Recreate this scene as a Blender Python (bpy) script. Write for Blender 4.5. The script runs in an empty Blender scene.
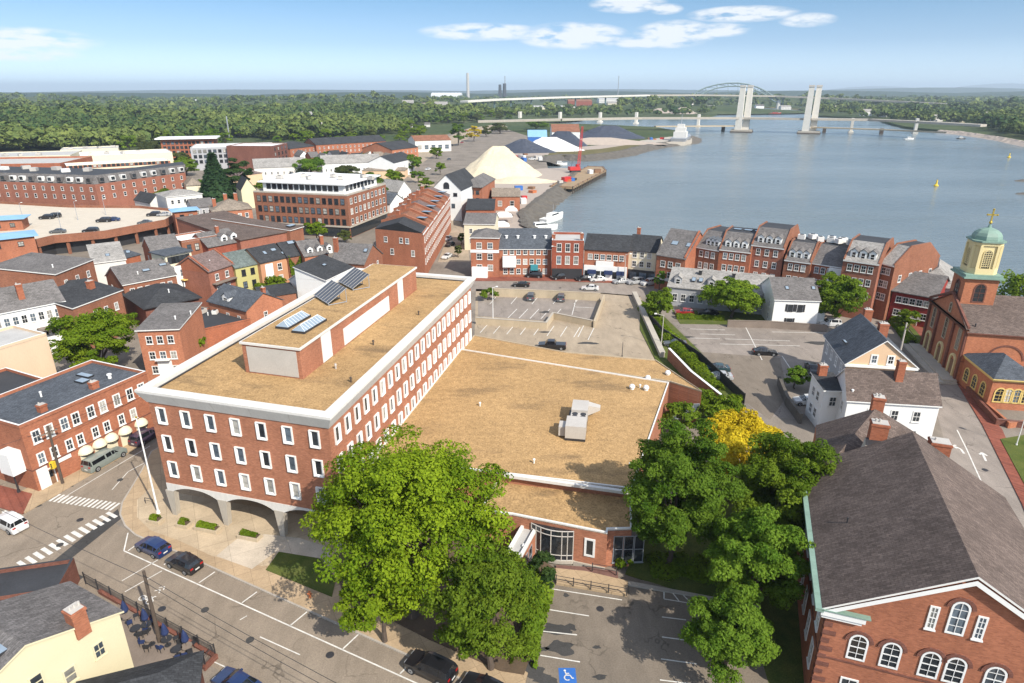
import bpy, math, random
import numpy as np
from mathutils import Vector
R = math.radians
sc = bpy.context.scene
col = sc.collection
rng = random.Random(11)
# ---------------------------------------------------------------- camera
H = 48.0; F = 650.0; TH = math.atan((341.5-90.5)/F); CT, ST = math.cos(TH), math.sin(TH)
cam = bpy.data.cameras.new('camera'); cam_ob = bpy.data.objects.new('camera', cam); col.objects.link(cam_ob)
cam_ob.location = (0, 0, H); cam_ob.rotation_euler = (math.pi/2-TH, 0, 0)
cam.sensor_width = 36; cam.lens = F/1024*36; cam.clip_start = .5; cam.clip_end = 60000
sc.camera = cam_ob
# ---------------------------------------------------------------- sun, sky, exposure
SUN_EL, SUN_H = R(41), Vector((.64, -.77))
SUN_STR, SKY_STR, EXPO = 3.7, .15, .84
sl = bpy.data.lights.new('sun', 'SUN'); sl.energy = SUN_STR; sl.angle = R(.5); sl.color = (1, .93, .82)
so = bpy.data.objects.new('sun', sl); col.objects.link(so)
sdir = Vector((SUN_H.x*math.cos(SUN_EL), SUN_H.y*math.cos(SUN_EL), math.sin(SUN_EL)))
so.rotation_euler = sdir.to_track_quat('Z', 'Y').to_euler(); so.location = (60, -40, 120)
w = bpy.data.worlds.new('World'); sc.world = w; w.use_nodes = True
def build_world():
    nt = w.node_tree; N = nt.nodes; Lk = nt.links; N.clear()
    out = N.new('ShaderNodeOutputWorld')
    sky = N.new('ShaderNodeTexSky'); sky.sky_type = 'NISHITA'; sky.sun_disc = False
    sky.sun_elevation = SUN_EL; sky.sun_rotation = math.atan2(SUN_H.x, SUN_H.y)
    sky.altitude = 50; sky.air_density = 1.0; sky.dust_density = .35; sky.ozone_density = 2.2
    tc = N.new('ShaderNodeTexCoord')
    # thin fair-weather clouds low in the sky, laid out by direction
    sep = N.new('ShaderNodeSeparateXYZ'); Lk.new(tc.outputs['Generated'], sep.inputs[0])
    def m(op, a, b=None, c=None):
        n = N.new('ShaderNodeMath'); n.operation = op
        for i, v in enumerate((a, b, c)):
            if v is None: continue
            if isinstance(v, (int, float)): n.inputs[i].default_value = v
            else: Lk.new(v, n.inputs[i])
        return n.outputs[0]
    az = m('ARCTAN2', sep.outputs[0], sep.outputs[1]); el = m('ARCSINE', sep.outputs[2])
    cmb = N.new('ShaderNodeCombineXYZ'); Lk.new(az, cmb.inputs[0]); Lk.new(m('MULTIPLY', el, 3.6), cmb.inputs[1])
    n1 = N.new('ShaderNodeTexNoise'); n1.inputs['Scale'].default_value = 26; n1.inputs['Detail'].default_value = 7
    n1.inputs['Roughness'].default_value = .55; Lk.new(cmb.outputs[0], n1.inputs['Vector'])
    total = None
    # (azimuth, elevation, half width, half height) of each cloud bank, radians
    for (a, e, wa, we, amp) in CLOUDS:
        da = m('DIVIDE', m('SUBTRACT', az, a), wa); de = m('DIVIDE', m('SUBTRACT', el, e), we)
        r2 = m('ADD', m('MULTIPLY', da, da), m('MULTIPLY', de, de))
        g = m('MULTIPLY', m('MAXIMUM', m('SUBTRACT', 1.0, r2), 0.0), amp)
        total = g if total is None else m('MAXIMUM', total, g)
    dens = m('MULTIPLY', total, m('MULTIPLY', m('MAXIMUM', m('SUBTRACT', n1.outputs['Fac'], .36), 0.0), 5.5))
    dens = m('MINIMUM', dens, .72)
    bg = N.new('ShaderNodeBackground'); bg.inputs['Strength'].default_value = SKY_STR
    # the clear blue of this afternoon: the sky texture's own brightness, paler towards the horizon, softened overhead
    bw = N.new('ShaderNodeRGBToBW'); Lk.new(sky.outputs[0], bw.inputs[0])
    tint = N.new('ShaderNodeValToRGB'); st = SKY_TINT; e = tint.color_ramp.elements
    while len(e) < len(st): e.new(.5)
    for k, (p_, c_, g_) in enumerate(st): e[k].position = p_; e[k].color = (c_[0]*g_, c_[1]*g_, c_[2]*g_, 1)
    Lk.new(m('MAXIMUM', sep.outputs[2], 0.0), tint.inputs[0])
    vm = N.new('ShaderNodeVectorMath'); vm.operation = 'SCALE'; Lk.new(tint.outputs[0], vm.inputs[0]); Lk.new(bw.outputs[0], vm.inputs[3])
    soft = N.new('ShaderNodeHueSaturation'); soft.inputs['Saturation'].default_value = .55; Lk.new(sky.outputs[0], soft.inputs['Color'])
    mr = N.new('ShaderNodeMapRange'); mr.interpolation_type = 'SMOOTHSTEP'; mr.inputs[1].default_value = .13; mr.inputs[2].default_value = .45; Lk.new(sep.outputs[2], mr.inputs[0])
    mx = N.new('ShaderNodeMix'); mx.data_type = 'RGBA'; Lk.new(mr.outputs[0], mx.inputs[0])
    Lk.new(vm.outputs[0], mx.inputs[6]); Lk.new(soft.outputs[0], mx.inputs[7]); Lk.new(mx.outputs[2], bg.inputs['Color'])
    bc = N.new('ShaderNodeBackground'); bc.inputs['Color'].default_value = (1, .99, .97, 1); bc.inputs['Strength'].default_value = .66
    mix = N.new('ShaderNodeMixShader'); Lk.new(dens, mix.inputs[0]); Lk.new(bg.outputs[0], mix.inputs[1]); Lk.new(bc.outputs[0], mix.inputs[2])
    Lk.new(mix.outputs[0], out.inputs[0])
def sky_dir(px, py):
    u = (px-512)/F; v = (341.5-py)/F
    d = Vector((u, CT+v*ST, -ST+v*CT)).normalized()
    return math.atan2(d.x, d.y), math.asin(d.z)
SKY_TINT = [(0, (.80, 1.02, 1.13), .68), (.02, (.78, 1.02, 1.18), .57), (.06, (.68, 1.05, 1.45), .395), (.125, (.50, 1.06, 1.76), .33), (.4, (.6, 1.05, 1.5), .6)]
CLOUDS = []
for (px, py, hw, hh, amp) in ((482, 32, 60, 8, 1.0), (572, 36, 54, 12, 1.3), (640, 42, 26, 6, 1.1), (674, 34, 38, 12, 1.3), (722, 30, 26, 6, 1.0),
        (742, 14, 48, 7, 1.2), (808, 20, 24, 6, .9), (628, 4, 36, 8, 1.1), (666, 9, 16, 5, 1.0), (18, 40, 58, 10, 1.0), (10, 54, 50, 6, .8)):
    a, e = sky_dir(px, py); CLOUDS.append((a, e, hw/F, hh/F, amp))
build_world()
sc.view_settings.view_transform = 'Standard'; sc.view_settings.look = 'None'; sc.view_settings.exposure = EXPO; sc.view_settings.gamma = 1
sc.view_settings.use_curve_mapping = False
sc.render.engine = 'CYCLES'; sc.cycles.use_denoising = True; sc.cycles.max_bounces = 5; sc.cycles.transparent_max_bounces = 6
sc.cycles.diffuse_bounces = 3; sc.cycles.glossy_bounces = 3; sc.cycles.transmission_bounces = 3; sc.cycles.volume_bounces = 0
sc.cycles.caustics_reflective = False; sc.cycles.caustics_refractive = False; sc.cycles.sample_clamp_indirect = 6
# ---------------------------------------------------------------- measuring: a point of the photograph at a known height
def G(px, py, z=0.0):
    u = (px-512)/F; v = (341.5-py)/F
    t = (z-H)/(-ST+v*CT)
    return Vector((u*t, (CT+v*ST)*t))
def G3(px, py, z=0.0):
    g = G(px, py, z); return Vector((g.x, g.y, z))
def zat(p, py):
    v = (341.5-py)/F
    return H+(-ST+v*CT)*p[1]/(CT+v*ST)
def P(x, y, z):
    dz = z-H; zc = y*CT-dz*ST
    return 512+F*x/zc, 341.5-F*(y*ST+dz*CT)/zc
def depth(p, z=0): return p[1]*CT-(z-H)*ST
# ---------------------------------------------------------------- materials
MATS = {}
def rgb(r, g, b): return (r, g, b, 1)
def new_mat(name):
    m = bpy.data.materials.new(name); m.use_nodes = True; MATS[name] = m
    nt = m.node_tree; b = nt.nodes['Principled BSDF']
    return m, nt, b
def coords(nt, scale=(1, 1, 1), kind='Object'):
    tc = nt.nodes.new('ShaderNodeTexCoord'); mp = nt.nodes.new('ShaderNodeMapping'); mp.inputs['Scale'].default_value = scale
    nt.links.new(tc.outputs[kind], mp.inputs['Vector']); return mp.outputs[0]
def noise(nt, vec, scale, detail=4, rough=.6):
    n = nt.nodes.new('ShaderNodeTexNoise'); n.inputs['Scale'].default_value = scale; n.inputs['Detail'].default_value = detail
    n.inputs['Roughness'].default_value = rough; nt.links.new(vec, n.inputs['Vector']); return n.outputs['Fac']
def ramp(nt, fac, stops):
    r = nt.nodes.new('ShaderNodeValToRGB'); e = r.color_ramp.elements
    while len(e) < len(stops): e.new(.5)
    for k, (p, c) in enumerate(stops): e[k].position = p; e[k].color = c if len(c) == 4 else (*c, 1)
    nt.links.new(fac, r.inputs[0]); return r.outputs[0]
def mixc(nt, fac, a, b, mode='MIX'):
    n = nt.nodes.new('ShaderNodeMix'); n.data_type = 'RGBA'; n.blend_type = mode
    for s, v in ((n.inputs[0], fac), (n.inputs[6], a), (n.inputs[7], b)):
        if isinstance(v, (int, float)): s.default_value = v
        elif isinstance(v, tuple): s.default_value = v if len(v) == 4 else (*v, 1)
        else: nt.links.new(v, s)
    return n.outputs[2]
def sc_(c, k): return tuple(min(1, x*k) for x in c[:3])
def plain(name, c, rough=.7, var=.18, s1=.35, s2=6, metal=0, bump=0, streak=False):
    """a painted or cast surface: broad soft stains plus fine grain"""
    m, nt, b = new_mat(name)
    v = coords(nt, (1, 1, .25) if streak else (1, 1, 1))
    a = ramp(nt, noise(nt, v, s1, 5), [(.3, sc_(c, 1-var)), (.7, sc_(c, 1+var*.6))])
    o = mixc(nt, .35, a, ramp(nt, noise(nt, v, s2, 4), [(.3, sc_(c, 1-var*1.3)), (.7, sc_(c, 1+var))]))
    nt.links.new(o, b.inputs['Base Color']); b.inputs['Roughness'].default_value = rough; b.inputs['Metallic'].default_value = metal
    if bump:
        bp = nt.nodes.new('ShaderNodeBump'); bp.inputs['Strength'].default_value = bump; bp.inputs['Distance'].default_value = .03
        nt.links.new(noise(nt, v, s2*2, 3), bp.inputs['Height']); nt.links.new(bp.outputs[0], b.inputs['Normal'])
    return m
def brick(name, c, c2=None, mortar=None, var=.2):
    m, nt, b = new_mat(name); c2 = c2 or sc_(c, .72); mortar = mortar or tuple(.7*x+.05 for x in c)
    tc = nt.nodes.new('ShaderNodeTexCoord'); sep = nt.nodes.new('ShaderNodeSeparateXYZ'); nt.links.new(tc.outputs['Object'], sep.inputs[0])
    ad = nt.nodes.new('ShaderNodeMath'); ad.operation = 'ADD'; nt.links.new(sep.outputs[0], ad.inputs[0]); nt.links.new(sep.outputs[1], ad.inputs[1])
    cb = nt.nodes.new('ShaderNodeCombineXYZ'); nt.links.new(ad.outputs[0], cb.inputs[0]); nt.links.new(sep.outputs[2], cb.inputs[1])
    bt = nt.nodes.new('ShaderNodeTexBrick'); bt.inputs['Scale'].default_value = 1; bt.inputs['Brick Width'].default_value = .30
    bt.inputs['Row Height'].default_value = .10; bt.inputs['Mortar Size'].default_value = .009; bt.inputs['Bias'].default_value = 0
    bt.inputs['Color1'].default_value = (*sc_(c, 1.12), 1); bt.inputs['Color2'].default_value = (*c2, 1); bt.inputs['Mortar'].default_value = (*mortar, 1)
    nt.links.new(cb.outputs[0], bt.inputs['Vector'])
    v = coords(nt, (1, 1, .45))
    st = ramp(nt, noise(nt, v, .3, 6, .65), [(.28, (1-var*1.3,)*3), (.72, (1+var*.4,)*3)])
    fine = ramp(nt, noise(nt, coords(nt, (1, 1, 3)), 3.2, 4), [(.3, (.82,)*3), (.7, (1.12,)*3)])
    o = mixc(nt, 1.0, mixc(nt, 1.0, bt.outputs['Color'], st, 'MULTIPLY'), fine, 'MULTIPLY')
    nt.links.new(o, b.inputs['Base Color']); b.inputs['Roughness'].default_value = .9; b.inputs['Specular IOR Level'].default_value = .2
    return m
def shingle(name, c, course=.22, var=.25):
    m, nt, b = new_mat(name)
    v = coords(nt)
    bt = nt.nodes.new('ShaderNodeTexBrick'); bt.inputs['Scale'].default_value = 1; bt.inputs['Brick Width'].default_value = course*2.2
    bt.inputs['Row Height'].default_value = course; bt.inputs['Mortar Size'].default_value = .012
    bt.inputs['Color1'].default_value = (*sc_(c, 1.25), 1); bt.inputs['Color2'].default_value = (*sc_(c, .8), 1); bt.inputs['Mortar'].default_value = (*sc_(c, .55), 1)
    nt.links.new(v, bt.inputs['Vector'])
    st = ramp(nt, noise(nt, v, .25, 6, .65), [(.28, (1-var,)*3), (.72, (1+var*.7,)*3)])
    fine = ramp(nt, noise(nt, v, 5, 3), [(.3, (.75,)*3), (.7, (1.22,)*3)])
    o = mixc(nt, 1.0, mixc(nt, 1.0, bt.outputs['Color'], st, 'MULTIPLY'), fine, 'MULTIPLY')
    nt.links.new(o, b.inputs['Base Color']); b.inputs['Roughness'].default_value = .95; b.inputs['Specular IOR Level'].default_value = .15
    return m
def gravel_roof(name, c, stain):
    m, nt, b = new_mat(name); v = coords(nt)
    big = ramp(nt, noise(nt, v, .11, 6, .6), [(.3, sc_(c, .86)), (.55, c), (.75, sc_(c, 1.12))])
    sp = ramp(nt, noise(nt, v, 4.5, 5, .75), [(.3, (.5,)*3), (.5, (.98,)*3), (.72, (1.4,)*3)])
    sp2 = ramp(nt, noise(nt, v, 1.3, 3, .6), [(.35, (.86,)*3), (.65, (1.1,)*3)])
    o = mixc(nt, 1.0, mixc(nt, 1.0, big, sp, 'MULTIPLY'), sp2, 'MULTIPLY')
    msk = ramp(nt, noise(nt, coords(nt, (.35, 1, 1)), .28, 4, .55), [(.57, (0,)*3), (.74, (.8,)*3)])
    o = mixc(nt, msk, o, mixc(nt, 1.0, sp, (*stain, 1), 'MULTIPLY'))
    nt.links.new(o, b.inputs['Base Color']); b.inputs['Roughness'].default_value = 1; b.inputs['Specular IOR Level'].default_value = .1
    bp = nt.nodes.new('ShaderNodeBump'); bp.inputs['Strength'].default_value = .5; bp.inputs['Distance'].default_value = .08
    nt.links.new(noise(nt, v, 5, 4, .7), bp.inputs['Height']); nt.links.new(bp.outputs[0], b.inputs['Normal'])
    return m
def asphalt(name, c, patch=.25, cracks=True):
    m, nt, b = new_mat(name); v = coords(nt)
    a = ramp(nt, noise(nt, v, .09, 7, .62), [(.28, sc_(c, 1-patch)), (.5, c), (.74, sc_(c, 1+patch*.8))])
    a = mixc(nt, 1.0, a, ramp(nt, noise(nt, v, 7, 3, .7), [(.3, (.8,)*3), (.7, (1.18,)*3)]), 'MULTIPLY')
    a = mixc(nt, 1.0, a, ramp(nt, noise(nt, coords(nt, (1, .3, 1)), .8, 5, .6), [(.3, (.86,)*3), (.7, (1.1,)*3)]), 'MULTIPLY')
    if cracks:
        vo = nt.nodes.new('ShaderNodeTexVoronoi'); vo.feature = 'DISTANCE_TO_EDGE'; vo.inputs['Scale'].default_value = .13
        wv = nt.nodes.new('ShaderNodeVectorMath'); wv.operation = 'ADD'
        nz = nt.nodes.new('ShaderNodeTexNoise'); nz.inputs['Scale'].default_value = .6; nt.links.new(v, nz.inputs['Vector'])
        sc2 = nt.nodes.new('ShaderNodeVectorMath'); sc2.operation = 'SCALE'; sc2.inputs[3].default_value = 3.0; nt.links.new(nz.outputs['Color'], sc2.inputs[0])
        nt.links.new(v, wv.inputs[0]); nt.links.new(sc2.outputs[0], wv.inputs[1]); nt.links.new(wv.outputs[0], vo.inputs['Vector'])
        k = ramp(nt, vo.outputs['Distance'], [(.004, (.62,)*3), (.016, (1,)*3)])
        k = mixc(nt, ramp(nt, noise(nt, v, .2, 2), [(.45, (0,)*3), (.6, (1,)*3)]), (1, 1, 1, 1), k)
        a = mixc(nt, 1.0, a, k, 'MULTIPLY')
    nt.links.new(a, b.inputs['Base Color']); b.inputs['Roughness'].default_value = .93; b.inputs['Specular IOR Level'].default_value = .2
    return m
def slabs(name, c, size=1.5, var=.1):
    m, nt, b = new_mat(name); v = coords(nt)
    bt = nt.nodes.new('ShaderNodeTexBrick'); bt.offset = 0; bt.inputs['Scale'].default_value = 1; bt.inputs['Brick Width'].default_value = size
    bt.inputs['Row Height'].default_value = size; bt.inputs['Mortar Size'].default_value = .02
    bt.inputs['Color1'].default_value = (*sc_(c, 1+var), 1); bt.inputs['Color2'].default_value = (*sc_(c, 1-var), 1); bt.inputs['Mortar'].default_value = (*sc_(c, .62), 1)
    mp = nt.nodes.new('ShaderNodeMapping'); mp.inputs['Rotation'].default_value = (0, 0, R(-28)); nt.links.new(v, mp.inputs[0]); nt.links.new(mp.outputs[0], bt.inputs['Vector'])
    a = mixc(nt, 1.0, bt.outputs['Color'], ramp(nt, noise(nt, v, .35, 6, .65), [(.28, (.78,)*3), (.72, (1.1,)*3)]), 'MULTIPLY')
    a = mixc(nt, 1.0, a, ramp(nt, noise(nt, v, 6, 3), [(.3, (.88,)*3), (.7, (1.08,)*3)]), 'MULTIPLY')
    nt.links.new(a, b.inputs['Base Color']); b.inputs['Roughness'].default_value = .9; b.inputs['Specular IOR Level'].default_value = .2
    return m
def leaf(name, c1, c2, trans=.38, sparse=None):
    m, nt, b = new_mat(name)
    g = nt.nodes.new('ShaderNodeNewGeometry'); at = nt.nodes.new('ShaderNodeAttribute'); at.attribute_name = 'clump'
    f = nt.nodes.new('ShaderNodeMath'); f.operation = 'MULTIPLY_ADD'; f.inputs[1].default_value = .45
    nt.links.new(g.outputs['Random Per Island'], f.inputs[0])
    f2 = nt.nodes.new('ShaderNodeMath'); f2.operation = 'MULTIPLY'; f2.inputs[1].default_value = .55; nt.links.new(at.outputs['Fac'], f2.inputs[0]); nt.links.new(f2.outputs[0], f.inputs[2])
    cc = ramp(nt, f.outputs[0], [(0.05, c1), (.95, c2)])
    oi = nt.nodes.new('ShaderNodeObjectInfo'); hs = nt.nodes.new('ShaderNodeHueSaturation')
    vv = nt.nodes.new('ShaderNodeMapRange'); vv.inputs[3].default_value = .82; vv.inputs[4].default_value = 1.15; nt.links.new(oi.outputs['Random'], vv.inputs[0])
    nt.links.new(vv.outputs[0], hs.inputs['Value']); nt.links.new(cc, hs.inputs['Color'])
    nt.links.new(hs.outputs[0], b.inputs['Base Color']); b.inputs['Roughness'].default_value = .7; b.inputs['Specular IOR Level'].default_value = .1
    t = nt.nodes.new('ShaderNodeBsdfTranslucent'); nt.links.new(hs.outputs[0], t.inputs['Color'])
    mx = nt.nodes.new('ShaderNodeMixShader'); mx.inputs[0].default_value = trans
    nt.links.new(b.outputs[0], mx.inputs[1]); nt.links.new(t.outputs[0], mx.inputs[2]); nt.links.new(mx.outputs[0], nt.nodes['Material Output'].inputs[0])
    return m
def glass(name, c, rough=.08, spec=.6):
    m, nt, b = new_mat(name); v = coords(nt)
    oi = nt.nodes.new('ShaderNodeObjectInfo')
    vv = nt.nodes.new('ShaderNodeMapRange'); vv.inputs[3].default_value = .55; vv.inputs[4].default_value = 1.7; nt.links.new(oi.outputs['Random'], vv.inputs[0])
    o = mixc(nt, 1.0, ramp(nt, noise(nt, v, 1.6, 2), [(.35, sc_(c, .7)), (.65, sc_(c, 1.3))]), vv.outputs[0], 'MULTIPLY')
    nt.links.new(o, b.inputs['Base Color']); b.inputs['Roughness'].default_value = rough; b.inputs['Specular IOR Level'].default_value = spec
    return m
def paint(name, c, rough=.28):
    m, nt, b = new_mat(name); b.inputs['Base Color'].default_value = (*c, 1); b.inputs['Roughness'].default_value = rough
    b.inputs['Coat Weight'].default_value = .5; b.inputs['Coat Roughness'].default_value = .08
    o = mixc(nt, .25, (*c, 1), ramp(nt, noise(nt, coords(nt), 2.0, 4), [(.35, sc_(c, .7)), (.7, sc_(c, 1.25))])); nt.links.new(o, b.inputs['Base Color'])
    return m
brick('brick_office', (.41, .172, .097), (.33, .132, .073)); brick('brick_orange', (.39, .147, .078), (.31, .112, .06)); brick('brick_red', (.32, .085, .045), (.25, .062, .034))
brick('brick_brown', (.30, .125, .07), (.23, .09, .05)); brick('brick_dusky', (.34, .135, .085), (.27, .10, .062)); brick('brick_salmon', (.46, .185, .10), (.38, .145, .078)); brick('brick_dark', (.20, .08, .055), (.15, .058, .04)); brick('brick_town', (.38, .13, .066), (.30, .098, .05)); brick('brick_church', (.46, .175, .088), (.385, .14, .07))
brick('brick_paving', (.26, .085, .055), (.19, .06, .04)); brick('clapboard_red', (.27, .03, .022), (.22, .024, .02))
shingle('shingle_gray', (.15, .14, .135)); shingle('shingle_dark', (.048, .05, .054)); shingle('shingle_brown', (.128, .098, .084)); shingle('shingle_slate', (.085, .095, .11))
shingle('shingle_tan', (.24, .20, .16)); shingle('shingle_light', (.30, .285, .265)); shingle('shingle_green', (.13, .155, .145)); shingle('shingle_rust', (.25, .115, .07)); shingle('shingle_mauve', (.17, .125, .115))
plain('roof_black', (.035, .037, .042), .8, .35); plain('roof_white', (.74, .74, .73), .6, .1); plain('roof_pale', (.42, .41, .39), .8, .2); plain('roof_blue', (.22, .40, .60), .5, .15)
gravel_roof('gravel', (.40, .258, .122), (.17, .115, .065))
plain('white_paint', (.74, .74, .72), .55, .08); plain('white_trim', (.70, .69, .66), .6, .12); plain('precast', (.62, .60, .56), .75, .14, streak=True); plain('cream_paint', (.66, .60, .44), .7, .08)
plain('cream_belfry', (.66, .55, .29), .6, .08); plain('pale_blue_siding', (.40, .50, .60), .6, .08); plain('yellow_siding', (.60, .54, .36), .7, .07); plain('peach_siding', (.66, .46, .29), .7, .07)
plain('lime_paint', (.44, .405, .16), .7, .1); plain('orange_paint', (.48, .24, .13), .7, .1); plain('beige_stucco', (.60, .45, .31), .8, .1, streak=True); plain('pale_siding', (.62, .60, .56), .65, .08)
plain('gray_siding', (.36, .36, .37), .7, .08); plain('concrete', (.40, .36, .30), .85, .2, streak=True); plain('concrete_warm', (.44, .36, .25), .85, .18, streak=True); plain('copper_green', (.19, .29, .235), .6, .22, .6, 4)
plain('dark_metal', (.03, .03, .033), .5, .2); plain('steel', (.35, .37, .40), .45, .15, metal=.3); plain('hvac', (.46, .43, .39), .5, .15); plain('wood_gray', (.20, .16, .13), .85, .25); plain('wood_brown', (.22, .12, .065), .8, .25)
plain('timber_deck', (.30, .215, .125), .85, .35, .25, 3); plain('bark', (.085, .063, .048), .95, .3, 2, 12); plain('rock', (.11, .097, .08), .95, .45, .4, 3, bump=.6); plain('salt', (.56, .485, .35), .9, .22, .12, 1.2, bump=.6)
plain('white_salt', (.66, .65, .62), .85, .12); plain('tarp_black', (.045, .053, .075), .5, .3); plain('red_paint', (.50, .03, .025), .45, .15); plain('sand_pile', (.36, .30, .25), .9, .15); plain('rust_stack', (.45, .14, .05), .7, .2)
plain('yellow_paint', (.72, .50, .03), .5, .1); plain('blue_paint', (.03, .13, .42), .5, .12); plain('gold', (.55, .40, .08), .35, .1, metal=.6); plain('yellow_trim', (.64, .47, .16), .6, .08); plain('navy_cloth', (.015, .03, .10), .8, .3)
plain('bridge_paint', (.10, .16, .16), .6, .15); plain('bridge_concrete', (.60, .57, .51), .8, .12); plain('deck_concrete', (.52, .46, .37), .85, .12); plain('marking', (.64, .62, .57), .75, .34, 1.2, 8); plain('yellow_marking', (.60, .42, .07), .7, .25, 1.2, 8)
plain('tyre', (.012, .012, .013), .8, .2); plain('rim', (.35, .36, .37), .35, .1, metal=.5); plain('lamp_red', (.35, .01, .01), .3, .1); plain('lamp_clear', (.65, .66, .66), .2, .05); plain('plate', (.6, .6, .58), .5, .1)
plain('soil', (.10, .068, .042), .95, .35, .5, 5); plain('umbrella_teal', (.03, .22, .26), .7, .1); plain('solar', (.06, .066, .08), .2, .25, 1, 3); plain('skylight', (.24, .30, .36), .15, .15)
glass('glass_dark', (.022, .026, .03)); glass('glass_sky', (.07, .09, .11), .06); glass('glass_blind', (.30, .29, .26), .25, .4); glass('car_glass', (.012, .014, .017), .05, .7)
asphalt('asphalt_road', (.24, .196, .15), .18); asphalt('asphalt_dark', (.06, .058, .056), .3); asphalt('asphalt_lot', (.25, .215, .185), .24); asphalt('asphalt_lower', (.19, .158, .125), .2); asphalt('lot_concrete', (.34, .275, .20), .2); asphalt('town_asphalt', (.21, .18, .148), .3, False)
slabs('sidewalk_slabs', (.42, .31, .195), 1.6, .07); slabs('plaza_slabs', (.46, .365, .25), 3.0, .08); slabs('deck_slabs', (.50, .43, .34), 6.0, .05)
plain('curb_stone', (.36, .32, .27), .85, .2, 1, 6)
def grass_mat(name, c1, c2, s=.35):
    m, nt, b = new_mat(name); v = coords(nt)
    a = ramp(nt, noise(nt, v, s, 7, .7), [(.3, c1), (.7, c2)])
    a = mixc(nt, 1.0, a, ramp(nt, noise(nt, v, s*22, 3, .7), [(.3, (.6,)*3), (.7, (1.35,)*3)]), 'MULTIPLY')
    nt.links.new(a, b.inputs['Base Color']); b.inputs['Roughness'].default_value = .95; b.inputs['Specular IOR Level'].default_value = .1; return m
grass_mat('lawn', (.055, .085, .018), (.12, .13, .035), .5); grass_mat('far_ground', (.03, .055, .02), (.09, .105, .045), .006); grass_mat('far_forest', (.016, .034, .018), (.035, .058, .026), .02); grass_mat('bank_grass', (.10, .095, .035), (.17, .14, .07), .1)
leaf('leaf_bright', (.085, .155, .006), (.25, .335, .016)); leaf('leaf_mid', (.07, .135, .008), (.20, .28, .022)); leaf('leaf_deep', (.055, .125, .009), (.16, .25, .024)); leaf('leaf_dark', (.022, .055, .014), (.06, .10, .024))
leaf('leaf_yellow', (.50, .37, .012), (.80, .65, .04)); leaf('leaf_hedge', (.075, .14, .006), (.20, .27, .016)); leaf('leaf_conifer', (.018, .05, .02), (.045, .085, .03)); leaf('leaf_olive', (.06, .085, .02), (.13, .145, .04))
leaf('leaf_far', (.018, .052, .016), (.15, .18, .045), .12)
def water_mat():
    m, nt, b = new_mat('river_water'); v = coords(nt)
    b.inputs['Base Color'].default_value = (.028, .062, .080, 1); b.inputs['Roughness'].default_value = .13; b.inputs['IOR'].default_value = 1.33
    o = ramp(nt, noise(nt, coords(nt, (.35, 1, 1)), .012, 6, .6), [(.3, (.10, .128, .138)), (.7, (.17, .20, .205))]); nt.links.new(o, b.inputs['Base Color'])
    h = nt.nodes.new('ShaderNodeMath'); h.operation = 'ADD'
    nt.links.new(noise(nt, coords(nt, (.55, 1, 1)), .35, 5, .65), h.inputs[0]); nt.links.new(noise(nt, coords(nt, (.3, 1, 1)), .04, 4, .6), h.inputs[1])
    bp = nt.nodes.new('ShaderNodeBump'); bp.inputs['Strength'].default_value = .5; bp.inputs['Distance'].default_value = .9
    nt.links.new(h.outputs[0], bp.inputs['Height']); nt.links.new(bp.outputs[0], b.inputs['Normal'])
    rr = ramp(nt, noise(nt, coords(nt, (.25, 1, 1)), .02, 5, .6), [(.35, (.10,)*3), (.68, (.30,)*3)]); nt.links.new(rr, b.inputs['Roughness'])
water_mat()
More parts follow.
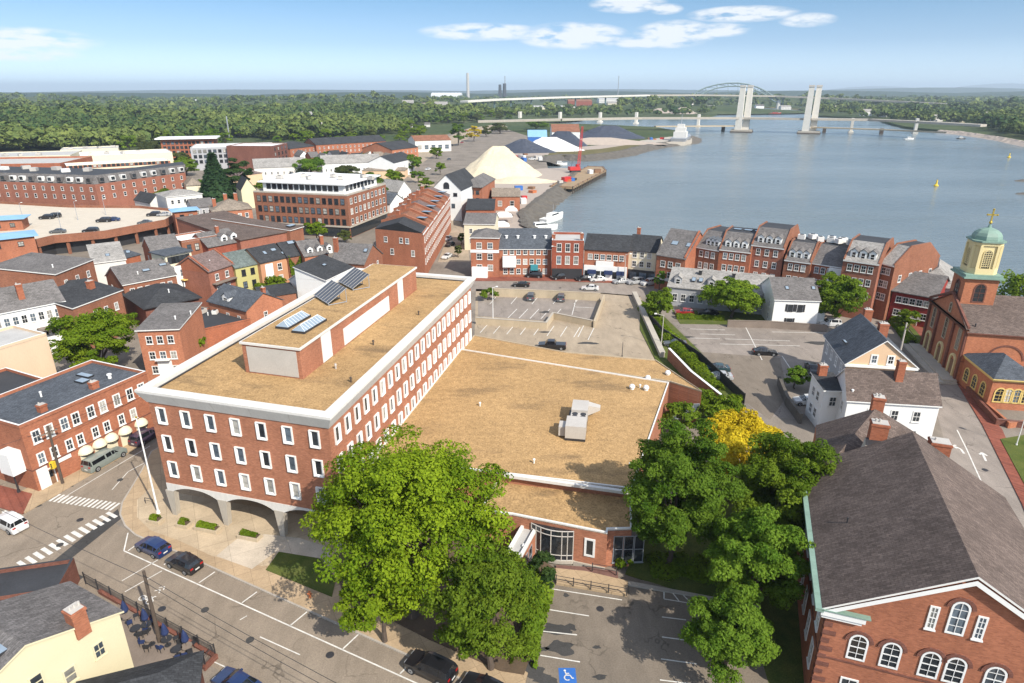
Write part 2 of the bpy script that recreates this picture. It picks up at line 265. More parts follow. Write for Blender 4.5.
# ---------------------------------------------------------------- mesh building
class MB:
    def __init__(s): s.v = []; s.f = []; s.m = []
    def face(s, pts, m=0):
        k = len(s.v); s.v += [tuple(p) for p in pts]; s.f.append(tuple(range(k, k+len(pts)))); s.m.append(m)
    def hexa(s, lo, hi, m=0, top=None, bottom=True):
        """lo, hi: rings of n points (counter-clockwise from above)"""
        n = len(lo); k = len(s.v); s.v += [tuple(p) for p in lo]+[tuple(p) for p in hi]
        for i in range(n):
            j = (i+1) % n; s.f.append((k+i, k+j, k+n+j, k+n+i)); s.m.append(m)
        s.f.append(tuple(k+n+i for i in range(n))); s.m.append(m if top is None else top)
        if bottom: s.f.append(tuple(k+n-1-i for i in range(n))); s.m.append(m)
        return s
    def prism(s, poly, z0, z1, m=0, top=None):
        return s.hexa([(p[0], p[1], z0) for p in poly], [(p[0], p[1], z1) for p in poly], m, top)
    def box(s, x0, y0, z0, x1, y1, z1, m=0, top=None): return s.prism([(x0, y0), (x1, y0), (x1, y1), (x0, y1)], z0, z1, m, top)
    def tube(s, p, q, r0, r1=None, n=8, m=0, caps=True):
        r1 = r0 if r1 is None else r1; p, q = Vector(p), Vector(q); d = (q-p)
        if d.length < 1e-6: return s
        a = d.orthogonal().normalized(); b = d.normalized().cross(a); k = len(s.v)
        for c, r in ((p, r0), (q, r1)):
            for i in range(n):
                t = 2*math.pi*i/n; s.v.append(tuple(c+(a*math.cos(t)+b*math.sin(t))*r))
        for i in range(n):
            j = (i+1) % n; s.f.append((k+i, k+j, k+n+j, k+n+i)); s.m.append(m)
        if caps:
            s.f.append(tuple(k+n-1-i for i in range(n))); s.m.append(m); s.f.append(tuple(k+n+i for i in range(n))); s.m.append(m)
        return s
    def lathe(s, prof, n=16, m=0, cx=0, cy=0, ph=0):
        k = len(s.v)
        for r, z in prof:
            for i in range(n):
                t = 2*math.pi*i/n+ph; s.v.append((cx+r*math.cos(t), cy+r*math.sin(t), z))
        for a in range(len(prof)-1):
            for i in range(n):
                j = (i+1) % n; s.f.append((k+a*n+i, k+a*n+j, k+(a+1)*n+j, k+(a+1)*n+i)); s.m.append(m)
        s.f.append(tuple(k+n-1-i for i in range(n))); s.m.append(m)
        e = k+(len(prof)-1)*n; s.f.append(tuple(e+i for i in range(n))); s.m.append(m)
        return s
    def mesh(s, name, mats):
        me = bpy.data.meshes.new(name); me.from_pydata(s.v, [], s.f)
        for m in mats: me.materials.append(MATS[m])
        if len(mats) > 1: me.polygons.foreach_set('material_index', s.m)
        me.update(); return me
    def build(s, name, mats, parent=None, loc=(0, 0, 0), rz=0, smooth=False):
        if isinstance(mats, str): mats = [mats]
        me = s.mesh(name, mats)
        if smooth: me.polygons.foreach_set('use_smooth', [True]*len(me.polygons))
        return link(name, me, parent, loc, rz)
def link(name, me, parent=None, loc=(0, 0, 0), rz=0):
    o = bpy.data.objects.new(name, me); col.objects.link(o); o.location = loc
    if rz: o.rotation_euler = (0, 0, rz)
    if parent is not None: o.parent = parent
    return o
def tag(o, label=None, cat=None, group=None, kind=None):
    if label: o['label'] = label
    if cat: o['category'] = cat
    if group: o['group'] = group
    if kind: o['kind'] = kind
    return o
def thing(name, label, cat, loc=(0, 0, 0), rz=0, group=None):
    o = link(name, None, None, loc, rz); o.empty_display_size = .5
    return tag(o, label, cat, group)
KIDS = {}
def copy_tree(o, label=None, loc=None, rz=None, scale=None, parent=None):
    c = o.copy(); col.objects.link(c)
    if parent is not None: c.parent = parent
    if loc is not None: c.location = loc
    if rz is not None: c.rotation_euler = (0, 0, rz)
    if scale is not None: c.scale = scale
    if label: c['label'] = label
    for ch in list(o.children): copy_tree(ch, parent=c)
    return c
def poly_px(pts, z=0): return [G(*p, z) for p in pts]
def flat(name, poly, z, mat, kind='structure', label=None, uvdummy=None):
    b = MB(); b.face([(p[0], p[1], z) for p in poly]); o = b.build(name, mat); tag(o, label, kind=kind); return o
def slab(name, poly, z0, z1, mat, kind='structure'):
    b = MB(); b.prism(poly, z0, z1); o = b.build(name, mat); return tag(o, kind=kind)
def ccw(poly):
    a = sum(poly[i][0]*poly[(i+1) % len(poly)][1]-poly[(i+1) % len(poly)][0]*poly[i][1] for i in range(len(poly)))
    return poly if a > 0 else poly[::-1]
def inside(p, poly):
    r = False; n = len(poly)
    for i in range(n):
        a, b = poly[i], poly[(i+1) % n]
        if (a[1] > p[1]) != (b[1] > p[1]) and p[0] < (b[0]-a[0])*(p[1]-a[1])/(b[1]-a[1])+a[0]: r = not r
    return r
# ---------------------------------------------------------------- windows
WCACHE = {}
GLASSES = ['glass_dark', 'glass_dark', 'glass_sky', 'glass_dark', 'glass_blind']
def outline(w, h, arch, z0=0, n=8):
    if not arch: return [(-w/2, z0), (w/2, z0), (w/2, h), (-w/2, h)]
    r = w/2; return [(-r, z0), (r, z0)]+[(r*math.cos(math.pi*k/n), h-r+r*math.sin(math.pi*k/n)) for k in range(n+1)]
def ring(b, o, i, y0, y1, m=0):
    n = len(o)
    for k in range(n):
        j = (k+1) % n
        b.face([(o[k][0], y1, o[k][1]), (i[k][0], y1, i[k][1]), (i[j][0], y1, i[j][1]), (o[j][0], y1, o[j][1])][::-1], m)
        b.face([(o[k][0], y0, o[k][1]), (o[k][0], y1, o[k][1]), (o[j][0], y1, o[j][1]), (o[j][0], y0, o[j][1])][::-1], m)
        b.face([(i[k][0], y0, i[k][1]), (i[j][0], y0, i[j][1]), (i[j][0], y1, i[j][1]), (i[k][0], y1, i[k][1])][::-1], m)
def window_meshes(w, h, frame, fw, d, rails, arch, pane_mat):
    key = (round(w, 2), round(h, 2), frame, fw, d, rails, arch, pane_mat)
    if key in WCACHE: return WCACHE[key]
    b = MB(); o = outline(w, h, arch); i = [(x*(w-2*fw)/w, fw+(z)*(h-2*fw)/h) for x, z in o]
    ring(b, o, i, -.04, d)
    y = min(.03, d*.5)
    if rails >= 1: b.box(-w/2+fw, y, h*.5-.035, w/2-fw, y+.05, h*.5+.035)
    if rails >= 2: b.box(-.022, y+.005, fw, .022, y+.045, h*.5-.035); b.box(-.022, y+.005, h*.5+.035, .022, y+.045, h-fw)
    if rails >= 3:
        for q in (.26, .75): b.box(-w/2+fw, y+.01, h*q-.018, w/2-fw, y+.04, h*q+.018)
    if not arch and rails: b.box(-w/2-.06, -.03, -.09, w/2+.06, d+.07, .003)
    fm = b.mesh('window', [frame])
    p = MB(); p.face([(x, .015, z) for x, z in i][::-1]); pm = p.mesh('pane', [pane_mat])
    WCACHE[key] = (fm, pm); return fm, pm
class Bld:
    """a building on a measured footprint; local x along its front wall, local y to its back"""
    def __init__(s, name, label, cat, A, B, C, z, group=None, skew=False, world=False):
        a, b = (Vector(A), Vector(B)) if world else (G(*A, z), G(*B, z))
        d = b-a; s.L = d.length; s.ang = math.atan2(d.y, d.x); s.z = z
        ux = d/s.L; uy = Vector((-ux.y, ux.x))
        if isinstance(C, (int, float)): bx_, by_ = 0, C
        else:
            c = (Vector(C) if world else G(*C, z))-b; bx_, by_ = c.dot(ux), c.dot(uy)
            if not skew: bx_ = 0
        s.D = by_; s.p = [Vector((0, 0)), Vector((s.L, 0)), Vector((s.L+bx_, by_)), Vector((bx_, by_))]
        s.o = a; s.ux, s.uy = ux, uy; s.far = depth(a, z) > 210
        s.root = thing(name, label, cat, (a.x, a.y, 0), s.ang, group)
    def W(s, x, y): q = s.o+s.ux*x+s.uy*y; return (q.x, q.y)
    def wx(s, px, z, i=0):
        a, c = s.p[i], s.p[(i+1) % 4]; lo, hi = -.3, 1.3
        up = P(*s.W(*a), z)[0] < P(*s.W(*c), z)[0]
        for _ in range(40):
            t = (lo+hi)/2; q = a+(c-a)*t
            if (P(*s.W(*q), z)[0] < px) == up: lo = t
            else: hi = t
        return lo*(c-a).length
    def loc(s, px, py, z):
        q = G(px, py, z)-s.o; return q.dot(s.ux), q.dot(s.uy)
    def part(s, name, b, mats, smooth=False): return b.build(name, mats, s.root, smooth=smooth)
    def mid(s, i, j, t=.5): return s.p[i]*(1-t)+s.p[j]*t
    def walls(s, mat, z0=-.3, z1=None, gable=None, rise=0, name='wall', t=.5, cut=0, poly=None):
        z1 = s.z if z1 is None else z1; b = MB(); poly = poly or s.p
        b.prism(poly, z0, z1-cut)
        if gable == 'x':
            for i, j, w_ in ((0, 3, .0), (1, 2, .0)):
                m = s.mid(i, j, t); q = [(*s.p[i], z1), (*m, z1+rise), (*s.p[j], z1)]
                dx = Vector((.12, 0)) if i == 0 else Vector((-.12, 0))
                q2 = [(x+dx.x, y+dx.y, z) for x, y, z in q]
                b.face(q if i == 1 else q[::-1]); b.face(q2 if i == 0 else q2[::-1])
        if gable == 'y':
            for i, j, dy in ((0, 1, .12), (3, 2, -.12)):
                m = s.mid(i, j, t); q = [(*s.p[i], z1), (*s.p[j], z1), (*m, z1+rise)]
                q2 = [(x, y+dy, z) for x, y, z in q]; b.face(q); b.face(q2[::-1])
        s.wall = s.part(name, b, mat); return s
    def gable(s, mat, axis='x', rise=2.5, over=.35, t=.5, th=.18, name='roof', z=None, fascia=None):
        z = s.z if z is None else z
        if axis == 'x': e = [s.p[0], s.p[1], s.p[2], s.p[3]]
        else: e = [s.p[1], s.p[2], s.p[3], s.p[0]]
        e = [Vector(q) for q in e]; r0 = e[0]*(1-t)+e[3]*t; r1 = e[1]*(1-t)+e[2]*t
        al = (e[1]-e[0]).normalized(); b = MB()
        def prof(f, r, k, sg):
            w1 = (f-r).length; w2 = (k-r).length; df = (f-r)/w1; dk = (k-r)/w2
            F_ = f+df*over; K = k+dk*over; zf = z-rise/w1*over; zk = z-rise/w2*over; o = al*(over*.8*sg)
            return [(*(F_+o), zf+.02), (*(r+o), z+rise+.02), (*(K+o), zk+.02)]
        a = prof(e[0], r0, e[3], -1); c = prof(e[1], r1, e[2], 1)
        A2 = [(x, y, q+th) for x, y, q in a]; C2 = [(x, y, q+th) for x, y, q in c]
        for i in (0, 1):
            b.face([A2[i], C2[i], C2[i+1], A2[i+1]]); b.face([a[i], a[i+1], c[i+1], c[i]], 1)
        b.face([a[0], c[0], C2[0], A2[0]], 1); b.face([c[2], a[2], A2[2], C2[2]], 1)
        b.face([a[2], a[1], a[0], A2[0], A2[1], A2[2]], 1); b.face([c[0], c[1], c[2], C2[2], C2[1], C2[0]], 1)
        s.roof = s.part(name, b, [mat, fascia or mat]); s.rise = rise; return s
    def hip(s, mat, rise=2.5, over=.35, fascia=None, z=None, name='roof', inset=None):
        z = s.z if z is None else z; b = MB(); c = sum(s.p, Vector((0, 0)))/4
        q = [p+(p-c).normalized()*over*1.4 for p in s.p]; k = min(s.L, s.D)/2 if inset is None else inset
        if s.L >= s.D: r0 = s.mid(0, 3)+Vector((min(k, s.L/2-.05), 0)); r1 = s.mid(1, 2)-Vector((min(k, s.L/2-.05), 0))
        else: r0 = s.mid(0, 1)+Vector((0, min(k, s.D/2-.05))); r1 = s.mid(3, 2)-Vector((0, min(k, s.D/2-.05)))
        lo = [(*p, z+.02) for p in q]; hi = [(*p, z+.2) for p in q]; R0, R1 = (*r0, z+rise), (*r1, z+rise)
        for i in range(4): b.face([lo[i], lo[(i+1) % 4], hi[(i+1) % 4], hi[i]], 1)
        if s.L >= s.D: b.face([hi[0], hi[1], R1, R0]); b.face([hi[1], hi[2], R1]); b.face([hi[2], hi[3], R0, R1]); b.face([hi[3], hi[0], R0])
        else: b.face([hi[0], hi[1], R0]); b.face([hi[1], hi[2], R1, R0]); b.face([hi[2], hi[3], R1]); b.face([hi[3], hi[0], R0, R1])
        b.face(lo[::-1], 1); s.roof = s.part(name, b, [mat, fascia or mat]); s.rise = rise; return s
    def shed(s, mat, rise=1.5, over=.25, fascia=None, axis='y', name='roof'):
        """single slope, front eave low"""
        b = MB(); hz = [0, 0, rise, rise] if axis == 'y' else [0, rise, rise, 0]
        c = sum(s.p, Vector((0, 0)))/4; q = [p+(p-c).normalized()*over*1.3 for p in s.p]
        lo = [(*p, s.z+h+.03) for p, h in zip(q, hz)]; hi = [(x, y, z+.2) for x, y, z in lo]
        b.hexa(lo, hi, 1, 0); w_ = MB(); w_.hexa([(*p, s.z-.05) for p in s.p], [(*p, s.z+h+.02) for p, h in zip(s.p, hz)])
        s.roof = s.part(name, b, [mat, fascia or mat]); s.rise = rise; s.part('upper_wall', w_, s.wall.data.materials[0].name); return s
    def flatroof(s, mat, par=.5, t=.3, wallmat=None, cap='white_trim', sink=.45):
        """walls() must have been cut by sink"""
        b = MB(); b.prism(s.p, s.z-sink, s.z-sink+.06); s.roof = s.part('roof', b, mat)
        b = MB(); c = sum(s.p, Vector((0, 0)))/4
        inn = []
        n = len(s.p)
        for i in range(n):
            p0, p1, p2 = s.p[i-1], s.p[i], s.p[(i+1) % n]; d1 = (p1-p0).normalized(); d2 = (p2-p1).normalized()
            n1 = Vector((-d1.y, d1.x)); n2 = Vector((-d2.y, d2.x)); inn.append(p1+(n1+n2)*t/(1+n1.dot(n2)))
        z0, z1 = s.z-sink-.02, s.z-sink+par
        for i in range(n):
            j = (i+1) % n; o0, o1, i0, i1 = s.p[i], s.p[j], inn[i], inn[j]
            b.face([(*o0, z0), (*o1, z0), (*o1, z1), (*o0, z1)], 0); b.face([(*i1, z0), (*i0, z0), (*i0, z1), (*i1, z1)], 0)
            b.face([(*o0, z1), (*o1, z1), (*i1, z1), (*i0, z1)], 1)
        s.par = s.part('parapet', b, [wallmat or s.wall.data.materials[0].name, cap]); return s
    def band(s, z, h, d, mat, name='cornice', walls=(0, 1, 2, 3)):
        b = MB()
        for i in walls:
            a, c = s.p[i], s.p[(i+1) % 4]; dr = (c-a).normalized(); n = Vector((dr.y, -dr.x))
            q = [a-dr*d*.98, c+dr*d*.98, c+dr*d*.98+n*d, a-dr*d*.98+n*d]; q = [q[3], q[2], q[1]-n*.03, q[0]-n*.03]
            b.prism([(v.x, v.y) for v in q], z, z+h)
        return s.part(name, b, mat)
    def win(s, i, pos, zs, w=1.0, h=1.7, frame='white_trim', fw=.12, d=.07, rails=2, arch=False, m=.8, pane=None, skip=(), name='window', off=0, zfun=None):
        a, c = s.p[i], s.p[(i+1) % len(s.p)]; dr = (c-a); Lw = dr.length; dr = dr/Lw; n = Vector((dr.y, -dr.x)); rz = math.atan2(n.y, n.x)-math.pi/2
        if isinstance(pos, int): pos = [m+(k+.5)/pos*(Lw-2*m) for k in range(pos)]
        if not isinstance(zs, (list, tuple)): zs = [zs]
        out = []
        for r_, z in enumerate(zs):
            for k, q in enumerate(pos):
                if (r_, k) in skip or (k in skip): continue
                g = pane or rng.choice(GLASSES); P_ = a+dr*q+n*off
                if s.far:
                    fm, pm = window_meshes(w, h, frame, fw, d, min(rails, 1), arch, g); key = ('j', fm.name, pm.name)
                    if key not in WCACHE:
                        me = fm.copy(); me.materials.append(MATS[g]); bmv = [v.co[:] for v in me.vertices]; f = [tuple(p.vertices) for p in me.polygons]; kk = len(bmv)
                        me2 = bpy.data.meshes.new('window'); me2.from_pydata(bmv+[v.co[:] for v in pm.vertices], [], f+[tuple(x+kk for x in p.vertices) for p in pm.polygons])
                        me2.materials.append(MATS[frame]); me2.materials.append(MATS[g]); me2.polygons.foreach_set('material_index', [0]*len(f)+[1]*len(pm.polygons)); WCACHE[key] = me2
                    out.append(link(name, WCACHE[key], s.root, (P_.x, P_.y, z), rz))
                else:
                    fm, pm = window_meshes(w, h, frame, fw, d, rails, arch, g)
                    o = link(name, fm, s.root, (P_.x, P_.y, z), rz); link('pane', pm, o); out.append(o)
        return out
    def box(s, name, x0, y0, z0, x1, y1, z1, mat, parent=None):
        b = MB(); b.box(x0, y0, z0, x1, y1, z1); return b.build(name, mat, parent or s.root)
    def door(s, i, q, w=1.1, h=2.2, mat='wood_brown', frame='white_trim'):
        a, c = s.p[i], s.p[(i+1) % 4]; dr = (c-a).normalized(); n = Vector((dr.y, -dr.x)); rz = math.atan2(n.y, n.x)-math.pi/2; P_ = a+dr*q
        b = MB(); o = outline(w+.3, h+.15, False); ii = [(-w/2, 0), (w/2, 0), (w/2, h), (-w/2, h)]; ring(b, o, ii, -.04, .12); b.box(-w/2, -.03, 0, w/2, .05, h, 1)
        if not s.far: b.box(-w/2+.15, .04, h*.5, w/2-.15, .06, h-.2, 2)
        return b.build('door', [frame, mat, 'glass_dark'], s.root, (P_.x, P_.y, .02), rz)
    def chimney(s, x, y, z0, h, w=.9, d=.7, mat='brick_town', pots=1):
        b = MB(); b.box(x-w/2, y-d/2, z0, x+w/2, y+d/2, z0+h); b.box(x-w/2-.07, y-d/2-.07, z0+h-.28, x+w/2+.07, y+d/2+.07, z0+h-.08)
        o = b.build('chimney', mat, s.root); c = MB(); c.box(x-w/2+.04, y-d/2+.04, z0+h-.01, x+w/2-.04, y+d/2-.04, z0+h+.05)
        for k in range(pots): c.tube((x-w/4+k*.35, y, z0+h), (x-w/4+k*.35, y, z0+h+.35), .13, .11, 8)
        c.build('cap', 'hvac', o); return o
    def mansard(s, mat, rise, f, top='roof_black', fascia='white_trim'):
        b = MB(); D = s.D; pr = [(-.3, s.z-.05), (f*D, s.z+rise), ((1-f)*D, s.z+rise), (D+.3, s.z-.05)]
        for k in range(3): b.face([(0, *pr[k]), (s.L, *pr[k]), (s.L, *pr[k+1]), (0, *pr[k+1])], 1 if k == 1 else 0)
        b.face([(0, *q) for q in pr]); b.face([(s.L, *q) for q in pr][::-1]); b.face([(0, pr[0][0], pr[0][1]-.22), (s.L, pr[0][0], pr[0][1]-.22), (s.L, *pr[0]), (0, *pr[0])], 2); b.face([(0, -.3, pr[0][1]-.22), (0, 0, pr[0][1]-.22), (s.L, 0, pr[0][1]-.22), (s.L, -.3, pr[0][1]-.22)], 2)
        s.roof = s.part('roof', b, [mat, top, fascia]); s.rise = rise; return s
    def dormer(s, x, y, z, w=1.5, h=1.5, dpt=2.2, roofmat='shingle_gray', side='white_paint', face=0, arch=False):
        b = MB(); rz = [0, R(90), R(180), R(-90)][face]
        b.box(-w/2, 0, -.6, w/2, dpt, h); b.face([(-w/2, 0, h), (w/2, 0, h), (0, 0, h+w*.4)])
        o = b.build('dormer', side, s.root, (x, y, z), rz)
        r = MB(); e = w/2+.15; a = [(-e, -.15, h-.07), (0, -.15, h+w*.42), (e, -.15, h-.07)]; c = [(p[0], dpt, p[2]) for p in a]; A2 = [(p[0], p[1], p[2]+.1) for p in a]; C2 = [(p[0], p[1], p[2]+.1) for p in c]
        for k in (0, 1): r.face([A2[k+1], A2[k], C2[k], C2[k+1]][::-1]); r.face([a[k], a[k+1], c[k+1], c[k]])
        r.face([a[0], a[1], a[2], A2[2], A2[1], A2[0]]); r.face([a[0], A2[0], C2[0], c[0]]); r.face([a[2], c[2], C2[2], A2[2]])
        r.build('roof', roofmat, o)
        fm, pm = window_meshes(w*.62, h*.85, 'white_paint', .1, .05, 1, arch, 'glass_dark'); q = link('window', fm, o, (0, 0, .1), R(180))
        if not s.far: pass
        l2 = bpy.data.objects.new('pane', pm); col.objects.link(l2); l2.parent = o; l2.location = (0, 0, .1); l2.rotation_euler = (0, 0, R(180)); return o
    def skylight(s, x, y, z, w, l, pitch=0, face=0):
        b = MB(); b.box(-w/2, -l/2, -.05, w/2, l/2, .12); b.box(-w/2+.1, -l/2+.1, .121, w/2-.1, l/2-.1, .135, 1)
        o = b.build('skylight', ['dark_metal', 'skylight'], s.root, (x, y, z)); o.rotation_euler = (pitch, 0, [0, R(90)][face]); return o
    def vent(s, x, y, z, h=.7, r=.12, mat='white_paint'):
        b = MB(); b.tube((x, y, z-.1), (x, y, z+h), r, r, 8); b.tube((x, y, z+h), (x, y, z+h+.12), r*1.5, r*1.2, 8); return b.build('vent_pipe', mat, s.root)
    def unit(s, x, y, z, w=1.6, d=1.1, h=.9, rz=0, mat='hvac'):
        b = MB(); b.box(-w/2, -d/2, .12, w/2, d/2, h); b.box(-w/2-.05, -d/2-.05, 0, w/2+.05, d/2+.05, .119, 1); b.tube((0, 0, h), (0, 0, h+.08), min(w, d)*.36, None, 12, 1)
        return b.build('air_conditioner', [mat, 'dark_metal'], s.root, (x, y, z), rz)
# ---------------------------------------------------------------- trees
def crown_mesh(name, mat, rx, rz, seed, leaves, size, clumps=40, shell=.62, squash=.62, lobes=5, core=True, flat_=0.0):
    g = np.random.default_rng(seed)
    # clump centres through the crown's volume, with an uneven outline made of a few big lobes
    d = g.normal(size=(clumps, 3)); d /= np.linalg.norm(d, axis=1)[:, None]; d[:, 2] = np.where(d[:, 2] < -.7, -d[:, 2]*.6, d[:, 2])
    ld = g.normal(size=(lobes, 3)); ld /= np.linalg.norm(ld, axis=1)[:, None]; ld[:, 2] = np.abs(ld[:, 2])*.8
    bulge = 1+.30*np.max(np.clip(d@ld.T, 0, 1)**4, axis=1)-.24*g.random(clumps)
    rad = (shell+(1-shell)*g.random(clumps)**.6)*bulge*.86
    C = d*rad[:, None]*np.array([rx, rx, rz]); cr = rx*(.17+.15*g.random(clumps))*(24/clumps)**.22*1.15
    ctone = g.random(clumps)
    idx = g.choice(clumps, leaves, p=(cr**2)/np.sum(cr**2))
    n = g.normal(size=(leaves, 3)); n /= np.linalg.norm(n, axis=1)[:, None]; n[:, 2] = np.where(g.random(leaves) < .6, np.abs(n[:, 2]), n[:, 2])
    rr = (.55+.5*g.random(leaves)**.5)
    # each clump is a handful of sprays
    ns = 7; sd = g.normal(size=(clumps, ns, 3)); sd /= np.linalg.norm(sd, axis=2)[:, :, None]; sd[:, :, 2] = np.abs(sd[:, :, 2])*.9-.15; k = g.integers(0, ns, leaves)
    pos = C[idx]+sd[idx, k]*(cr[idx]*.72)[:, None]*np.array([1, 1, squash])+n*(cr[idx]*rr*.52)[:, None]*np.array([1, 1, squash])
    if flat_: pos[:, 2] = np.maximum(pos[:, 2], -rz*flat_)
    nor = n*.8+d[idx]*.35+g.normal(size=(leaves, 3))*.55; nor[:, 2] += .35; nor /= np.linalg.norm(nor, axis=1)[:, None]
    t = np.cross(nor, g.normal(size=(leaves, 3))); t /= np.linalg.norm(t, axis=1)[:, None]; bt = np.cross(nor, t)
    s_ = size*(.6+.8*g.random(leaves))[:, None]
    V = np.empty((leaves, 4, 3)); V[:, 0] = pos-t*s_*.62; V[:, 1] = pos-bt*s_*.36+nor*s_*.1; V[:, 2] = pos+t*s_*.62; V[:, 3] = pos+bt*s_*.36+nor*s_*.1
    me = quads(name, V.reshape(-1, 3), leaves); me.materials.append(MATS[mat])
    at = me.attributes.new('clump', 'FLOAT', 'FACE'); at.data.foreach_set('value', ctone[idx].astype(np.float32))
    return me, C
def quads(name, V, n):
    me = bpy.data.meshes.new(name); me.vertices.add(len(V)); me.vertices.foreach_set('co', V.astype(np.float32).ravel())
    me.loops.add(n*4); me.loops.foreach_set('vertex_index', np.arange(n*4, dtype=np.int32)); me.polygons.add(n)
    me.polygons.foreach_set('loop_start', np.arange(0, n*4, 4, dtype=np.int32)); me.polygons.foreach_set('loop_total', np.full(n, 4, dtype=np.int32)); me.update(); return me
def trunk_mb(h0, hc, r, C, rng_, nb=9):
    b = MB(); top = (0, 0, hc); p = (0, 0, -.2); k = 4
    pts = [Vector((0, 0, -.2))]+[Vector((rng_.uniform(-.12, .12)*i, rng_.uniform(-.12, .12)*i, h0*.55*i/1.0)) for i in (1, 2)]
    pts[-1].z = h0; pts.append(Vector((0, 0, hc)))
    rs = [r*1.35, r, r*.8, r*.35]
    for i in range(3): b.tube(pts[i], pts[i+1], rs[i], rs[i+1], 8)
    for q in range(min(nb, len(C))):
        c = Vector(C[q]); e = Vector((c.x*.85, c.y*.85, hc+c.z*.8)); s0 = pts[2].lerp(pts[3], rng_.uniform(0, .7)); m = s0.lerp(e, .5)+Vector((0, 0, .25))
        b.tube(s0, m, r*.42, r*.26, 6); b.tube(m, e, r*.26, r*.08, 5)
    return b
PROTO = {}
def tree(name, label, px, py, hw, hh, mat, trunk=2.5, seed=1, dens=1.0, leafsize=None, group=None, clumps=None, cat='tree', proto=None, squash=.62, shell=.62, rot=0):
    """fit a tree to the outline it has in the picture: centre, half width and half height of its crown"""
    rz = 3.0
    for _ in range(12):
        zc = trunk+rz*.92; p = G(px, py, zc); dd = depth(p, zc); r = hw*dd/F; ph = math.atan2(H-zc, p.length)
        rz = math.sqrt(max((hh*dd/F)**2-(r*math.sin(ph))**2, (.42*r)**2))/math.cos(ph); rz = min(rz, 3*r)
    return tree_at(name, label, (p.x, p.y), r, rz, mat, trunk, seed, dens, leafsize, group, clumps, cat, proto, squash, shell, dd, rot)
def tree_at(name, label, p, r, rz, mat, trunk=2.5, seed=1, dens=1.0, leafsize=None, group=None, clumps=None, cat='tree', proto=None, squash=.62, shell=.62, dd=200, rot=0):
    if proto and (proto, mat) in PROTO:
        src, r0, z0 = PROTO[(proto, mat)]; k = r/r0
        return copy_tree(src, label, (p[0], p[1], 0), rot or rng.uniform(0, 6.2), (k, k, rz/z0))
    ls = leafsize or max(.2, min(.5, dd/F*1.7)); n = int(dens*min(75000, 8.5*(r*r*1.2+r*rz*1.6)/(ls*ls*.45)))
    cl = clumps or int(max(18, min(110, 26*r/4)))
    root = thing(name, label, cat, (p[0], p[1], 0), 0, group)
    me, C = crown_mesh('crown', mat, r, rz, seed, n, ls, cl, shell, squash); zc = trunk+rz*.92
    link('crown', me, root, (0, 0, zc)); trunk_mb(trunk, zc, max(.12, r*.055), C, random.Random(seed), 12 if r > 4 else 6).build('trunk', 'bark', root)
    if proto: PROTO[(proto, mat)] = (root, r, zc)
    if proto: root['_z'] = zc
    return root
def conifer(name, label, px, py, h, r, mat, seed=1, group=None, cat='tree', dens=1.0):
    p = G(px, py, 0); g = np.random.default_rng(seed); n = int(2600*dens); t = g.random(n)**.75; a = g.random(n)*6.283
    tier = (t*9) % 1.0; rad = r*(1-t)*(.45+.55*np.sqrt(g.random(n)))*(.72+.28*(1-tier)); pos = np.stack([rad*np.cos(a), rad*np.sin(a), h*(.1+.9*t)-rad*.22], 1)
    nor = np.stack([np.cos(a)*.6, np.sin(a)*.6, np.full(n, .8)], 1)+g.normal(size=(n, 3))*.35; nor /= np.linalg.norm(nor, axis=1)[:, None]
    tt = np.cross(nor, g.normal(size=(n, 3))); tt /= np.linalg.norm(tt, axis=1)[:, None]; bt = np.cross(nor, tt); s_ = (.45+.5*g.random(n))[:, None]*r/4.2
    V = np.empty((n, 4, 3)); V[:, 0] = pos-tt*s_; V[:, 1] = pos-bt*s_*.5; V[:, 2] = pos+tt*s_; V[:, 3] = pos+bt*s_*.5
    me = quads('crown', V.reshape(-1, 3), n); me.materials.append(MATS[mat]); at = me.attributes.new('clump', 'FLOAT', 'FACE'); at.data.foreach_set('value', g.random(n).astype(np.float32))
    root = thing(name, label, cat, (p.x, p.y, 0), 0, group); link('crown', me, root)
    b = MB(); b.tube((0, 0, -.2), (0, 0, h*.9), r*.07, .05, 7); b.build('trunk', 'bark', root); return root
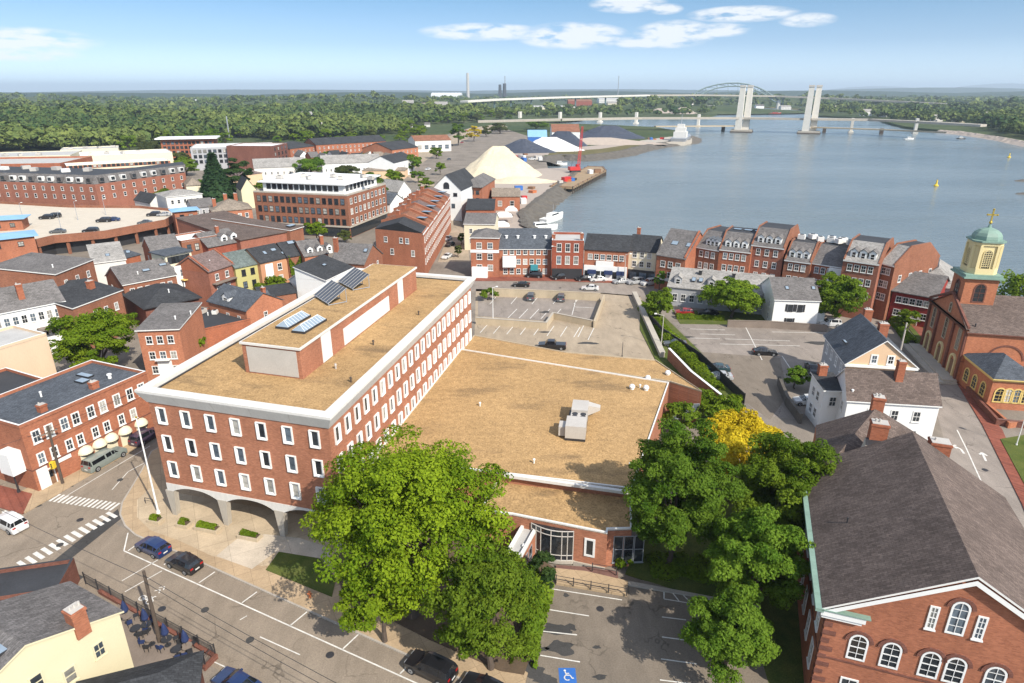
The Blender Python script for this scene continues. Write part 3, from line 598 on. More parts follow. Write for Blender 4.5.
def shrub_row(name, label, pts, width, h, mat, seed=1, cat='hedge', ls=.3, dens=1.0, base=0, kind=None):
    """clipped or rough planting along a line"""
    g = np.random.default_rng(seed); Ls = [(Vector(pts[i+1])-Vector(pts[i])).length for i in range(len(pts)-1)]; T = sum(Ls)
    n = int(dens*min(30000, T*(width+h*1.5)*6/(ls*ls*.6)/2)); V = np.empty((n, 4, 3)); tone = np.empty(n, np.float32)
    lump = g.random(max(3, int(T/1.6))+2)
    u = g.random(n)*T; cum = np.concatenate([[0], np.cumsum(Ls)]); k = np.clip(np.searchsorted(cum, u)-1, 0, len(Ls)-1)
    A = np.array([tuple(p) for p in pts])[:, :2]; f = (u-cum[k])/np.array(Ls)[k]; c = A[k]*(1-f)[:, None]+A[k+1]*f[:, None]; dr = A[k+1]-A[k]; dr /= np.linalg.norm(dr, axis=1)[:, None]; nr = np.stack([-dr[:, 1], dr[:, 0]], 1)
    lf = lump[(u/1.6).astype(int)]*(1-(u/1.6) % 1)+lump[(u/1.6).astype(int)+1]*((u/1.6) % 1)
    th = g.random(n)*math.pi; rr = .55+.45*g.random(n)**.4; hh = h*(.7+.5*lf)
    off = np.cos(th)*width/2*rr*(.75+.5*lf); z = base+np.abs(np.sin(th))*hh*rr
    pos = np.stack([c[:, 0]+nr[:, 0]*off, c[:, 1]+nr[:, 1]*off, z], 1)
    nor = np.stack([nr[:, 0]*np.cos(th), nr[:, 1]*np.cos(th), np.sin(th)+.3], 1)+g.normal(size=(n, 3))*.5; nor /= np.linalg.norm(nor, axis=1)[:, None]
    t = np.cross(nor, g.normal(size=(n, 3))); t /= np.linalg.norm(t, axis=1)[:, None]; bt = np.cross(nor, t); s_ = ls*(.6+.8*g.random(n))[:, None]
    V[:, 0] = pos-t*s_*.6; V[:, 1] = pos-bt*s_*.36; V[:, 2] = pos+t*s_*.6; V[:, 3] = pos+bt*s_*.36
    me = quads(name, V.reshape(-1, 3), n); me.materials.append(MATS[mat]); at = me.attributes.new('clump', 'FLOAT', 'FACE'); at.data.foreach_set('value', lf.astype(np.float32))
    return tag(link(name, me), label, None if kind else cat, kind=kind)
# ---------------------------------------------------------------- cars
CARS = {}
PROF = {  # x (front to back), z belt, z roof, half width at belt, half width at roof
 'sedan': (4.6, [(0, .55, .55, .72, .72), (.15, .74, .74, .84, .84), (1.25, .93, .93, .90, .88), (2.05, .98, 1.42, .91, .66), (2.5, .98, 1.46, .91, .66), (3.3, 1.0, 1.42, .91, .65), (3.95, 1.02, 1.02, .90, .84), (4.45, 1.0, 1.0, .85, .83), (4.6, .7, .7, .78, .78)]),
 'hatch': (4.2, [(0, .58, .58, .72, .72), (.15, .8, .8, .84, .84), (1.05, .98, .98, .90, .88), (1.75, 1.02, 1.5, .91, .68), (2.3, 1.03, 1.56, .91, .68), (3.4, 1.05, 1.52, .91, .67), (3.85, 1.06, 1.35, .90, .66), (4.12, 1.05, 1.06, .86, .82), (4.2, .7, .7, .8, .8)]),
 'suv': (4.7, [(0, .65, .65, .78, .78), (.15, .92, .92, .90, .90), (1.2, 1.08, 1.08, .95, .93), (1.85, 1.12, 1.66, .96, .74), (2.3, 1.12, 1.74, .96, .74), (3.9, 1.13, 1.72, .96, .73), (4.45, 1.13, 1.62, .95, .72), (4.62, 1.1, 1.12, .92, .9), (4.7, .75, .75, .86, .86)]),
 'pickup': (5.6, [(0, .7, .7, .82, .82), (.15, 1.0, 1.0, .94, .94), (1.4, 1.15, 1.15, .98, .96), (1.95, 1.18, 1.74, .98, .78), (2.4, 1.18, 1.8, .98, .78), (3.3, 1.18, 1.78, .98, .77), (3.62, 1.18, 1.18, .97, .95), (5.5, 1.16, 1.16, .95, .93), (5.6, .8, .8, .9, .9)]),
 'capped_pickup': (5.8, [(0, .7, .7, .82, .82), (.15, 1.0, 1.0, .94, .94), (1.4, 1.15, 1.15, .98, .96), (1.95, 1.18, 1.74, .98, .78), (2.4, 1.18, 1.82, .98, .78), (3.3, 1.18, 1.8, .98, .8), (5.5, 1.17, 1.78, .97, .8), (5.7, 1.16, 1.18, .95, .93), (5.8, .8, .8, .9, .9)])}
def car_meshes(kind):
    if kind in CARS: return CARS[kind]
    Lc, st = PROF[kind]; b = MB(); gl = MB(); cx = Lc/2; zb = .26
    rings = []
    for x, zbt, zr, wb, wr in st:
        rings.append([(-wb*.93, zb), (-wb, (zb+zbt)*.52), (-wb*.99, zbt), (-wr, zr), (-wr*.55, zr+(.05 if zr > zbt else .02)), (wr*.55, zr+(.05 if zr > zbt else .02)), (wr, zr), (wb*.99, zbt), (wb, (zb+zbt)*.52), (wb*.93, zb)])
    for i in range(len(st)-1):
        x0, x1 = st[i][0]-cx, st[i+1][0]-cx; a, c = rings[i], rings[i+1]
        tall0, tall1 = st[i][2]-st[i][1] > .1, st[i+1][2]-st[i+1][1] > .1
        for k in range(9):
            q = [(x0, a[k][0], a[k][1]), (x1, c[k][0], c[k][1]), (x1, c[k+1][0], c[k+1][1]), (x0, a[k+1][0], a[k+1][1])]
            top = k in (3, 4, 5); side = k in (2, 6)
            g_ = (side and (tall0 or tall1)) or (top and (tall0 != tall1))
            if g_:
                # glazing set into a painted frame of pillars
                cc = Vector((sum(p[0] for p in q)/4, sum(p[1] for p in q)/4, sum(p[2] for p in q)/4))
                q2 = [tuple(Vector(p)*.86+cc*.14) for p in q] if side else [tuple(Vector(p)*.93+cc*.07) for p in q]
                for j in range(4): b.face([q[j], q[(j+1) % 4], q2[(j+1) % 4], q2[j]])
                if (Vector(q2[0])-Vector(q2[2])).length > .05: gl.face(q2)
            else: b.face(q)
        b.face([(x0, a[0][0], zb), (x0, a[9][0], zb), (x1, c[9][0], zb), (x1, c[0][0], zb)])
    b.face([(st[0][0]-cx, p[0], p[1]) for p in rings[0]][::-1]); b.face([(st[-1][0]-cx, p[0], p[1]) for p in rings[-1]])
    wb = st[3][3]
    if kind != 'x':
        for sg in (-1, 1): b.box(1.75-cx, sg*wb if sg > 0 else -wb-.16, st[3][1]-.05, 1.92-cx, wb+.16 if sg > 0 else -wb, st[3][1]+.1)
    whl = MB(); r = .34 if kind in ('sedan', 'hatch') else .39
    whl.tube((0, -.11, 0), (0, .11, 0), r, r, 16, 0); whl.tube((0, -.125, 0), (0, .125, 0), r*.62, r*.62, 12, 1); whl.tube((0, -.13, 0), (0, .13, 0), r*.2, r*.2, 8, 0)
    CARS[kind] = (b, gl, whl.mesh('wheel', ['tyre', 'rim']), Lc, r, wb, st); return CARS[kind]
PAINTS = {}
def car(kind, color, label, p, ang, group=None, name='parked_car', cat='car', z=0, detail=True):
    b, gl, wm, Lc, r, wb, st = car_meshes(kind)
    pn = 'car_paint_'+'_'.join(str(int(x*1000)) for x in color)
    if pn not in MATS: paint(pn, color)
    root = thing(name, label, cat, (p[0], p[1], z), ang, group)
    key = (kind, pn)
    if key not in CARS:
        CARS[key] = (b.mesh('body', [pn]), gl.mesh('glazing', ['car_glass']))
    link('body', CARS[key][0], root); link('glazing', CARS[key][1], root)
    for x in (-Lc/2+.85, Lc/2-.95):
        for y in (-wb+.09, wb-.09): link('wheel', wm, root, (x, y, r))
    if detail:
        if ('l', kind) not in CARS:
            zf = st[1][1]-.08; zr = st[-2][1]-.06
            h_ = MB(); h_.box(-.06, -.2, -.07, .06, .2, .07); t_ = MB(); t_.box(-.05, -.17, -.1, .05, .17, .1); pl = MB(); pl.box(-.02, -.25, -.07, .02, .25, .07)
            CARS[('l', kind)] = (h_.mesh('headlight', ['lamp_clear']), t_.mesh('taillight', ['lamp_red']), pl.mesh('number_plate', ['plate']), zf, zr)
        hm, tm, pm, zf, zr = CARS[('l', kind)]
        for y in (-.55, .55): link('headlight', hm, root, (-Lc/2+.1, y*wb, zf-.06)); link('taillight', tm, root, (Lc/2-.07, y*1.2*wb, zr-.1))
        link('number_plate', pm, root, (Lc/2+.0, 0, .62))
    return root
# ================================================================ THE SETTING
from mathutils.geometry import tessellate_polygon
SHORE = [(1500, 420), (1200, 335), (1024, 304), (940, 287), (905, 274), (850, 264), (780, 254), (700, 246), (655, 245), (600, 245), (566, 240), (545, 235), (528, 227), (524, 214), (536, 204), (546, 196), (556, 189), (566, 182), (575, 175), (580, 169), (565, 168), (548, 168), (545, 162),
         (547, 157), (562, 155), (585, 156), (605, 154), (625, 151), (640, 147), (655, 144), (672, 142), (690, 140), (692, 136), (680, 131), (655, 127), (600, 124.3), (540, 122.6), (500, 122), (482, 121.5), (478, 120), (484, 118.8), (520, 118.3), (600, 117), (680, 116.5), (712, 115.3), (720, 113), (714, 110.5), (706, 108.8), (740, 107.2), (775, 107.2), (800, 109), (818, 115.5), (850, 117), (876, 118), (885, 121.5),
         (905, 126.5), (940, 130), (960, 131.5), (985, 135), (1005, 138), (1040, 145), (1120, 156), (1500, 175)]
shore = poly_px(SHORE)
land = [Vector((900, -300)), Vector((-9000, -300)), Vector((-16000, 30000)), Vector((22000, 30000)), Vector((9000, shore[-1].y))]+shore[::-1]
def land_mesh():
    b = MB(); tri = tessellate_polygon([[Vector((p.x, p.y, 0)) for p in land]])
    b.v = [(p.x, p.y, 0) for p in land]; n = len(land); b.v += [(p.x, p.y, -9) for p in land]
    for t in tri: b.f.append(tuple(t)); b.m.append(0)
    for i in range(n): j = (i+1) % n; b.f.append((i, j, n+j, n+i)); b.m.append(0)
    me = b.mesh('ground', ['far_ground'])
    for p in me.polygons:
        if p.normal.z < -.5: p.flip()
    return link('ground', me)
tag(land_mesh(), kind='structure')
def in_water(p): return not inside(p, land)
flat('water', [(-3000, 150), (9000, -400), (14000, 9000), (-3000, 9000)], -3.0, 'river_water')
# sloping rock banks along the yard and the spit
def bank(i0, i1, wdt, mat, z0=.1):
    src = shore[i0:i1]; pts = []
    for a, c in zip(src[:-1], src[1:]):
        n = max(1, int((c-a).length/3.2)); pts += [a+(c-a)*k/n for k in range(n)]
    pts.append(src[-1]); b = MB(); rows = []; q = rng.uniform
    for k, p in enumerate(pts):
        d = (pts[min(k+1, len(pts)-1)]-pts[max(k-1, 0)]).normalized(); n = Vector((-d.y, d.x))
        if inside(p+n*3, land): n = -n
        j = min(.5, wdt*.05); rows.append([(*(p+n*wdt*t), z+q(-j, j)*(0 < t < 1)) for t, z in ((-.3+q(-.08, .08), z0+.12), (.01, z0+.3), (.25+q(-.06, .06), -.6), (.55+q(-.1, .1), -1.9), (1+q(-.15, .2), -3.8))])
    for k in range(len(pts)-1):
        for r in range(4): b.face([rows[k][r], rows[k+1][r], rows[k+1][r+1], rows[k][r+1]])
    return tag(b.build('river_bank', mat), kind='structure')
bank(10, 20, 9, 'rock', .5); bank(22, 33, 13, 'rock', .4); bank(56, 61, 10, 'sand_pile'); bank(0, 8, 4, 'rock'); bank(45, 51, 9, 'bank_grass')
flat('shore_grass', poly_px([(547, 156), (585, 155), (625, 150), (655, 143), (690, 139.5), (690, 136), (640, 143), (600, 149), (550, 152)]), .03, 'bank_grass')
# pavements
TOWN = [Vector((300, -60)), Vector((-260, -60))]+poly_px([(-700, 500), (-500, 225), (-300, 170), (-60, 150), (180, 152), (420, 142), (470, 128), (500, 127), (540, 140), (548, 168), (575, 170), (550, 190), (530, 206), (520, 222), (545, 236), (600, 246), (655, 246), (850, 266), (940, 289), (1024, 306), (1200, 337)])
flat('town_pavement', TOWN, .006, 'town_asphalt')
def strip(name, a, b_, wdt, z, mat, ext0=0, ext1=0):
    d = (b_-a).normalized(); n = Vector((-d.y, d.x)); a = a-d*ext0; b_ = b_+d*ext1
    return flat(name, [a, b_, b_+n*wdt, a+n*wdt], z, mat)
c0, c1 = G(180, 553), G(470, 683)                     # kerb of the main street on the office side
dm = (c1-c0).normalized(); nm = Vector((dm.y, -dm.x)); MW = 9.0
flat('road', [c0-dm*160, c1+dm*90, c1+dm*90+nm*MW, c0-dm*160+nm*MW], .012, 'asphalt_road')
s0, s1 = G(50, 499), G(141, 446); ds = (s1-s0).normalized(); ns = Vector((ds.y, -ds.x)); SW = (G(121, 512)-s0).dot(ns)
flat('road', [s0-ds*14, s1+ds*70, s1+ds*70+ns*8.6, s0-ds*14+ns*(SW+2)], .016, 'asphalt_road')
flat('road', poly_px([(420, 284), (470, 281), (640, 284), (700, 293), (900, 322), (900, 332), (660, 301), (640, 297), (560, 290), (420, 292)]), .012, 'asphalt_lot')
flat('road', poly_px([(896, 322), (908, 322), (950, 372), (982, 425), (1022, 505), (1075, 640), (1000, 640), (968, 520), (944, 440), (925, 370)]), .014, 'asphalt_lot')
flat('road', poly_px([(438, 262), (470, 262), (466, 236), (455, 212), (446, 198), (430, 180), (410, 172), (440, 150), (480, 134), (508, 127), (500, 124), (470, 128), (425, 146), (392, 165), (420, 185), (440, 205), (448, 235)]), .014, 'lot_concrete')
# kerbed sidewalks: prisms 13 cm high with a stone kerb
def kerbed(name, poly, mat, h=.13, kerb=True):
    o = slab(name, ccw(poly), 0, h, mat)
    return o
kerbed('sidewalk', [c1-dm*2, c1+dm*60, c1+dm*60-nm*3.6, c1-dm*2-nm*3.6], 'sidewalk_slabs', .126)
plaza = [c1]+[c0+(c1-c0)*t for t in (.75, .5, .25)]+[c0]+poly_px([(150, 541), (136, 535), (126, 526), (121, 515), (123, 503), (131, 490), (143, 470), (152, 452)])+[s1+ds*60+ns*9.0]
plaza += [plaza[-1]+ns*12]+poly_px([(330, 470), (470, 570)])+[c1-nm*7-dm*6, c1-nm*3.6]
kerbed('sidewalk', plaza, 'sidewalk_slabs')
def kerb_line(pts, wdt=.16, z=.137):
    b = MB(); n = len(pts)
    for k in range(n-1):
        d = (pts[k+1]-pts[k]).normalized(); q = Vector((-d.y, d.x)); a, c = pts[k], pts[k+1]
        b.prism(ccw([a-q*wdt*.2, c-q*wdt*.2, c+q*wdt, a+q*wdt]), -.02, z)
    return tag(b.build('kerb', 'curb_stone'), kind='structure')
kerb_line([c1+dm*60]+[Vector(p) for p in plaza[0:14]])
flat('plaza', poly_px([(137, 500), (150, 488), (330, 520), (330, 560), (262, 566), (212, 556), (180, 541), (150, 530), (137, 517)], .134), .134, 'plaza_slabs')
flat('plaza_walk', poly_px([(228, 546), (246, 532), (300, 538), (330, 548), (330, 566), (275, 552), (252, 569), (216, 556)], .14), .14, 'deck_slabs')
kerbed('sidewalk', [s0-ds*3.2, s1+ds*66, s1+ds*66-ns*3.0, s0-ds*3.2-ns*5.0], 'sidewalk_slabs')
kerbed('sidewalk', [s0-ds*3.4, s0-ds*3.4-ns*40, s0-ns*40, s0-ns*3], 'brick_paving', .136)
fk = c0+nm*MW                                            # far side of the main street
kerbed('sidewalk', [fk-dm*11.5, fk+dm*12, fk+dm*12+nm*2.0, fk-dm*11.5+nm*2.0], 'sidewalk_slabs')
kerbed('sidewalk', poly_px([(440, 279), (470, 277), (552, 277), (630, 281), (690, 288), (690, 291), (640, 284), (552, 281), (470, 281), (440, 283)]), 'brick_paving')
kerbed('sidewalk', poly_px([(908, 322), (926, 330), (966, 390), (1002, 430), (1040, 520), (1100, 640), (1075, 640), (1022, 505), (982, 425), (950, 372)]), 'brick_paving')
# beds and lawns
slab('lawn', ccw(poly_px([(266, 571), (279, 553), (322, 560), (336, 580), (332, 598)])), .1, .19, 'lawn')
slab('planting_bed', ccw(poly_px([(345, 598), (330, 560), (420, 500), (515, 545), (556, 570), (548, 590), (536, 640), (524, 676), (500, 672), (430, 641)])), .1, .2, 'soil')
slab('lawn', ccw(poly_px([(625, 575), (640, 540), (720, 470), (800, 440), (828, 600), (820, 690), (770, 690), (745, 606), (690, 596)])), .05, .16, 'lawn')
slab('lawn', ccw(poly_px([(640, 300), (655, 308), (700, 352), (742, 398), (742, 420), (690, 420), (668, 385), (640, 330)])), .02, .14, 'lawn')
slab('lawn', ccw(poly_px([(672, 310), (760, 312), (820, 322), (820, 326), (680, 324)])), .01, .06, 'lawn')
slab('lawn', ccw(poly_px([(895, 312), (924, 318), (922, 345), (905, 325)])), .02, .12, 'lawn')
slab('lawn', ccw(poly_px([(1000, 440), (1060, 430), (1080, 520), (1040, 515)])), .12, .2, 'lawn')
# parking lots
flat('parking_lot', poly_px([(524, 690), (537, 640), (549, 590), (560, 572), (628, 578), (690, 592), (770, 606), (800, 700)]), .145, 'asphalt_lower')
flat('parking_lot', poly_px([(672, 322), (835, 326), (845, 350), (830, 372), (800, 420), (760, 415), (745, 402), (700, 350)]), .012, 'asphalt_lot')
flat('parking_lot', poly_px([(700, 352), (780, 358), (788, 395), (770, 420), (745, 402)]), .018, 'asphalt_lower')
flat('parking_lot', poly_px([(476, 289), (604, 293), (640, 296), (668, 362), (560, 358), (474, 350)]), .012, 'lot_concrete')
flat('parking_lot', poly_px([(478, 297), (598, 299), (592, 321), (551, 313), (545, 321), (478, 316)]), .02, 'asphalt_lot')
flat('yard', poly_px([(480, 236), (440, 200), (520, 170)])+shore[21:11:-1], .02, 'sand_pile')
flat('yard', poly_px([(500, 150), (545, 150), (690, 137), (692, 139), (640, 144), (590, 153), (545, 155), (500, 158)]), .02, 'sand_pile')
# ---------------------------------------------------------------- painted markings
def line(b, p, q, wdt, z):
    p, q = Vector(p), Vector(q); d = (q-p).normalized(); n = Vector((-d.y, d.x))*wdt/2
    b.face([(*(p-n), z), (*(q-n), z), (*(q+n), z), (*(p+n), z)])
def lines_px(segs, wdt=.14, z=.03, name='road_marking', mat='marking', zg=0):
    b = MB()
    for a, c in segs: line(b, G(*a, zg), G(*c, zg), wdt, z)
    return tag(b.build(name, mat), kind='structure')
lines_px([((124, 551), (420, 685)), ((124, 551), (128, 533)), ((128, 551), (142, 541)), ((164, 565), (178, 554)), ((199, 583), (215, 572)), ((242, 603), (257, 592)), ((290, 626), (307, 612)), ((343, 649), (359, 634)), ((400, 674), (416, 658))])
lines_px([((122, 581), (158, 560)), ((125, 592), (162, 571)), ((240, 620), (247, 616)), ((260, 637), (300, 655)), ((112, 490), (128, 472)), ((128, 472), (150, 460)), ((60, 500), (150, 446)), ((196, 676), (214, 662)), ((214, 662), (260, 683))], .11)
lines_px([((552, 589), (622, 600)), ((545, 609), (589, 616)), ((540, 631), (577, 635)), ((532, 654), (580, 662)), ((664, 591), (664, 599)), ((664, 599), (694, 604)), ((671, 591), (679, 601)), ((682, 594), (690, 602)), ((662, 617), (686, 620)), ((662, 637), (684, 640)), ((661, 659), (697, 664)), ((660, 680), (700, 685))], .12, .16, zg=.145)
lines_px([((745, 326), (762, 360)), ((700, 334), (735, 335)), ((725, 339), (790, 341)), ((720, 344), (800, 346)), ((690, 329), (725, 330)), ((772, 332), (826, 333)), ((782, 356), (790, 368)), ((690, 338), (720, 339))], .16, .03)
lines_px([((508+k*11, 318-k*.0+(k*.3)), (517+k*11, 309)) for k in range(5)]+[((490+k*21, 304), (496+k*21, 297)) for k in range(5)], .16, .032)
lines_px([((480+k*13.4, 333+k*.6), (489+k*13, 323+k*.6)) for k in range(8)]+[((578, 337), (584, 325)), ((588, 340), (595, 326)), ((576, 300), (596, 300)), ((575, 307), (594, 308)), ((576, 300), (572, 315))], .16, .032)
# lane line and turn arrows by the church
lines_px([((957, 430), (966, 448)), ((966, 448), (1010, 545))], .16, .03)
def crosswalk(p, q, n, wid, fill=.5, skip=()):
    p, q = Vector(p), Vector(q); d = (q-p); st = d/n; u = d.normalized(); b = MB()
    return p, st
def zebra(px0, px1, px2, n, fill=.5):
    """px0 -> px1 runs across the street, px0 -> px2 is one stripe"""
    a, c, e = G(*px0), G(*px1), G(*px2); s = (c-a)/n; t = e-a; b = MB()
    for k in range(n):
        q = a+s*k; b.face([(*q, .03), (*(q+s*fill), .03), (*(q+s*fill+t), .03), (*(q+t), .03)])
    return tag(b.build('crosswalk', 'marking'), kind='structure')
zebra((40, 500), (113, 511), (51, 493), 17, .5); zebra((16, 563), (112, 510), (25, 569), 13, .55); zebra((-40, 530), (32, 499), (-34, 534), 9, .55)
flat('asphalt_patch', poly_px([(30, 580), (118, 509), (121, 519), (62, 566), (84, 577), (70, 588)]), .022, 'asphalt_dark')
# bicycle symbol and arrows painted on the street
def strokes(name, pts_list, org, ax, ay, wdt, z, mat='marking'):
    b = MB()
    for pts in pts_list:
        for a, c in zip(pts[:-1], pts[1:]): line(b, org+ax*a[0]+ay*a[1], org+ax*c[0]+ay*c[1], wdt, z); z += .0004
    return tag(b.build(name, mat), kind='structure')
circ = lambda x, y, r, n=12: [(x+r*math.cos(6.2832*k/n), y+r*math.sin(6.2832*k/n)) for k in range(n+1)]
strokes('bicycle_marking', [circ(-.55, 0, .33), circ(.55, 0, .33), [(-.55, 0), (-.15, .5), (.4, .5), (0, 0), (-.55, 0)], [(0, 0), (-.2, .62)], [(.55, 0), (.35, .7), (.55, .75)], [(-.35, 1.2), (0, 1.6), (.35, 1.2)], [(-.35, 1.7), (0, 2.1), (.35, 1.7)]], G(146, 600), dm*1.0, -nm*1.0, .11, .031)
for (px, py) in ((958, 449), (984, 457)):
    p = G(px, py); d = (G(px-16, py-34)-p).normalized(); n = Vector((d.y, -d.x)); st = [[(0, -1.2), (0, 1.0)], [(-.45, .5), (0, 1.25)], [(.45, .5), (0, 1.25)]]
    if px < 970: st = [[(.5, -1.2), (.35, .1), (-.3, .6)], [(-.1, .1), (-.6, .7)], [(-.05, 1.1), (-.65, .6)]]
    strokes('arrow_marking', st, p, n, d, .28, .033)
# accessible bay sign painted on the lot
hb = MB(); hp = G(567.5, 675.5, .15); hb.face([(hp.x-.75, hp.y-.8, .158), (hp.x+.75, hp.y-.8, .158), (hp.x+.75, hp.y+.8, .158), (hp.x-.75, hp.y+.8, .158)]); tag(hb.build('accessible_bay_marking', 'blue_paint'), kind='structure')
strokes('wheelchair_marking', [circ(-.05, -.25, .3)[2:11], [(-.15, .45), (-.1, .02), (.25, 0), (.4, -.4), (.55, -.36)], [(-.12, .22), (.2, .22)], circ(-.16, .58, .07, 8)], hp, Vector((.9, .1)), Vector((-.1, .9)), .1, .166)
def blob(px, py, rx, ry, z, mat='asphalt_dark', name='asphalt_patch', seed=0):
    q = random.Random(seed+int(px*7+py)); p = G(px, py, z); n = 22
    ph = [q.uniform(0, 6.28) for _ in range(4)]
    flat(name, [(p.x+rx*math.cos(6.2832*k/n)*(1+.25*math.sin(3*6.28*k/n+ph[0])+.12*math.sin(7*6.28*k/n+ph[1])), p.y+ry*math.sin(6.2832*k/n)*(1+.25*math.sin(2*6.28*k/n+ph[2])+.12*math.sin(5*6.28*k/n+ph[3]))) for k in range(n)], z, mat)
for a in ((555, 629, 1.4, .8, .152), (571, 627, .5, .5, .153), (562, 648, 1.2, .9, .152), (544, 649, .4, .3, .152), (534, 671, .8, .9, .152), (545, 679, 1.0, .6, .153), (566, 595, .3, .25, .152), (600, 677, .6, .25, .152), (597, 647, .35, .25, .152)): blob(*a)
for a in ((818, 343, 2.4, .8, .03), (684, 337, 1.8, .7, .03), (30, 506, 1.2, .5, .025), (64, 486, 1.2, .4, .025), (690, 345, 1.2, .5, .03), (588, 343, 2.0, .7, .03), (545, 312, 1.2, .8, .034), (545, 332, 1.5, .4, .03)): blob(*a)
# ---------------------------------------------------------------- far land: hills and woods
RISES = [(-700, 950, 420, 190, 13), (-250, 1250, 380, 200, 12), (-1300, 1500, 600, 300, 22), (350, 1750, 420, 240, 16), (-500, 2100, 700, 320, 24), (900, 2500, 600, 300, 26), (1500, 1650, 520, 260, 20), (-2000, 2500, 900, 400, 30)]
def rise_at(p): return max([0]+[h*math.cos(t*math.pi/2)**1.4-t for x, y, rx, ry, h in RISES for t in [math.hypot((p.x-x)/rx, (p.y-y)/ry)] if t < 1])
def hill(x, y, rx, ry, h, mat='far_forest', n=48, seed=0, wob=1):
    g = random.Random(seed); b = MB(); m = 14; ph = [g.uniform(0, 6.28) for _ in range(6)]
    def pt(i, j):
        a = 6.2832*i/n; t = j/m; rr = t*(1+wob*(.12*math.sin(3*a+ph[0])+.07*math.sin(7*a+ph[1])))
        z = h*max(0, math.cos(t*math.pi/2))**1.4*(1+wob*(.1*math.sin(5*a+ph[2])*t+.08*math.sin(9*a+6*t+ph[3])))-1.0*t
        return (x+rx*rr*math.cos(a), y+ry*rr*math.sin(a), z+(g.uniform(-1, 1)*h*.03*wob if 0 < j < m else 0))
    P_ = [[pt(i, j) for j in range(m+1)] for i in range(n)]
    for i in range(n):
        for j in range(m):
            k = (i+1) % n; b.face([P_[i][j], P_[i][j+1], P_[k][j+1], P_[k][j]] if j else [P_[i][0], P_[i][1], P_[k][1]])
    return tag(b.build('hills', mat, smooth=True), kind='structure')
for k, a in enumerate(((-2600, 4200, 1900, 900, 34), (-900, 4600, 1500, 800, 36), (700, 5600, 1600, 900, 40), (2400, 5600, 2100, 900, 44), (4300, 5200, 1900, 1000, 44), (-5200, 5600, 2600, 1300, 44), (6000, 9500, 3000, 1500, 80), (1500, 11000, 5000, 1500, 62), (-4000, 11000, 6000, 1500, 58), (13800, 19500, 2600, 1500, 215), (10500, 20000, 2200, 1500, 150))): hill(*a, seed=k)
for k, a in enumerate(RISES): hill(*a, seed=40+k, wob=0, mat='far_ground')
CLEAR = [poly_px(q) for q in ([(-40, 158), (0, 153), (60, 152), (130, 150), (158, 145), (190, 141), (215, 136), (290, 141), (330, 139), (392, 138), (420, 129), (480, 121), (510, 123), (470, 134), (430, 160), (395, 190), (-60, 200)], [(370, 136), (400, 134), (420, 124), (700, 118), (700, 150), (400, 200)],
    [(505, 103), (600, 101), (625, 104), (620, 110.5), (590, 113), (535, 111), (505, 108)], [(-10, 132), (14, 133), (16, 142), (-10, 142)], [(900, 121), (960, 124), (1003, 133), (1003, 140), (880, 130)])]
def forest():
    g = np.random.default_rng(5); rr = random.Random(5); allV = []; tone = []; cnt = 0
    tgt = 10500; tries = 0
    while cnt < tgt and tries < 140000:
        tries += 1; d = math.exp(rr.uniform(math.log(430), math.log(4300))) if cnt < 5200 else rr.uniform(430, 1350); px = rr.uniform(-60, 1090); x = (px-512)/F*d*1.0; y = math.sqrt(max(1, d*d-x*x*.0)); p = Vector((x*.96, y))
        if in_water(p) or in_water(p+Vector((0, -14))) or in_water(p+Vector((12, 0))) or in_water(p-Vector((12, 0))): continue
        if any(inside(p, c) for c in CLEAR): continue
        if p.y < 700 and p.x > -60 : continue
        h = rr.uniform(8, 16); r = rr.uniform(3.6, 7.2)
        if rr.random() < .16: h *= 1.35; r *= 1.45
        if d > 1500: r *= 1.5; h *= 1.1
        if d > 2600: r *= 1.5
        n = int(120 if d < 900 else 70 if d < 1800 else 42); cl = 9
        dd = g.normal(size=(cl, 3)); dd /= np.linalg.norm(dd, axis=1)[:, None]; dd[:, 2] = np.abs(dd[:, 2])
        C = dd*np.array([r, r, h*.5])*.62; k = g.integers(0, cl, n); e = g.normal(size=(n, 3)); e /= np.linalg.norm(e, axis=1)[:, None]; e[:, 2] = np.where(g.random(n) < .7, np.abs(e[:, 2]), e[:, 2])
        pos = C[k]+e*r*.42*np.array([1, 1, .8]); nor = e+g.normal(size=(n, 3))*.35+np.array([0, 0, .35]); nor /= np.linalg.norm(nor, axis=1)[:, None]
        t = np.cross(nor, g.normal(size=(n, 3))); t /= np.linalg.norm(t, axis=1)[:, None]; bt = np.cross(nor, t); s_ = r*(.22+.2*g.random(n))[:, None]*(1.0 if n > 100 else 1.35)
        pos = pos+np.array([p.x, p.y, h*.5+rise_at(p)]); V = np.empty((n, 4, 3)); V[:, 0] = pos-t*s_; V[:, 1] = pos-bt*s_*.7; V[:, 2] = pos+t*s_; V[:, 3] = pos+bt*s_*.7
        allV.append(V.reshape(-1, 3)); tn = min(1, max(0, .5+.32*math.sin(p.x*.011+2*math.sin(p.y*.006))+.28*math.sin(p.y*.017+p.x*.004)+rr.uniform(-.45, .45))); tone.append(np.full(n, tn*.85, np.float32)+.15*g.random(n).astype(np.float32)); cnt += 1
    V = np.concatenate(allV); me = quads('forest', V, len(V)//4); me.materials.append(MATS['leaf_far']); at = me.attributes.new('clump', 'FLOAT', 'FACE'); at.data.foreach_set('value', np.concatenate(tone))
    return tag(link('forest', me), 'far green woods running back to the low hills on the horizon', kind='stuff')
forest()
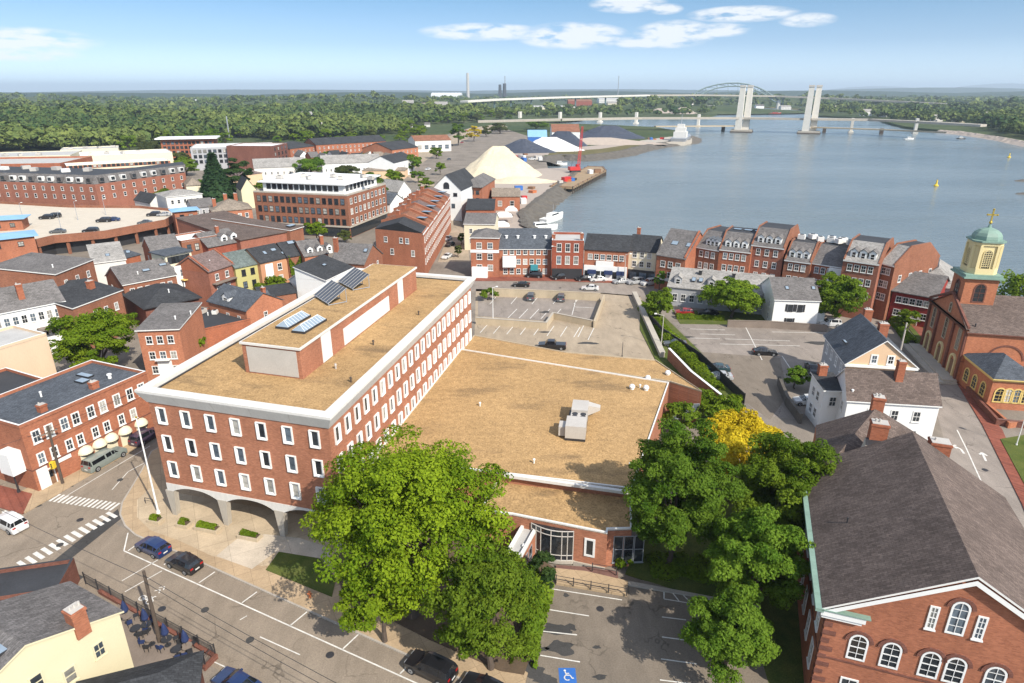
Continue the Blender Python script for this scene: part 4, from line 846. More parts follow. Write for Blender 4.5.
# ================================================================ THE OFFICE BUILDING
def zfrom(px, base_y, top_y): return zat(G(px, base_y), top_y)
def seg(a, b, t): return a*(1-t)+b*t
OB = Bld('office_building', 'long flat-roofed brick office block raised on white arches at the street corner', 'building', (134, 390), (330, 418), (476, 277), 17.0, skew=True)
def office():
    s = OB; I = .8; L, D = s.L, s.D; sk = s.p[3].x
    def q(x, y): return Vector((x+sk*y/D, y))
    w_ = [q(I, I), q(L-I, I), q(L-I, D-I), q(I, D-I)]; s.w = w_
    outer = [q(0, 0), q(L, 0), q(L, D), q(0, D)]
    s.p = w_
    s.walls('brick_office', 4.55, 15.9)
    # recessed ground floor behind the arcade
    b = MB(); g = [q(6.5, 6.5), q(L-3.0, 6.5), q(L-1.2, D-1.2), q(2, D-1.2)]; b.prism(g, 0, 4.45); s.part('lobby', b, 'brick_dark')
    b = MB(); b.prism([q(I+.05, I+.05), q(L-I-.05, I+.05), q(L-I-.05, D-I), q(I+.05, D-I)], 4.46, 4.549); s.part('soffit', b, 'concrete')
    # flared white fascia and coping
    b = MB(); lo = [q(I-.12, I-.12), q(L-I+.12, I-.12), q(L-I+.12, D-I+.12), q(I-.12, D-I+.12)]
    inn = [q(1.25, 1.25), q(L-1.25, 1.25), q(L-1.25, D-1.25), q(1.25, D-1.25)]
    for i in range(4):
        j = (i+1) % 4; b.face([(*lo[i], 15.3), (*lo[j], 15.3), (*outer[j], 16.72), (*outer[i], 16.72)]); b.face([(*outer[i], 16.72), (*outer[j], 16.72), (*outer[j], 17.0), (*outer[i], 17.0)])
        b.face([(*outer[i], 17.0), (*outer[j], 17.0), (*inn[j], 17.0), (*inn[i], 17.0)]); b.face([(*inn[j], 16.3), (*inn[i], 16.3), (*inn[i], 17.0), (*inn[j], 17.0)])
        b.face([(*lo[j], 15.3), (*lo[i], 15.3), (*w_[i], 15.3), (*w_[j], 15.3)])
    s.part('fascia', b, 'precast')
    b = MB(); b.prism(inn, 16.2, 16.42); s.part('roof', b, 'gravel')
    b = MB()
    for i in range(4):
        a, c = inn[i], inn[(i+1) % 4]; d = (c-a).normalized(); n = Vector((-d.y, d.x)); b.prism(ccw([a+n*.01, c+n*.01, c+n*.22, a+n*.22]), 16.41, 16.56)
    s.part('roof_flashing', b, 'dark_metal')
    for i, n in ((0, 5), (1, 10)):
        for k in range(1, n):
            a = seg(lo[i], lo[(i+1) % 4], k/n); c = seg(outer[i], outer[(i+1) % 4], k/n); d = (outer[(i+1) % 4]-outer[i]).normalized()*.025; nn = Vector((d.y, -d.x)).normalized()*.006
            b = MB(); b.face([(*(a-d+nn), 15.32), (*(a+d+nn), 15.32), (*(c+d+nn), 16.7), (*(c-d+nn), 16.7)]); s.part('joint', b, 'hvac')
    # deep splayed precast windows
    def deep(i, pos, zs, w=1.22, h=2.1):
        a, c = w_[i], w_[(i+1) % 4]; dr = (c-a).normalized(); n = Vector((dr.y, -dr.x)); rz = math.atan2(n.y, n.x)-math.pi/2
        for g_ in ('glass_dark', 'glass_sky', 'glass_blind'):
            key = ('deep', g_)
            if key in WCACHE: continue
            b = MB(); o = outline(w, h, False); m_ = [(x*.86, .08+z*(h-.16)/h) for x, z in o]; i_ = [(x*.52, .26+z*(h-.46)/h) for x, z in o]
            for k in range(4):
                j = (k+1) % 4
                b.face([(o[k][0], -.02, o[k][1]), (o[k][0], .2, o[k][1]), (o[j][0], .2, o[j][1]), (o[j][0], -.02, o[j][1])][::-1]); b.face([(o[k][0], .2, o[k][1]), (m_[k][0], .2, m_[k][1]), (m_[j][0], .2, m_[j][1]), (o[j][0], .2, o[j][1])][::-1])
                b.face([(m_[k][0], .2, m_[k][1]), (i_[k][0], .03, i_[k][1]), (i_[j][0], .03, i_[j][1]), (m_[j][0], .2, m_[j][1])][::-1])
            p = MB(); p.face([(x, .025, z) for x, z in i_][::-1]); WCACHE[key] = (b.mesh('window', ['white_paint']), p.mesh('pane', [g_]))
        for z in zs:
            for t in pos:
                fm, pm = WCACHE[('deep', rng.choice(('glass_dark', 'glass_dark', 'glass_dark', 'glass_sky', 'glass_sky', 'glass_blind')))]; P_ = a+dr*t
                o = link('window', fm, s.root, (P_.x, P_.y, z-h/2), rz); link('pane', pm, o)
    Lf = (w_[1]-w_[0]).length; Lr = (w_[2]-w_[1]).length
    deep(0, [1.55+k*(Lf-3.3)/6.0 for k in range(7)], (13.75, 10.2, 6.75))
    deep(1, [1.6+k*(Lr-3.0)/21.0 for k in range(22)], (13.75, 10.2, 6.75))
    # the arcade: scalloped white spandrels on tapered piers
    pier = MB()
    def arcade(i, n, first=.0):
        a, c = w_[i], w_[(i+1) % 4]; dr = (c-a); Lw = dr.length; dr = dr/Lw; nn = Vector((dr.y, -dr.x)); sp = Lw/n; b = MB()
        for k in range(n):
            m = 12; pts = []
            for j in range(m+1):
                t = j/m; x = k*sp+.45+(sp-.9)*t; zz = 4.5-.18-.95*abs(2*t-1)**2.4; pts.append((x, zz))
            xs = [k*sp]+[p[0] for p in pts]+[(k+1)*sp]; zs_ = [3.2]+[p[1] for p in pts]+[3.2]
            for j in range(len(xs)-1):
                f0, f1 = a+dr*xs[j], a+dr*xs[j+1]; g0, g1 = f0-nn*.55, f1-nn*.55; o0, o1 = f0+nn*.06, f1+nn*.06
                b.face([(*o0, zs_[j]), (*o1, zs_[j+1]), (*o1, 4.62), (*o0, 4.62)]); b.face([(*g1, zs_[j+1]), (*g0, zs_[j]), (*g0, 4.62), (*g1, 4.62)]); b.face([(*g0, zs_[j]), (*g1, zs_[j+1]), (*o1, zs_[j+1]), (*o0, zs_[j])]); b.face([(*o0, 4.62), (*o1, 4.62), (*g1, 4.62), (*g0, 4.62)])
        s.part('arch_band', b, 'precast')
        for k in range(n+1):
            x = min(max(k*sp, .3), Lw-.3); f = a+dr*x; b2 = MB(); hw0, hw1 = .28, .62
            lo = [f-dr*hw0+nn*.10, f+dr*hw0+nn*.10, f+dr*hw0-nn*.55, f-dr*hw0-nn*.55]; hi = [f-dr*hw1+nn*.10, f+dr*hw1+nn*.10, f+dr*hw1-nn*.6, f-dr*hw1-nn*.6]
            b2.hexa([(*p, 0) for p in ccw(lo)], [(*p, 3.6) for p in ccw(hi)]); s.part('pier', b2, 'concrete')
    arcade(0, 3); arcade(1, 7)
    # penthouse
    P_ = Bld.__new__(Bld); pen = [Vector((7.9, 8.7)), Vector((15.7, 8.7)), Vector((15.7+sk*38/D, 46.4)), Vector((7.9+sk*38/D, 46.4))]
    b = MB(); b.prism(pen, 16.3, 20.1); o = s.part('penthouse', b, 'brick_office')
    c = sum(pen, Vector((0, 0)))/4; b = MB(); e = [p+Vector((math.copysign(.18, p.x-c.x), math.copysign(.18, p.y-c.y))) for p in pen]; b.prism(e, 20.1, 20.36); b.build('trim', 'precast', o)
    e2 = [p-Vector((math.copysign(.02, p.x-c.x), math.copysign(.02, p.y-c.y))) for p in pen]; b = MB(); b.prism(e2, 20.361, 20.40); b.build('roof', 'gravel', o)
    b = MB(); b.box(8.5, 8.64, 16.6, 15.2, 8.76, 19.85); b.build('panel', 'hvac', o)
    def rp(y0, y1, z0, z1):
        k = lambda y: 15.7+sk*(y-8.7)/D*1.01; b = MB(); b.hexa([(k(y0)-.1, y0, z0), (k(y0)+.07, y0, z0), (k(y1)+.07, y1, z0), (k(y1)-.1, y1, z0)], [(k(y0)-.1, y0, z1), (k(y0)+.07, y0, z1), (k(y1)+.07, y1, z1), (k(y1)-.1, y1, z1)]); b.build('panel', 'white_trim', o)
    rp(13.6, 16.0, 16.5, 20.05); rp(19.4, 34.5, 16.6, 18.9); rp(38.2, 40.3, 16.5, 20.05)
    return o
office()
def roof_gear():
    # solar arrays and ridge skylights on the penthouse roof
    for (x, y, n, lab) in ((-25.5, 87.9, 6, 'dark solar array tilted on the penthouse roof, nearer the skylights'), (-23.8, 95.1, 6, 'dark solar array tilted at the far end of the penthouse roof')):
        t = thing('solar_array', lab, 'solar panels', (x, y, 20.4), R(-53), 'solar arrays on the office penthouse')
        for k in range(n):
            b = MB(); x0 = -2.6+k*.87; z0, z1 = .3, 2.0
            b.hexa([(x0, -1.5, z0), (x0+.8, -1.5, z0), (x0+.8, 1.3, z1), (x0, 1.3, z1)], [(x0, -1.53, z0+.09), (x0+.8, -1.53, z0+.09), (x0+.8, 1.27, z1+.09), (x0, 1.27, z1+.09)]); b.tube((x0+.84, -1.53, z0+.09), (x0+.84, 1.27, z1+.09), .035, None, 4, 1); b.build('panel', ['solar', 'hvac'], t)
        b = MB()
        for k in (-2.4, 0, 2.4): b.tube((k, 1.2, 0), (k, 1.2, 1.9), .05, None, 6); b.tube((k, -1.4, 0), (k, -1.4, .35), .05, None, 6); b.tube((k, -1.4, .1), (k, 1.2, .1), .05, None, 6)
        b.tube((-2.7, -1.55, .36), (2.7, -1.55, .36), .05, None, 6); b.tube((-2.7, 1.28, 2.02), (2.7, 1.28, 2.02), .05, None, 6); b.build('frame', 'steel', t)
    for (x, y, lab) in ((10.1, 16.2, 'ridged glass skylight on the penthouse roof, beside the solar arrays'), (12.9, 15.4, 'ridged glass skylight on the penthouse roof, nearer the brick side')):
        t = thing('ridge_skylight', lab, 'skylight', (*OB.W(x, y), 20.38), OB.ang, 'ridge skylights on the office penthouse')
        b = MB(); b.box(-.9, -2.6, 0, .9, 2.6, .3); b.build('kerb', 'dark_metal', t)
        b = MB(); a = [(-.85, -2.5, .3), (.85, -2.5, .3), (.85, 2.5, .3), (-.85, 2.5, .3)]; r0, r1 = (0, -2.0, .95), (0, 2.0, .95)
        b.face([a[0], a[1], r0]); b.face([a[1], a[2], r1, r0]); b.face([a[2], a[3], r1]); b.face([a[3], a[0], r0, r1]); b.build('glazing', 'skylight', t)
        b = MB(); b.tube(r0, r1, .05, None, 6)
        for k in range(9):
            y = -2.4+k*.6; zt = .95 if -2 <= y <= 2 else .5
            for sx in (-1, 1): b.tube((sx*.86, y, .31), (0, max(-2, min(2, y)), .96), .03, None, 4)
        b.build('glazing_bar', 'white_trim', t)
    for k, (x, y) in enumerate(((17.8, 12.5), (18.5, 21.0), (19.4, 34.0), (4.0, 30), (21.5, 9.5))):
        b = MB(); b.tube((0, 0, 0), (0, 0, .55), .1, None, 8); b.tube((0, 0, .5), (0, 0, .7), .17, .12, 8)
        tag(b.build('roof_vent', 'bark' if k else 'hvac', None, (*OB.W(x, y), 16.4)), ['small vent stub on the office roof in front of the penthouse', 'small vent stub beside the brick side of the penthouse', 'small vent stub near the far end of the penthouse wall', 'vent stub behind the penthouse', 'vent stub near the front parapet corner of the office roof'][k], 'vent', 'vent stubs on the office roof')
roof_gear()
# ================================================================ THE ANNEX
AZ = 6.2
def annex():
    root = thing('annex_building', 'low brick annex with a gravel roof built against the office block', 'building', (*G(570, 560), 0)); o = Vector((root.location.x, root.location.y))
    def L2(p): return (p[0]-o.x, p[1]-o.y)
    wl = lambda t: Vector(OB.W(*(OB.w[1]*(1-t)+OB.w[2]*t+Vector((.02, 0)))))
    up = [wl(.18), G(632, 488, AZ), G(669, 382, AZ), wl(.87)]
    lowf = [G(497, 479, 5.0), G(632, 492, 5.0)+Vector((0, .4)), G(632, 528, 5.0), G(608, 528.5, 5.0), G(607.5, 532.5, 5.0), G(512, 513.5, 5.0), G(480, 510, 5.0)]
    back = [wl(.872), G(669, 382, 5.7)+Vector((.2, .3)), G(702, 391, 5.7), G(656, 360, 5.7), G(566, 352, 5.7), wl(1.0)+Vector((.3, 1.2))]
    def block(poly, z, name, cap, par=.3):
        poly = ccw([Vector(L2(p)) for p in poly]); b = MB(); b.prism(poly, -.2, z-.25); w_ = b.build('wall', 'brick_office', root)
        b = MB(); b.prism(poly, z-.25, z-.18); b.build('roof', 'gravel', w_)
        b = MB(); n = len(poly); inn = []
        for i in range(n):
            p0, p1, p2 = poly[i-1], poly[i], poly[(i+1) % n]; d1 = (p1-p0).normalized(); d2 = (p2-p1).normalized(); n1 = Vector((-d1.y, d1.x)); n2 = Vector((-d2.y, d2.x)); inn.append(p1+(n1+n2)*par/max(.4, (1+n1.dot(n2))))
        for i in range(n):
            j = (i+1) % n; a, c, d, e = poly[i], poly[j], inn[j], inn[i]
            b.face([(*a, z-.3), (*c, z-.3), (*c, z), (*a, z)]); b.face([(*a, z), (*c, z), (*d, z), (*e, z)]); b.face([(*d, z-.2), (*e, z-.2), (*e, z), (*d, z)][::-1])
        b.build('parapet', cap, w_); return w_
    block(up, AZ, 'wall', 'white_trim', .16); block(lowf, 5.0, 'wall', 'white_trim', .2); block(back, 5.75, 'wall', 'concrete_warm', .14)
    # ledge of flashing along the step between the two roofs
    a, c = Vector(L2(G(505, 473, AZ))), Vector(L2(G(634, 491, AZ))); d = (c-a).normalized(); n = Vector((d.y, -d.x)); b = MB(); b.prism(ccw([a, c, c+n*.45, a+n*.45]), AZ-.32, AZ+.04); b.build('flashing', 'precast', root)
    # front: bowed window, framed window, corner window, entrance box
    fa, fb = Vector(L2(G(512, 513.5, 5.0))), Vector(L2(G(607.5, 532.5, 5.0))); d = (fb-fa).normalized(); n = Vector((d.y, -d.x)); rz = math.atan2(n.y, n.x)-math.pi/2; LW = (fb-fa).length
    def at(t, out=0): q = fa+d*LW*t+n*out; return q
    b = MB(); m = 8; t0, t1 = .215, .66
    bay = thing  # bowed glazing stands proud of the wall
    pts = [at(t0+(t1-t0)*k/m, .12+.55*math.sin(math.pi*k/m)) for k in range(m+1)]
    bw = MB(); bw.prism(ccw([at(t0), *pts, at(t1)]), .55, 4.35); w_ = bw.build('bow_window', 'glass_dark', root)
    b = MB()
    for k in range(0, m+1, 2 if False else 1):
        p = pts[k]
        if k % 2 == 0 or k in (1, m-1): b.tube((*p, .5), (*p, 4.4), .06, None, 6)
    for z in (.6, 1.25, 3.7, 4.35):
        for k in range(m): b.tube((*pts[k], z), (*pts[k+1], z), .06, None, 6)
    b.build('mullion', 'hvac', w_)
    b = MB(); b.prism(ccw([at(t0-.02, -.05), *[p+n*.15 for p in pts], at(t1+.02, -.05)]), .2, .55); b.build('sill', 'concrete', w_)
    fm, pm = window_meshes(1.15, 2.3, 'white_paint', .22, .1, 0, False, 'glass_dark'); p = at(.83); o2 = link('window', fm, root, (*p, 1.5), rz); link('pane', pm, o2)
    b = MB(); a, c = at(.67, -.02), at(1.0, -.02); b.prism(ccw([a, c, c+n*.2, a+n*.2]), .0, .5); b.build('plinth', 'concrete', root)
    fa2, fb2 = Vector(L2(G(609, 528.5, 5.0))), Vector(L2(G(632, 528, 5.0))); d2 = (fb2-fa2).normalized(); n2 = Vector((d2.y, -d2.x)); rz2 = math.atan2(n2.y, n2.x)-math.pi/2
    for k in range(3):
        fm, pm = window_meshes(1.05, 3.4, 'steel', .07, .06, 1, False, 'glass_dark'); p = fa2+d2*(1.1+k*1.12); o2 = link('window', fm, root, (*p, .6), rz2); link('pane', pm, o2)
    # side court wall on the far side with a strip of pale glazing
    sa, sb = Vector(L2(G(672, 392, 5.7))), Vector(L2(G(702, 391, 5.7))); d3 = (sb-sa).normalized(); n3 = Vector((d3.y, -d3.x)); rz3 = math.atan2(n3.y, n3.x)-math.pi/2
    for k in range(4):
        fm, pm = window_meshes(.95, 2.4, 'steel', .06, .05, 1, False, 'glass_sky'); p = sa+d3*(1.0+k*1.0); o2 = link('window', fm, root, (*p, 1.2), rz3); link('pane', pm, o2)
    return root
annex()
def entrance_box():
    A, B = G(522, 556, 3.6), G(532, 537, 3.6)
    b = Bld('entrance_porch', 'small brick entrance box with a white-edged roof beside the bowed window', 'porch', tuple(G(506, 552, 3.6)), tuple(G(522, 556, 3.6)), 5.2, 3.6, world=True)
    b.walls('brick_office', cut=.3); b.flatroof('roof_pale', .42, .3, 'white_trim', 'white_trim', .3); b.box('light', 1.2, 1.5, 3.4, 1.6, 1.9, 3.62, 'white_paint')
    b.win(1, [1.2, 2.6], .4, 1.1, 2.4, 'steel', .07, .05, 1)
entrance_box()
def rooftop_unit():
    p, q = G(575, 440, AZ), G(581, 399, AZ); d = (q-p).normalized(); t = thing('rooftop_air_handler', 'large beige air handling unit with two fan grilles on the annex gravel roof', 'air handler', (p.x, p.y, AZ-.18), math.atan2(d.y, d.x)-math.pi/2)
    b = MB(); b.box(-1.3, 0, .35, 1.3, 2.9, 2.1); b.build('cabinet', 'hvac', t)
    b = MB(); b.box(-.9, 2.95, .35, 1.25, 4.6, 1.75); b.build('condenser', 'hvac', t)
    for x in (-.35, .75):
        for y in (3.4, 4.2):
            f = MB(); f.tube((x, y, 1.75), (x, y, 1.83), .38, None, 14); f.build('fan', 'dark_metal', t)
    for x in (-.55, .3):
        f = MB(); f.box(x, 4.602, .5, x+.7, 4.65, 1.6); f.build('grille', 'dark_metal', t)
    b = MB(); b.box(-.9, 4.9, .35, 1.3, 8.0, 2.0); b.build('cabinet', 'hvac', t)
    for x in (-.3, .75):
        f = MB(); f.tube((x, 4.88, 1.2), (x, 4.84, 1.2), .4, None, 14); f.build('fan', 'dark_metal', t)
    b = MB(); b.hexa([(1.3, 6.6, .4), (2.9, 7.0, 1.1), (2.9, 7.9, 1.1), (1.3, 7.9, .4)], [(1.3, 6.6, 1.9), (2.9, 7.0, 1.5), (2.9, 7.9, 1.5), (1.3, 7.9, 1.9)]); b.build('intake_hood', 'hvac', t)
    b = MB(); b.box(-2.2, .6, .3, -1.32, 2.3, 1.6); b.build('duct', 'hvac', t)
    b = MB(); b.box(-1.3, 0, 0, 1.3, 8.0, .34); b.build('curb', 'dark_metal', t)
rooftop_unit()
for k, (px, py, lab) in enumerate(((632, 388, 'white mushroom vent near the annex roof edge, beside its twin'), (646, 389, 'white mushroom vent closest to the annex roof corner'), (640, 387, 'tiny pipe stub between two mushroom vents'), (648, 376, 'white round vent on the back strip of the annex roof'), (668, 371, 'white round vent nearest the slanting white coping'), (480, 405, 'tiny vent pipe on the open gravel near the office wall'), (460, 470, 'small white pipe at the shaded edge of the gravel'), (534, 462, 'dark vent stub above the white flashing'), (630, 466, 'white pipe stub beside the leafy crown'))):
    p = G(px, py, AZ); b = MB(); big = k in (0, 1, 3, 4); r = .45 if big else .12
    b.tube((0, 0, 0), (0, 0, .3 if big else .5), r*.7, None, 12); b.lathe([(r, .3), (r, .5), (r*.6, .75), (.02, .82)] if big else [(.16, .45), (.16, .6), (.02, .66)], 12)
    tag(b.build('roof_vent', 'white_paint', None, (p.x, p.y, AZ-.18 if k not in (3, 4) else 5.5)), lab, 'vent', 'vents on the annex roof')
# ================================================================ RED BRICK BLOCK ACROSS THE SIDE STREET
def brick_block():
    b = Bld('brick_row_building', 'three-storey red brick block with white windows and dome awnings on the side street', 'building', (18.5, 425.6), (146, 371), 11.5, 9.6)
    b.walls('brick_orange', cut=.5); b.flatroof('shingle_slate', .5, .25, 'brick_orange', 'white_trim', .5)
    k = b.L/31.0; up = [b.wx(px, 7.4) for px in (36, 49, 64, 75.5, 90.5, 102.5, 116.5, 129.5, 141)]; lo_ = [b.wx(px, 4.4) for px in (41, 54, 69, 80, 95, 106.5, 121, 133)]
    b.win(0, up, 6.4, 1.1, 1.8, 'white_paint', .16, .08, 2); b.win(0, lo_, 3.4, 1.0, 1.65, 'white_paint', .16, .08, 2); b.win(3, [2.5, 4.8], [6.5, 3.5], 1.0, 1.8, 'white_paint', .16, .08, 2)
    for i, x in enumerate([b.wx(px, 2.6) for px in (84.5, 98.5, 110, 124, 140)]):
        d = MB(); n = 10; prof = [(1.0, 0), (.97, .25), (.8, .6), (.5, .85), (.02, .98)]
        for a in range(len(prof)-1):
            for j in range(n):
                t0, t1 = math.pi+math.pi*j/n, math.pi+math.pi*(j+1)/n; r0, z0 = prof[a]; r1, z1 = prof[a+1]
                d.face([(r0*math.cos(t0), r0*math.sin(t0), z0), (r0*math.cos(t1), r0*math.sin(t1), z0), (r1*math.cos(t1), r1*math.sin(t1), z1), (r1*math.cos(t0), r1*math.sin(t0), z1)])
        d.build('awning', 'cream_paint', b.root, (x, 0, 2.15)); q = MB(); q.box(-.8, -.06, 0, .8, .03, 2.14); q.build('shop_window', 'cream_paint', b.root, (x, 0, .15))
    b.box('sign', 5.0*k, -.1, 2.5, 8.4*k, -.03, 3.0, 'white_paint')
    b.door(0, 3.0*k, 1.2, 2.3); b.box('corner_bay', -1.6, 1.2, 2.9, .1, 3.6, 5.9, 'white_paint'); b.box('shop_panel', .35, -.14, 0, 2.9*k, -.02, 3.0, 'white_paint')
    b.chimney(7.2*k, 2.0, 9.1, 1.1, .9, .8, 'brick_town'); b.chimney(20.0*k, 2.4, 9.1, 1.1, 1.0, .8, 'brick_town')
    b.skylight(21.5*k, 6.0, 9.3, 1.3, 1.8); b.skylight(24*k, 7.5, 9.3, 1.0, 2.6); b.vent(12*k, 6.5, 9.15); b.vent(25.5*k, 3.5, 9.15, .6, .25)
    b.band(3.05, .14, .06, 'brick_dark', 'string_course', (0, 3)); return b
BB = brick_block()
BRICKS = ['brick_town', 'brick_brown', 'brick_dusky', 'brick_salmon', 'brick_brown']
def bld(name, label, A, B, C, z, wall, roof, kind='gable', axis='x', rise=2.4, cat='house', group=None, front=None, right=None, left=None, frame='white_trim', over=.3, fascia=None, par=.5, cap='white_trim', t=.5, w=.95, h=1.5, door=None, skew=False, world=False):
    if wall == 'brick_town' and kind != 'mansard': wall = BRICKS[len(bpy.data.objects) % 5]
    b = Bld(name, label, cat, A, B, C, z, group, skew, world)
    if kind == 'flat': b.walls(wall, cut=.45); b.flatroof(roof, par, .25, wall, cap)
    elif kind == 'gable': b.walls(wall, gable=axis, rise=rise, t=t); b.gable(roof, axis, rise, over, t, fascia=fascia)
    elif kind == 'mansard': b.walls(wall); b.mansard(roof, rise, .3)
    elif kind == 'hip': b.walls(wall); b.hip(roof, rise, over, fascia)
    elif kind == 'shed': b.walls(wall); b.shed(roof, rise, over, fascia)
    for i, spec in ((0, front), (1, right), (3, left)):
        if spec:
            n, zs = spec[0], spec[1]; b.win(i, n, zs, *(spec[2:4] if len(spec) > 3 else (w, h)), frame)
    if door is not None: b.door(0, door)
    return b
def firewalls(b, rise, mat, ends=(0, 1), th=.35, up=.45, f=.5):
    """brick party walls standing above the slopes of an x-ridged roof"""
    for e in ends:
        x0 = -.02 if e == 0 else b.L-th+.02; D = b.D; m = MB(); pr = [(-.1, b.z-.2), (D+.1, b.z-.2), (D+.1, b.z+up), (D*(1-f)+.01, b.z+rise+up), (D*f-.01, b.z+rise+up), (-.1, b.z+up)]
        lo = [(x0, y, z) for y, z in pr]; hi = [(x0+th, y, z) for y, z in pr]; n = 6
        m.face(lo[::-1]); m.face(hi)
        for i in range(n): j = (i+1) % n; m.face([lo[i], lo[j], hi[j], hi[i]])
        b.part('party_wall', m, mat)
# ================================================================ TOWN, NEAR SIDE
b = bld('flat_roofed_building', 'low building under a black flat roof behind the red brick block', (-40, 410), (46, 379), 10, 8.2, 'brick_town', 'roof_black', 'flat', cat='building'); b.chimney(b.L-7, 4, 7.7, 1.2); b.vent(b.L-4, 6, 7.7)
b = bld('stucco_building', 'beige stucco building with a blank side wall beside the big green tree', (-30, 356), (46, 333), 9, 11.0, 'beige_stucco', 'roof_pale', 'flat', cat='building', cap='white_paint')
b = bld('porch_house', 'wide gray-roofed house with white porches and a tall brick chimney', (-24, 318), (64, 301), 10.5, 10.0, 'white_paint', 'shingle_gray', 'gable', rise=3.2, front=(9, (7.2, 4.0), 1.0, 1.7), fascia='white_paint'); b.chimney(b.L*.56, 2.2, 10.6, 3.6, 1.0, .8, 'brick_town'); b.box('side_panel', b.L-.05, .4, 5, b.L+.04, 10.0, 9.95, 'beige_stucco')
for k in (.45, .72, .9): b.box('porch', b.L*k-1.6, -2.2, 5.6, b.L*k+1.6, -.05, 5.85, 'wood_gray')
b = bld('dark_roofed_house', 'brick house with a steep dark slate roof and chimney behind the green tree', (73, 309), (121.5, 291), 8.5, 9.0, 'brick_town', 'shingle_dark', 'shed', rise=2.0, front=(4, (5.6,), 1.0, 1.6), right=(2, (5.6,), 1.0, 1.6), fascia='white_trim'); b.chimney(b.L*.75, 4.2, 9.6, 2.2, 1.3, .9)
b = bld('stepped_brick_house', 'brick house with a pale-edged gray roof and stepped side wall', (55, 275), (93, 260), (62, 250), 11.5, 'brick_town', 'shingle_gray', 'shed', rise=1.5, front=(3, (8.2, 5.2), 1.1, 1.5), right=(2, (8.2, 5.2), 1.1, 1.5), fascia='white_trim'); b.vent(4, 3, 12)
bld('dark_gabled_house', 'small house with a dark slate gable roof in the yard of beige walls', (58, 291), (86, 288), 6, 8.0, 'beige_stucco', 'shingle_dark', 'gable', rise=1.2, front=(2, 5.0))
b = bld('pale_roofed_house', 'house with a pale gray roof, two skylights and a pale front wall', (93, 264), (125.5, 260), 9, 9.2, 'pale_siding', 'shingle_light', 'shed', rise=2.8, left=(2, 5.5), fascia='white_trim'); b.skylight(3.5, 3, 10.3, 1, 1.4, R(15)); b.skylight(8, 3.4, 10.4, 1, 1.4, R(15))
b = bld('long_gray_roof_house', 'brick house with a broad gray roof, white rake trim and a row of front windows', (123, 285), (176, 275), 11, 8.2, 'brick_town', 'shingle_gray', 'gable', rise=3.0, front=(6, (5.6, 2.6), 1.0, 1.5), left=(2, 5.2), fascia='white_trim'); b.skylight(6, 2.6, 9.9, 1.6, .8, R(28)); b.skylight(10, 3.4, 10.3, 1.6, .8, R(28)); b.vent(4, 2, 9.3)
b = bld('rear_gable_house', 'brick gabled house with a gray roof below the parking deck', (152, 253), (181, 249), 10, 8.6, 'brick_town', 'shingle_gray', 'gable', rise=3.2, left=(1, 5.5), fascia='white_trim'); b.skylight(6, 2.5, 10.2, 1.2, 1.2, R(30))
bld('white_roofed_building', 'brick building with a bright white flat roof', (181, 241), (217, 235), 9.5, 9.8, 'brick_town', 'roof_white', 'flat', cat='building', front=(4, (6.6, 3.4), 1.2, 1.9), frame='dark_metal', cap='white_paint')
b = bld('balcony_house', 'tall white house with a rooftop loggia and yellow balcony', (174, 267), (202, 261), 8.5, 9.6, 'white_paint', 'roof_pale', 'flat', front=(3, (7.0, 4.0), 1.1, 1.8)); b.box('balcony', 1, -1.4, 3.2, b.L-.4, -.02, 3.45, 'yellow_trim'); b.box('balcony', 1, -1.4, 6.2, b.L-.4, -.02, 6.4, 'yellow_trim')
lg = MB(); lg.box(-.6, 2.0, 9.3, b.L-1.2, 8.3, 12.0); b.part('loggia', lg, 'cream_paint')
lg = MB(); lg.box(-1.0, 1.6, 12.0, b.L-.8, 8.6, 12.25); b.part('loggia_roof', lg, 'shingle_slate')
for k in range(6): b.box('loggia_opening', -.2+k*(b.L-1.6)/6, 1.93, 9.9, -.2+k*(b.L-1.6)/6+.95, 2.03, 11.6, 'glass_dark')
b = bld('party_wall_house', 'house with a mauve roof between two raised brick party walls', (208, 272), (233, 264), 10, 8.8, 'brick_town', 'shingle_mauve', 'gable', rise=3.0, front=(2, (6.2, 3.2), 1.1, 1.6)); firewalls(b, 3.0, 'brick_town'); b.vent(3.5, 2.6, 9.8); b.box('balcony', .6, -1.3, 5.6, b.L-.6, -.02, 5.8, 'wood_gray')
b = bld('lime_house', 'lime-yellow rendered house with a green-gray roof', (235, 268), (259, 263), 9.5, 8.0, 'lime_paint', 'shingle_green', 'gable', rise=2.8, front=(2, (5.6, 2.6), 1.1, 1.6), door=1.2, frame='dark_metal')
b = bld('orange_house', 'orange rendered house with a dark roof and three rooflights', (260, 263), (286.5, 257), 9.5, 8.3, 'orange_paint', 'shingle_dark', 'gable', rise=2.8, front=(2, (5.4, 2.4), 1.3, 1.8)); b.skylight(3.2, 2.4, 9.9, .9, 1.2, R(30)); b.skylight(6, 2.8, 10.1, 1.4, 1.0, R(30)); b.skylight(7.8, 1.2, 9.2, 1.3, .9, R(30)); b.box('panel', 1.2, -.1, 4.0, 3.4, -.02, 7.6, 'white_paint')
b = bld('ivy_house', 'narrow dark-roofed house with its front wall covered in ivy', (287.5, 257), (304, 254), 9.5, 8.4, 'brick_town', 'shingle_dark', 'gable', rise=2.8); b.skylight(3.2, 4.0, 11.0, 1.8, 1.2, R(30)); IVY = b
b = bld('dormer_house', 'brick house with three white dormers on a gray roof beside the ivy wall', (304.5, 256.5), (328, 253), 9.5, 8.4, 'brick_town', 'shingle_gray', 'gable', rise=3.0, front=(3, (5.6, 2.6), 1.1, 1.6)); b.chimney(b.L-.3, 3, 9.5, 3.0, .9, .9)
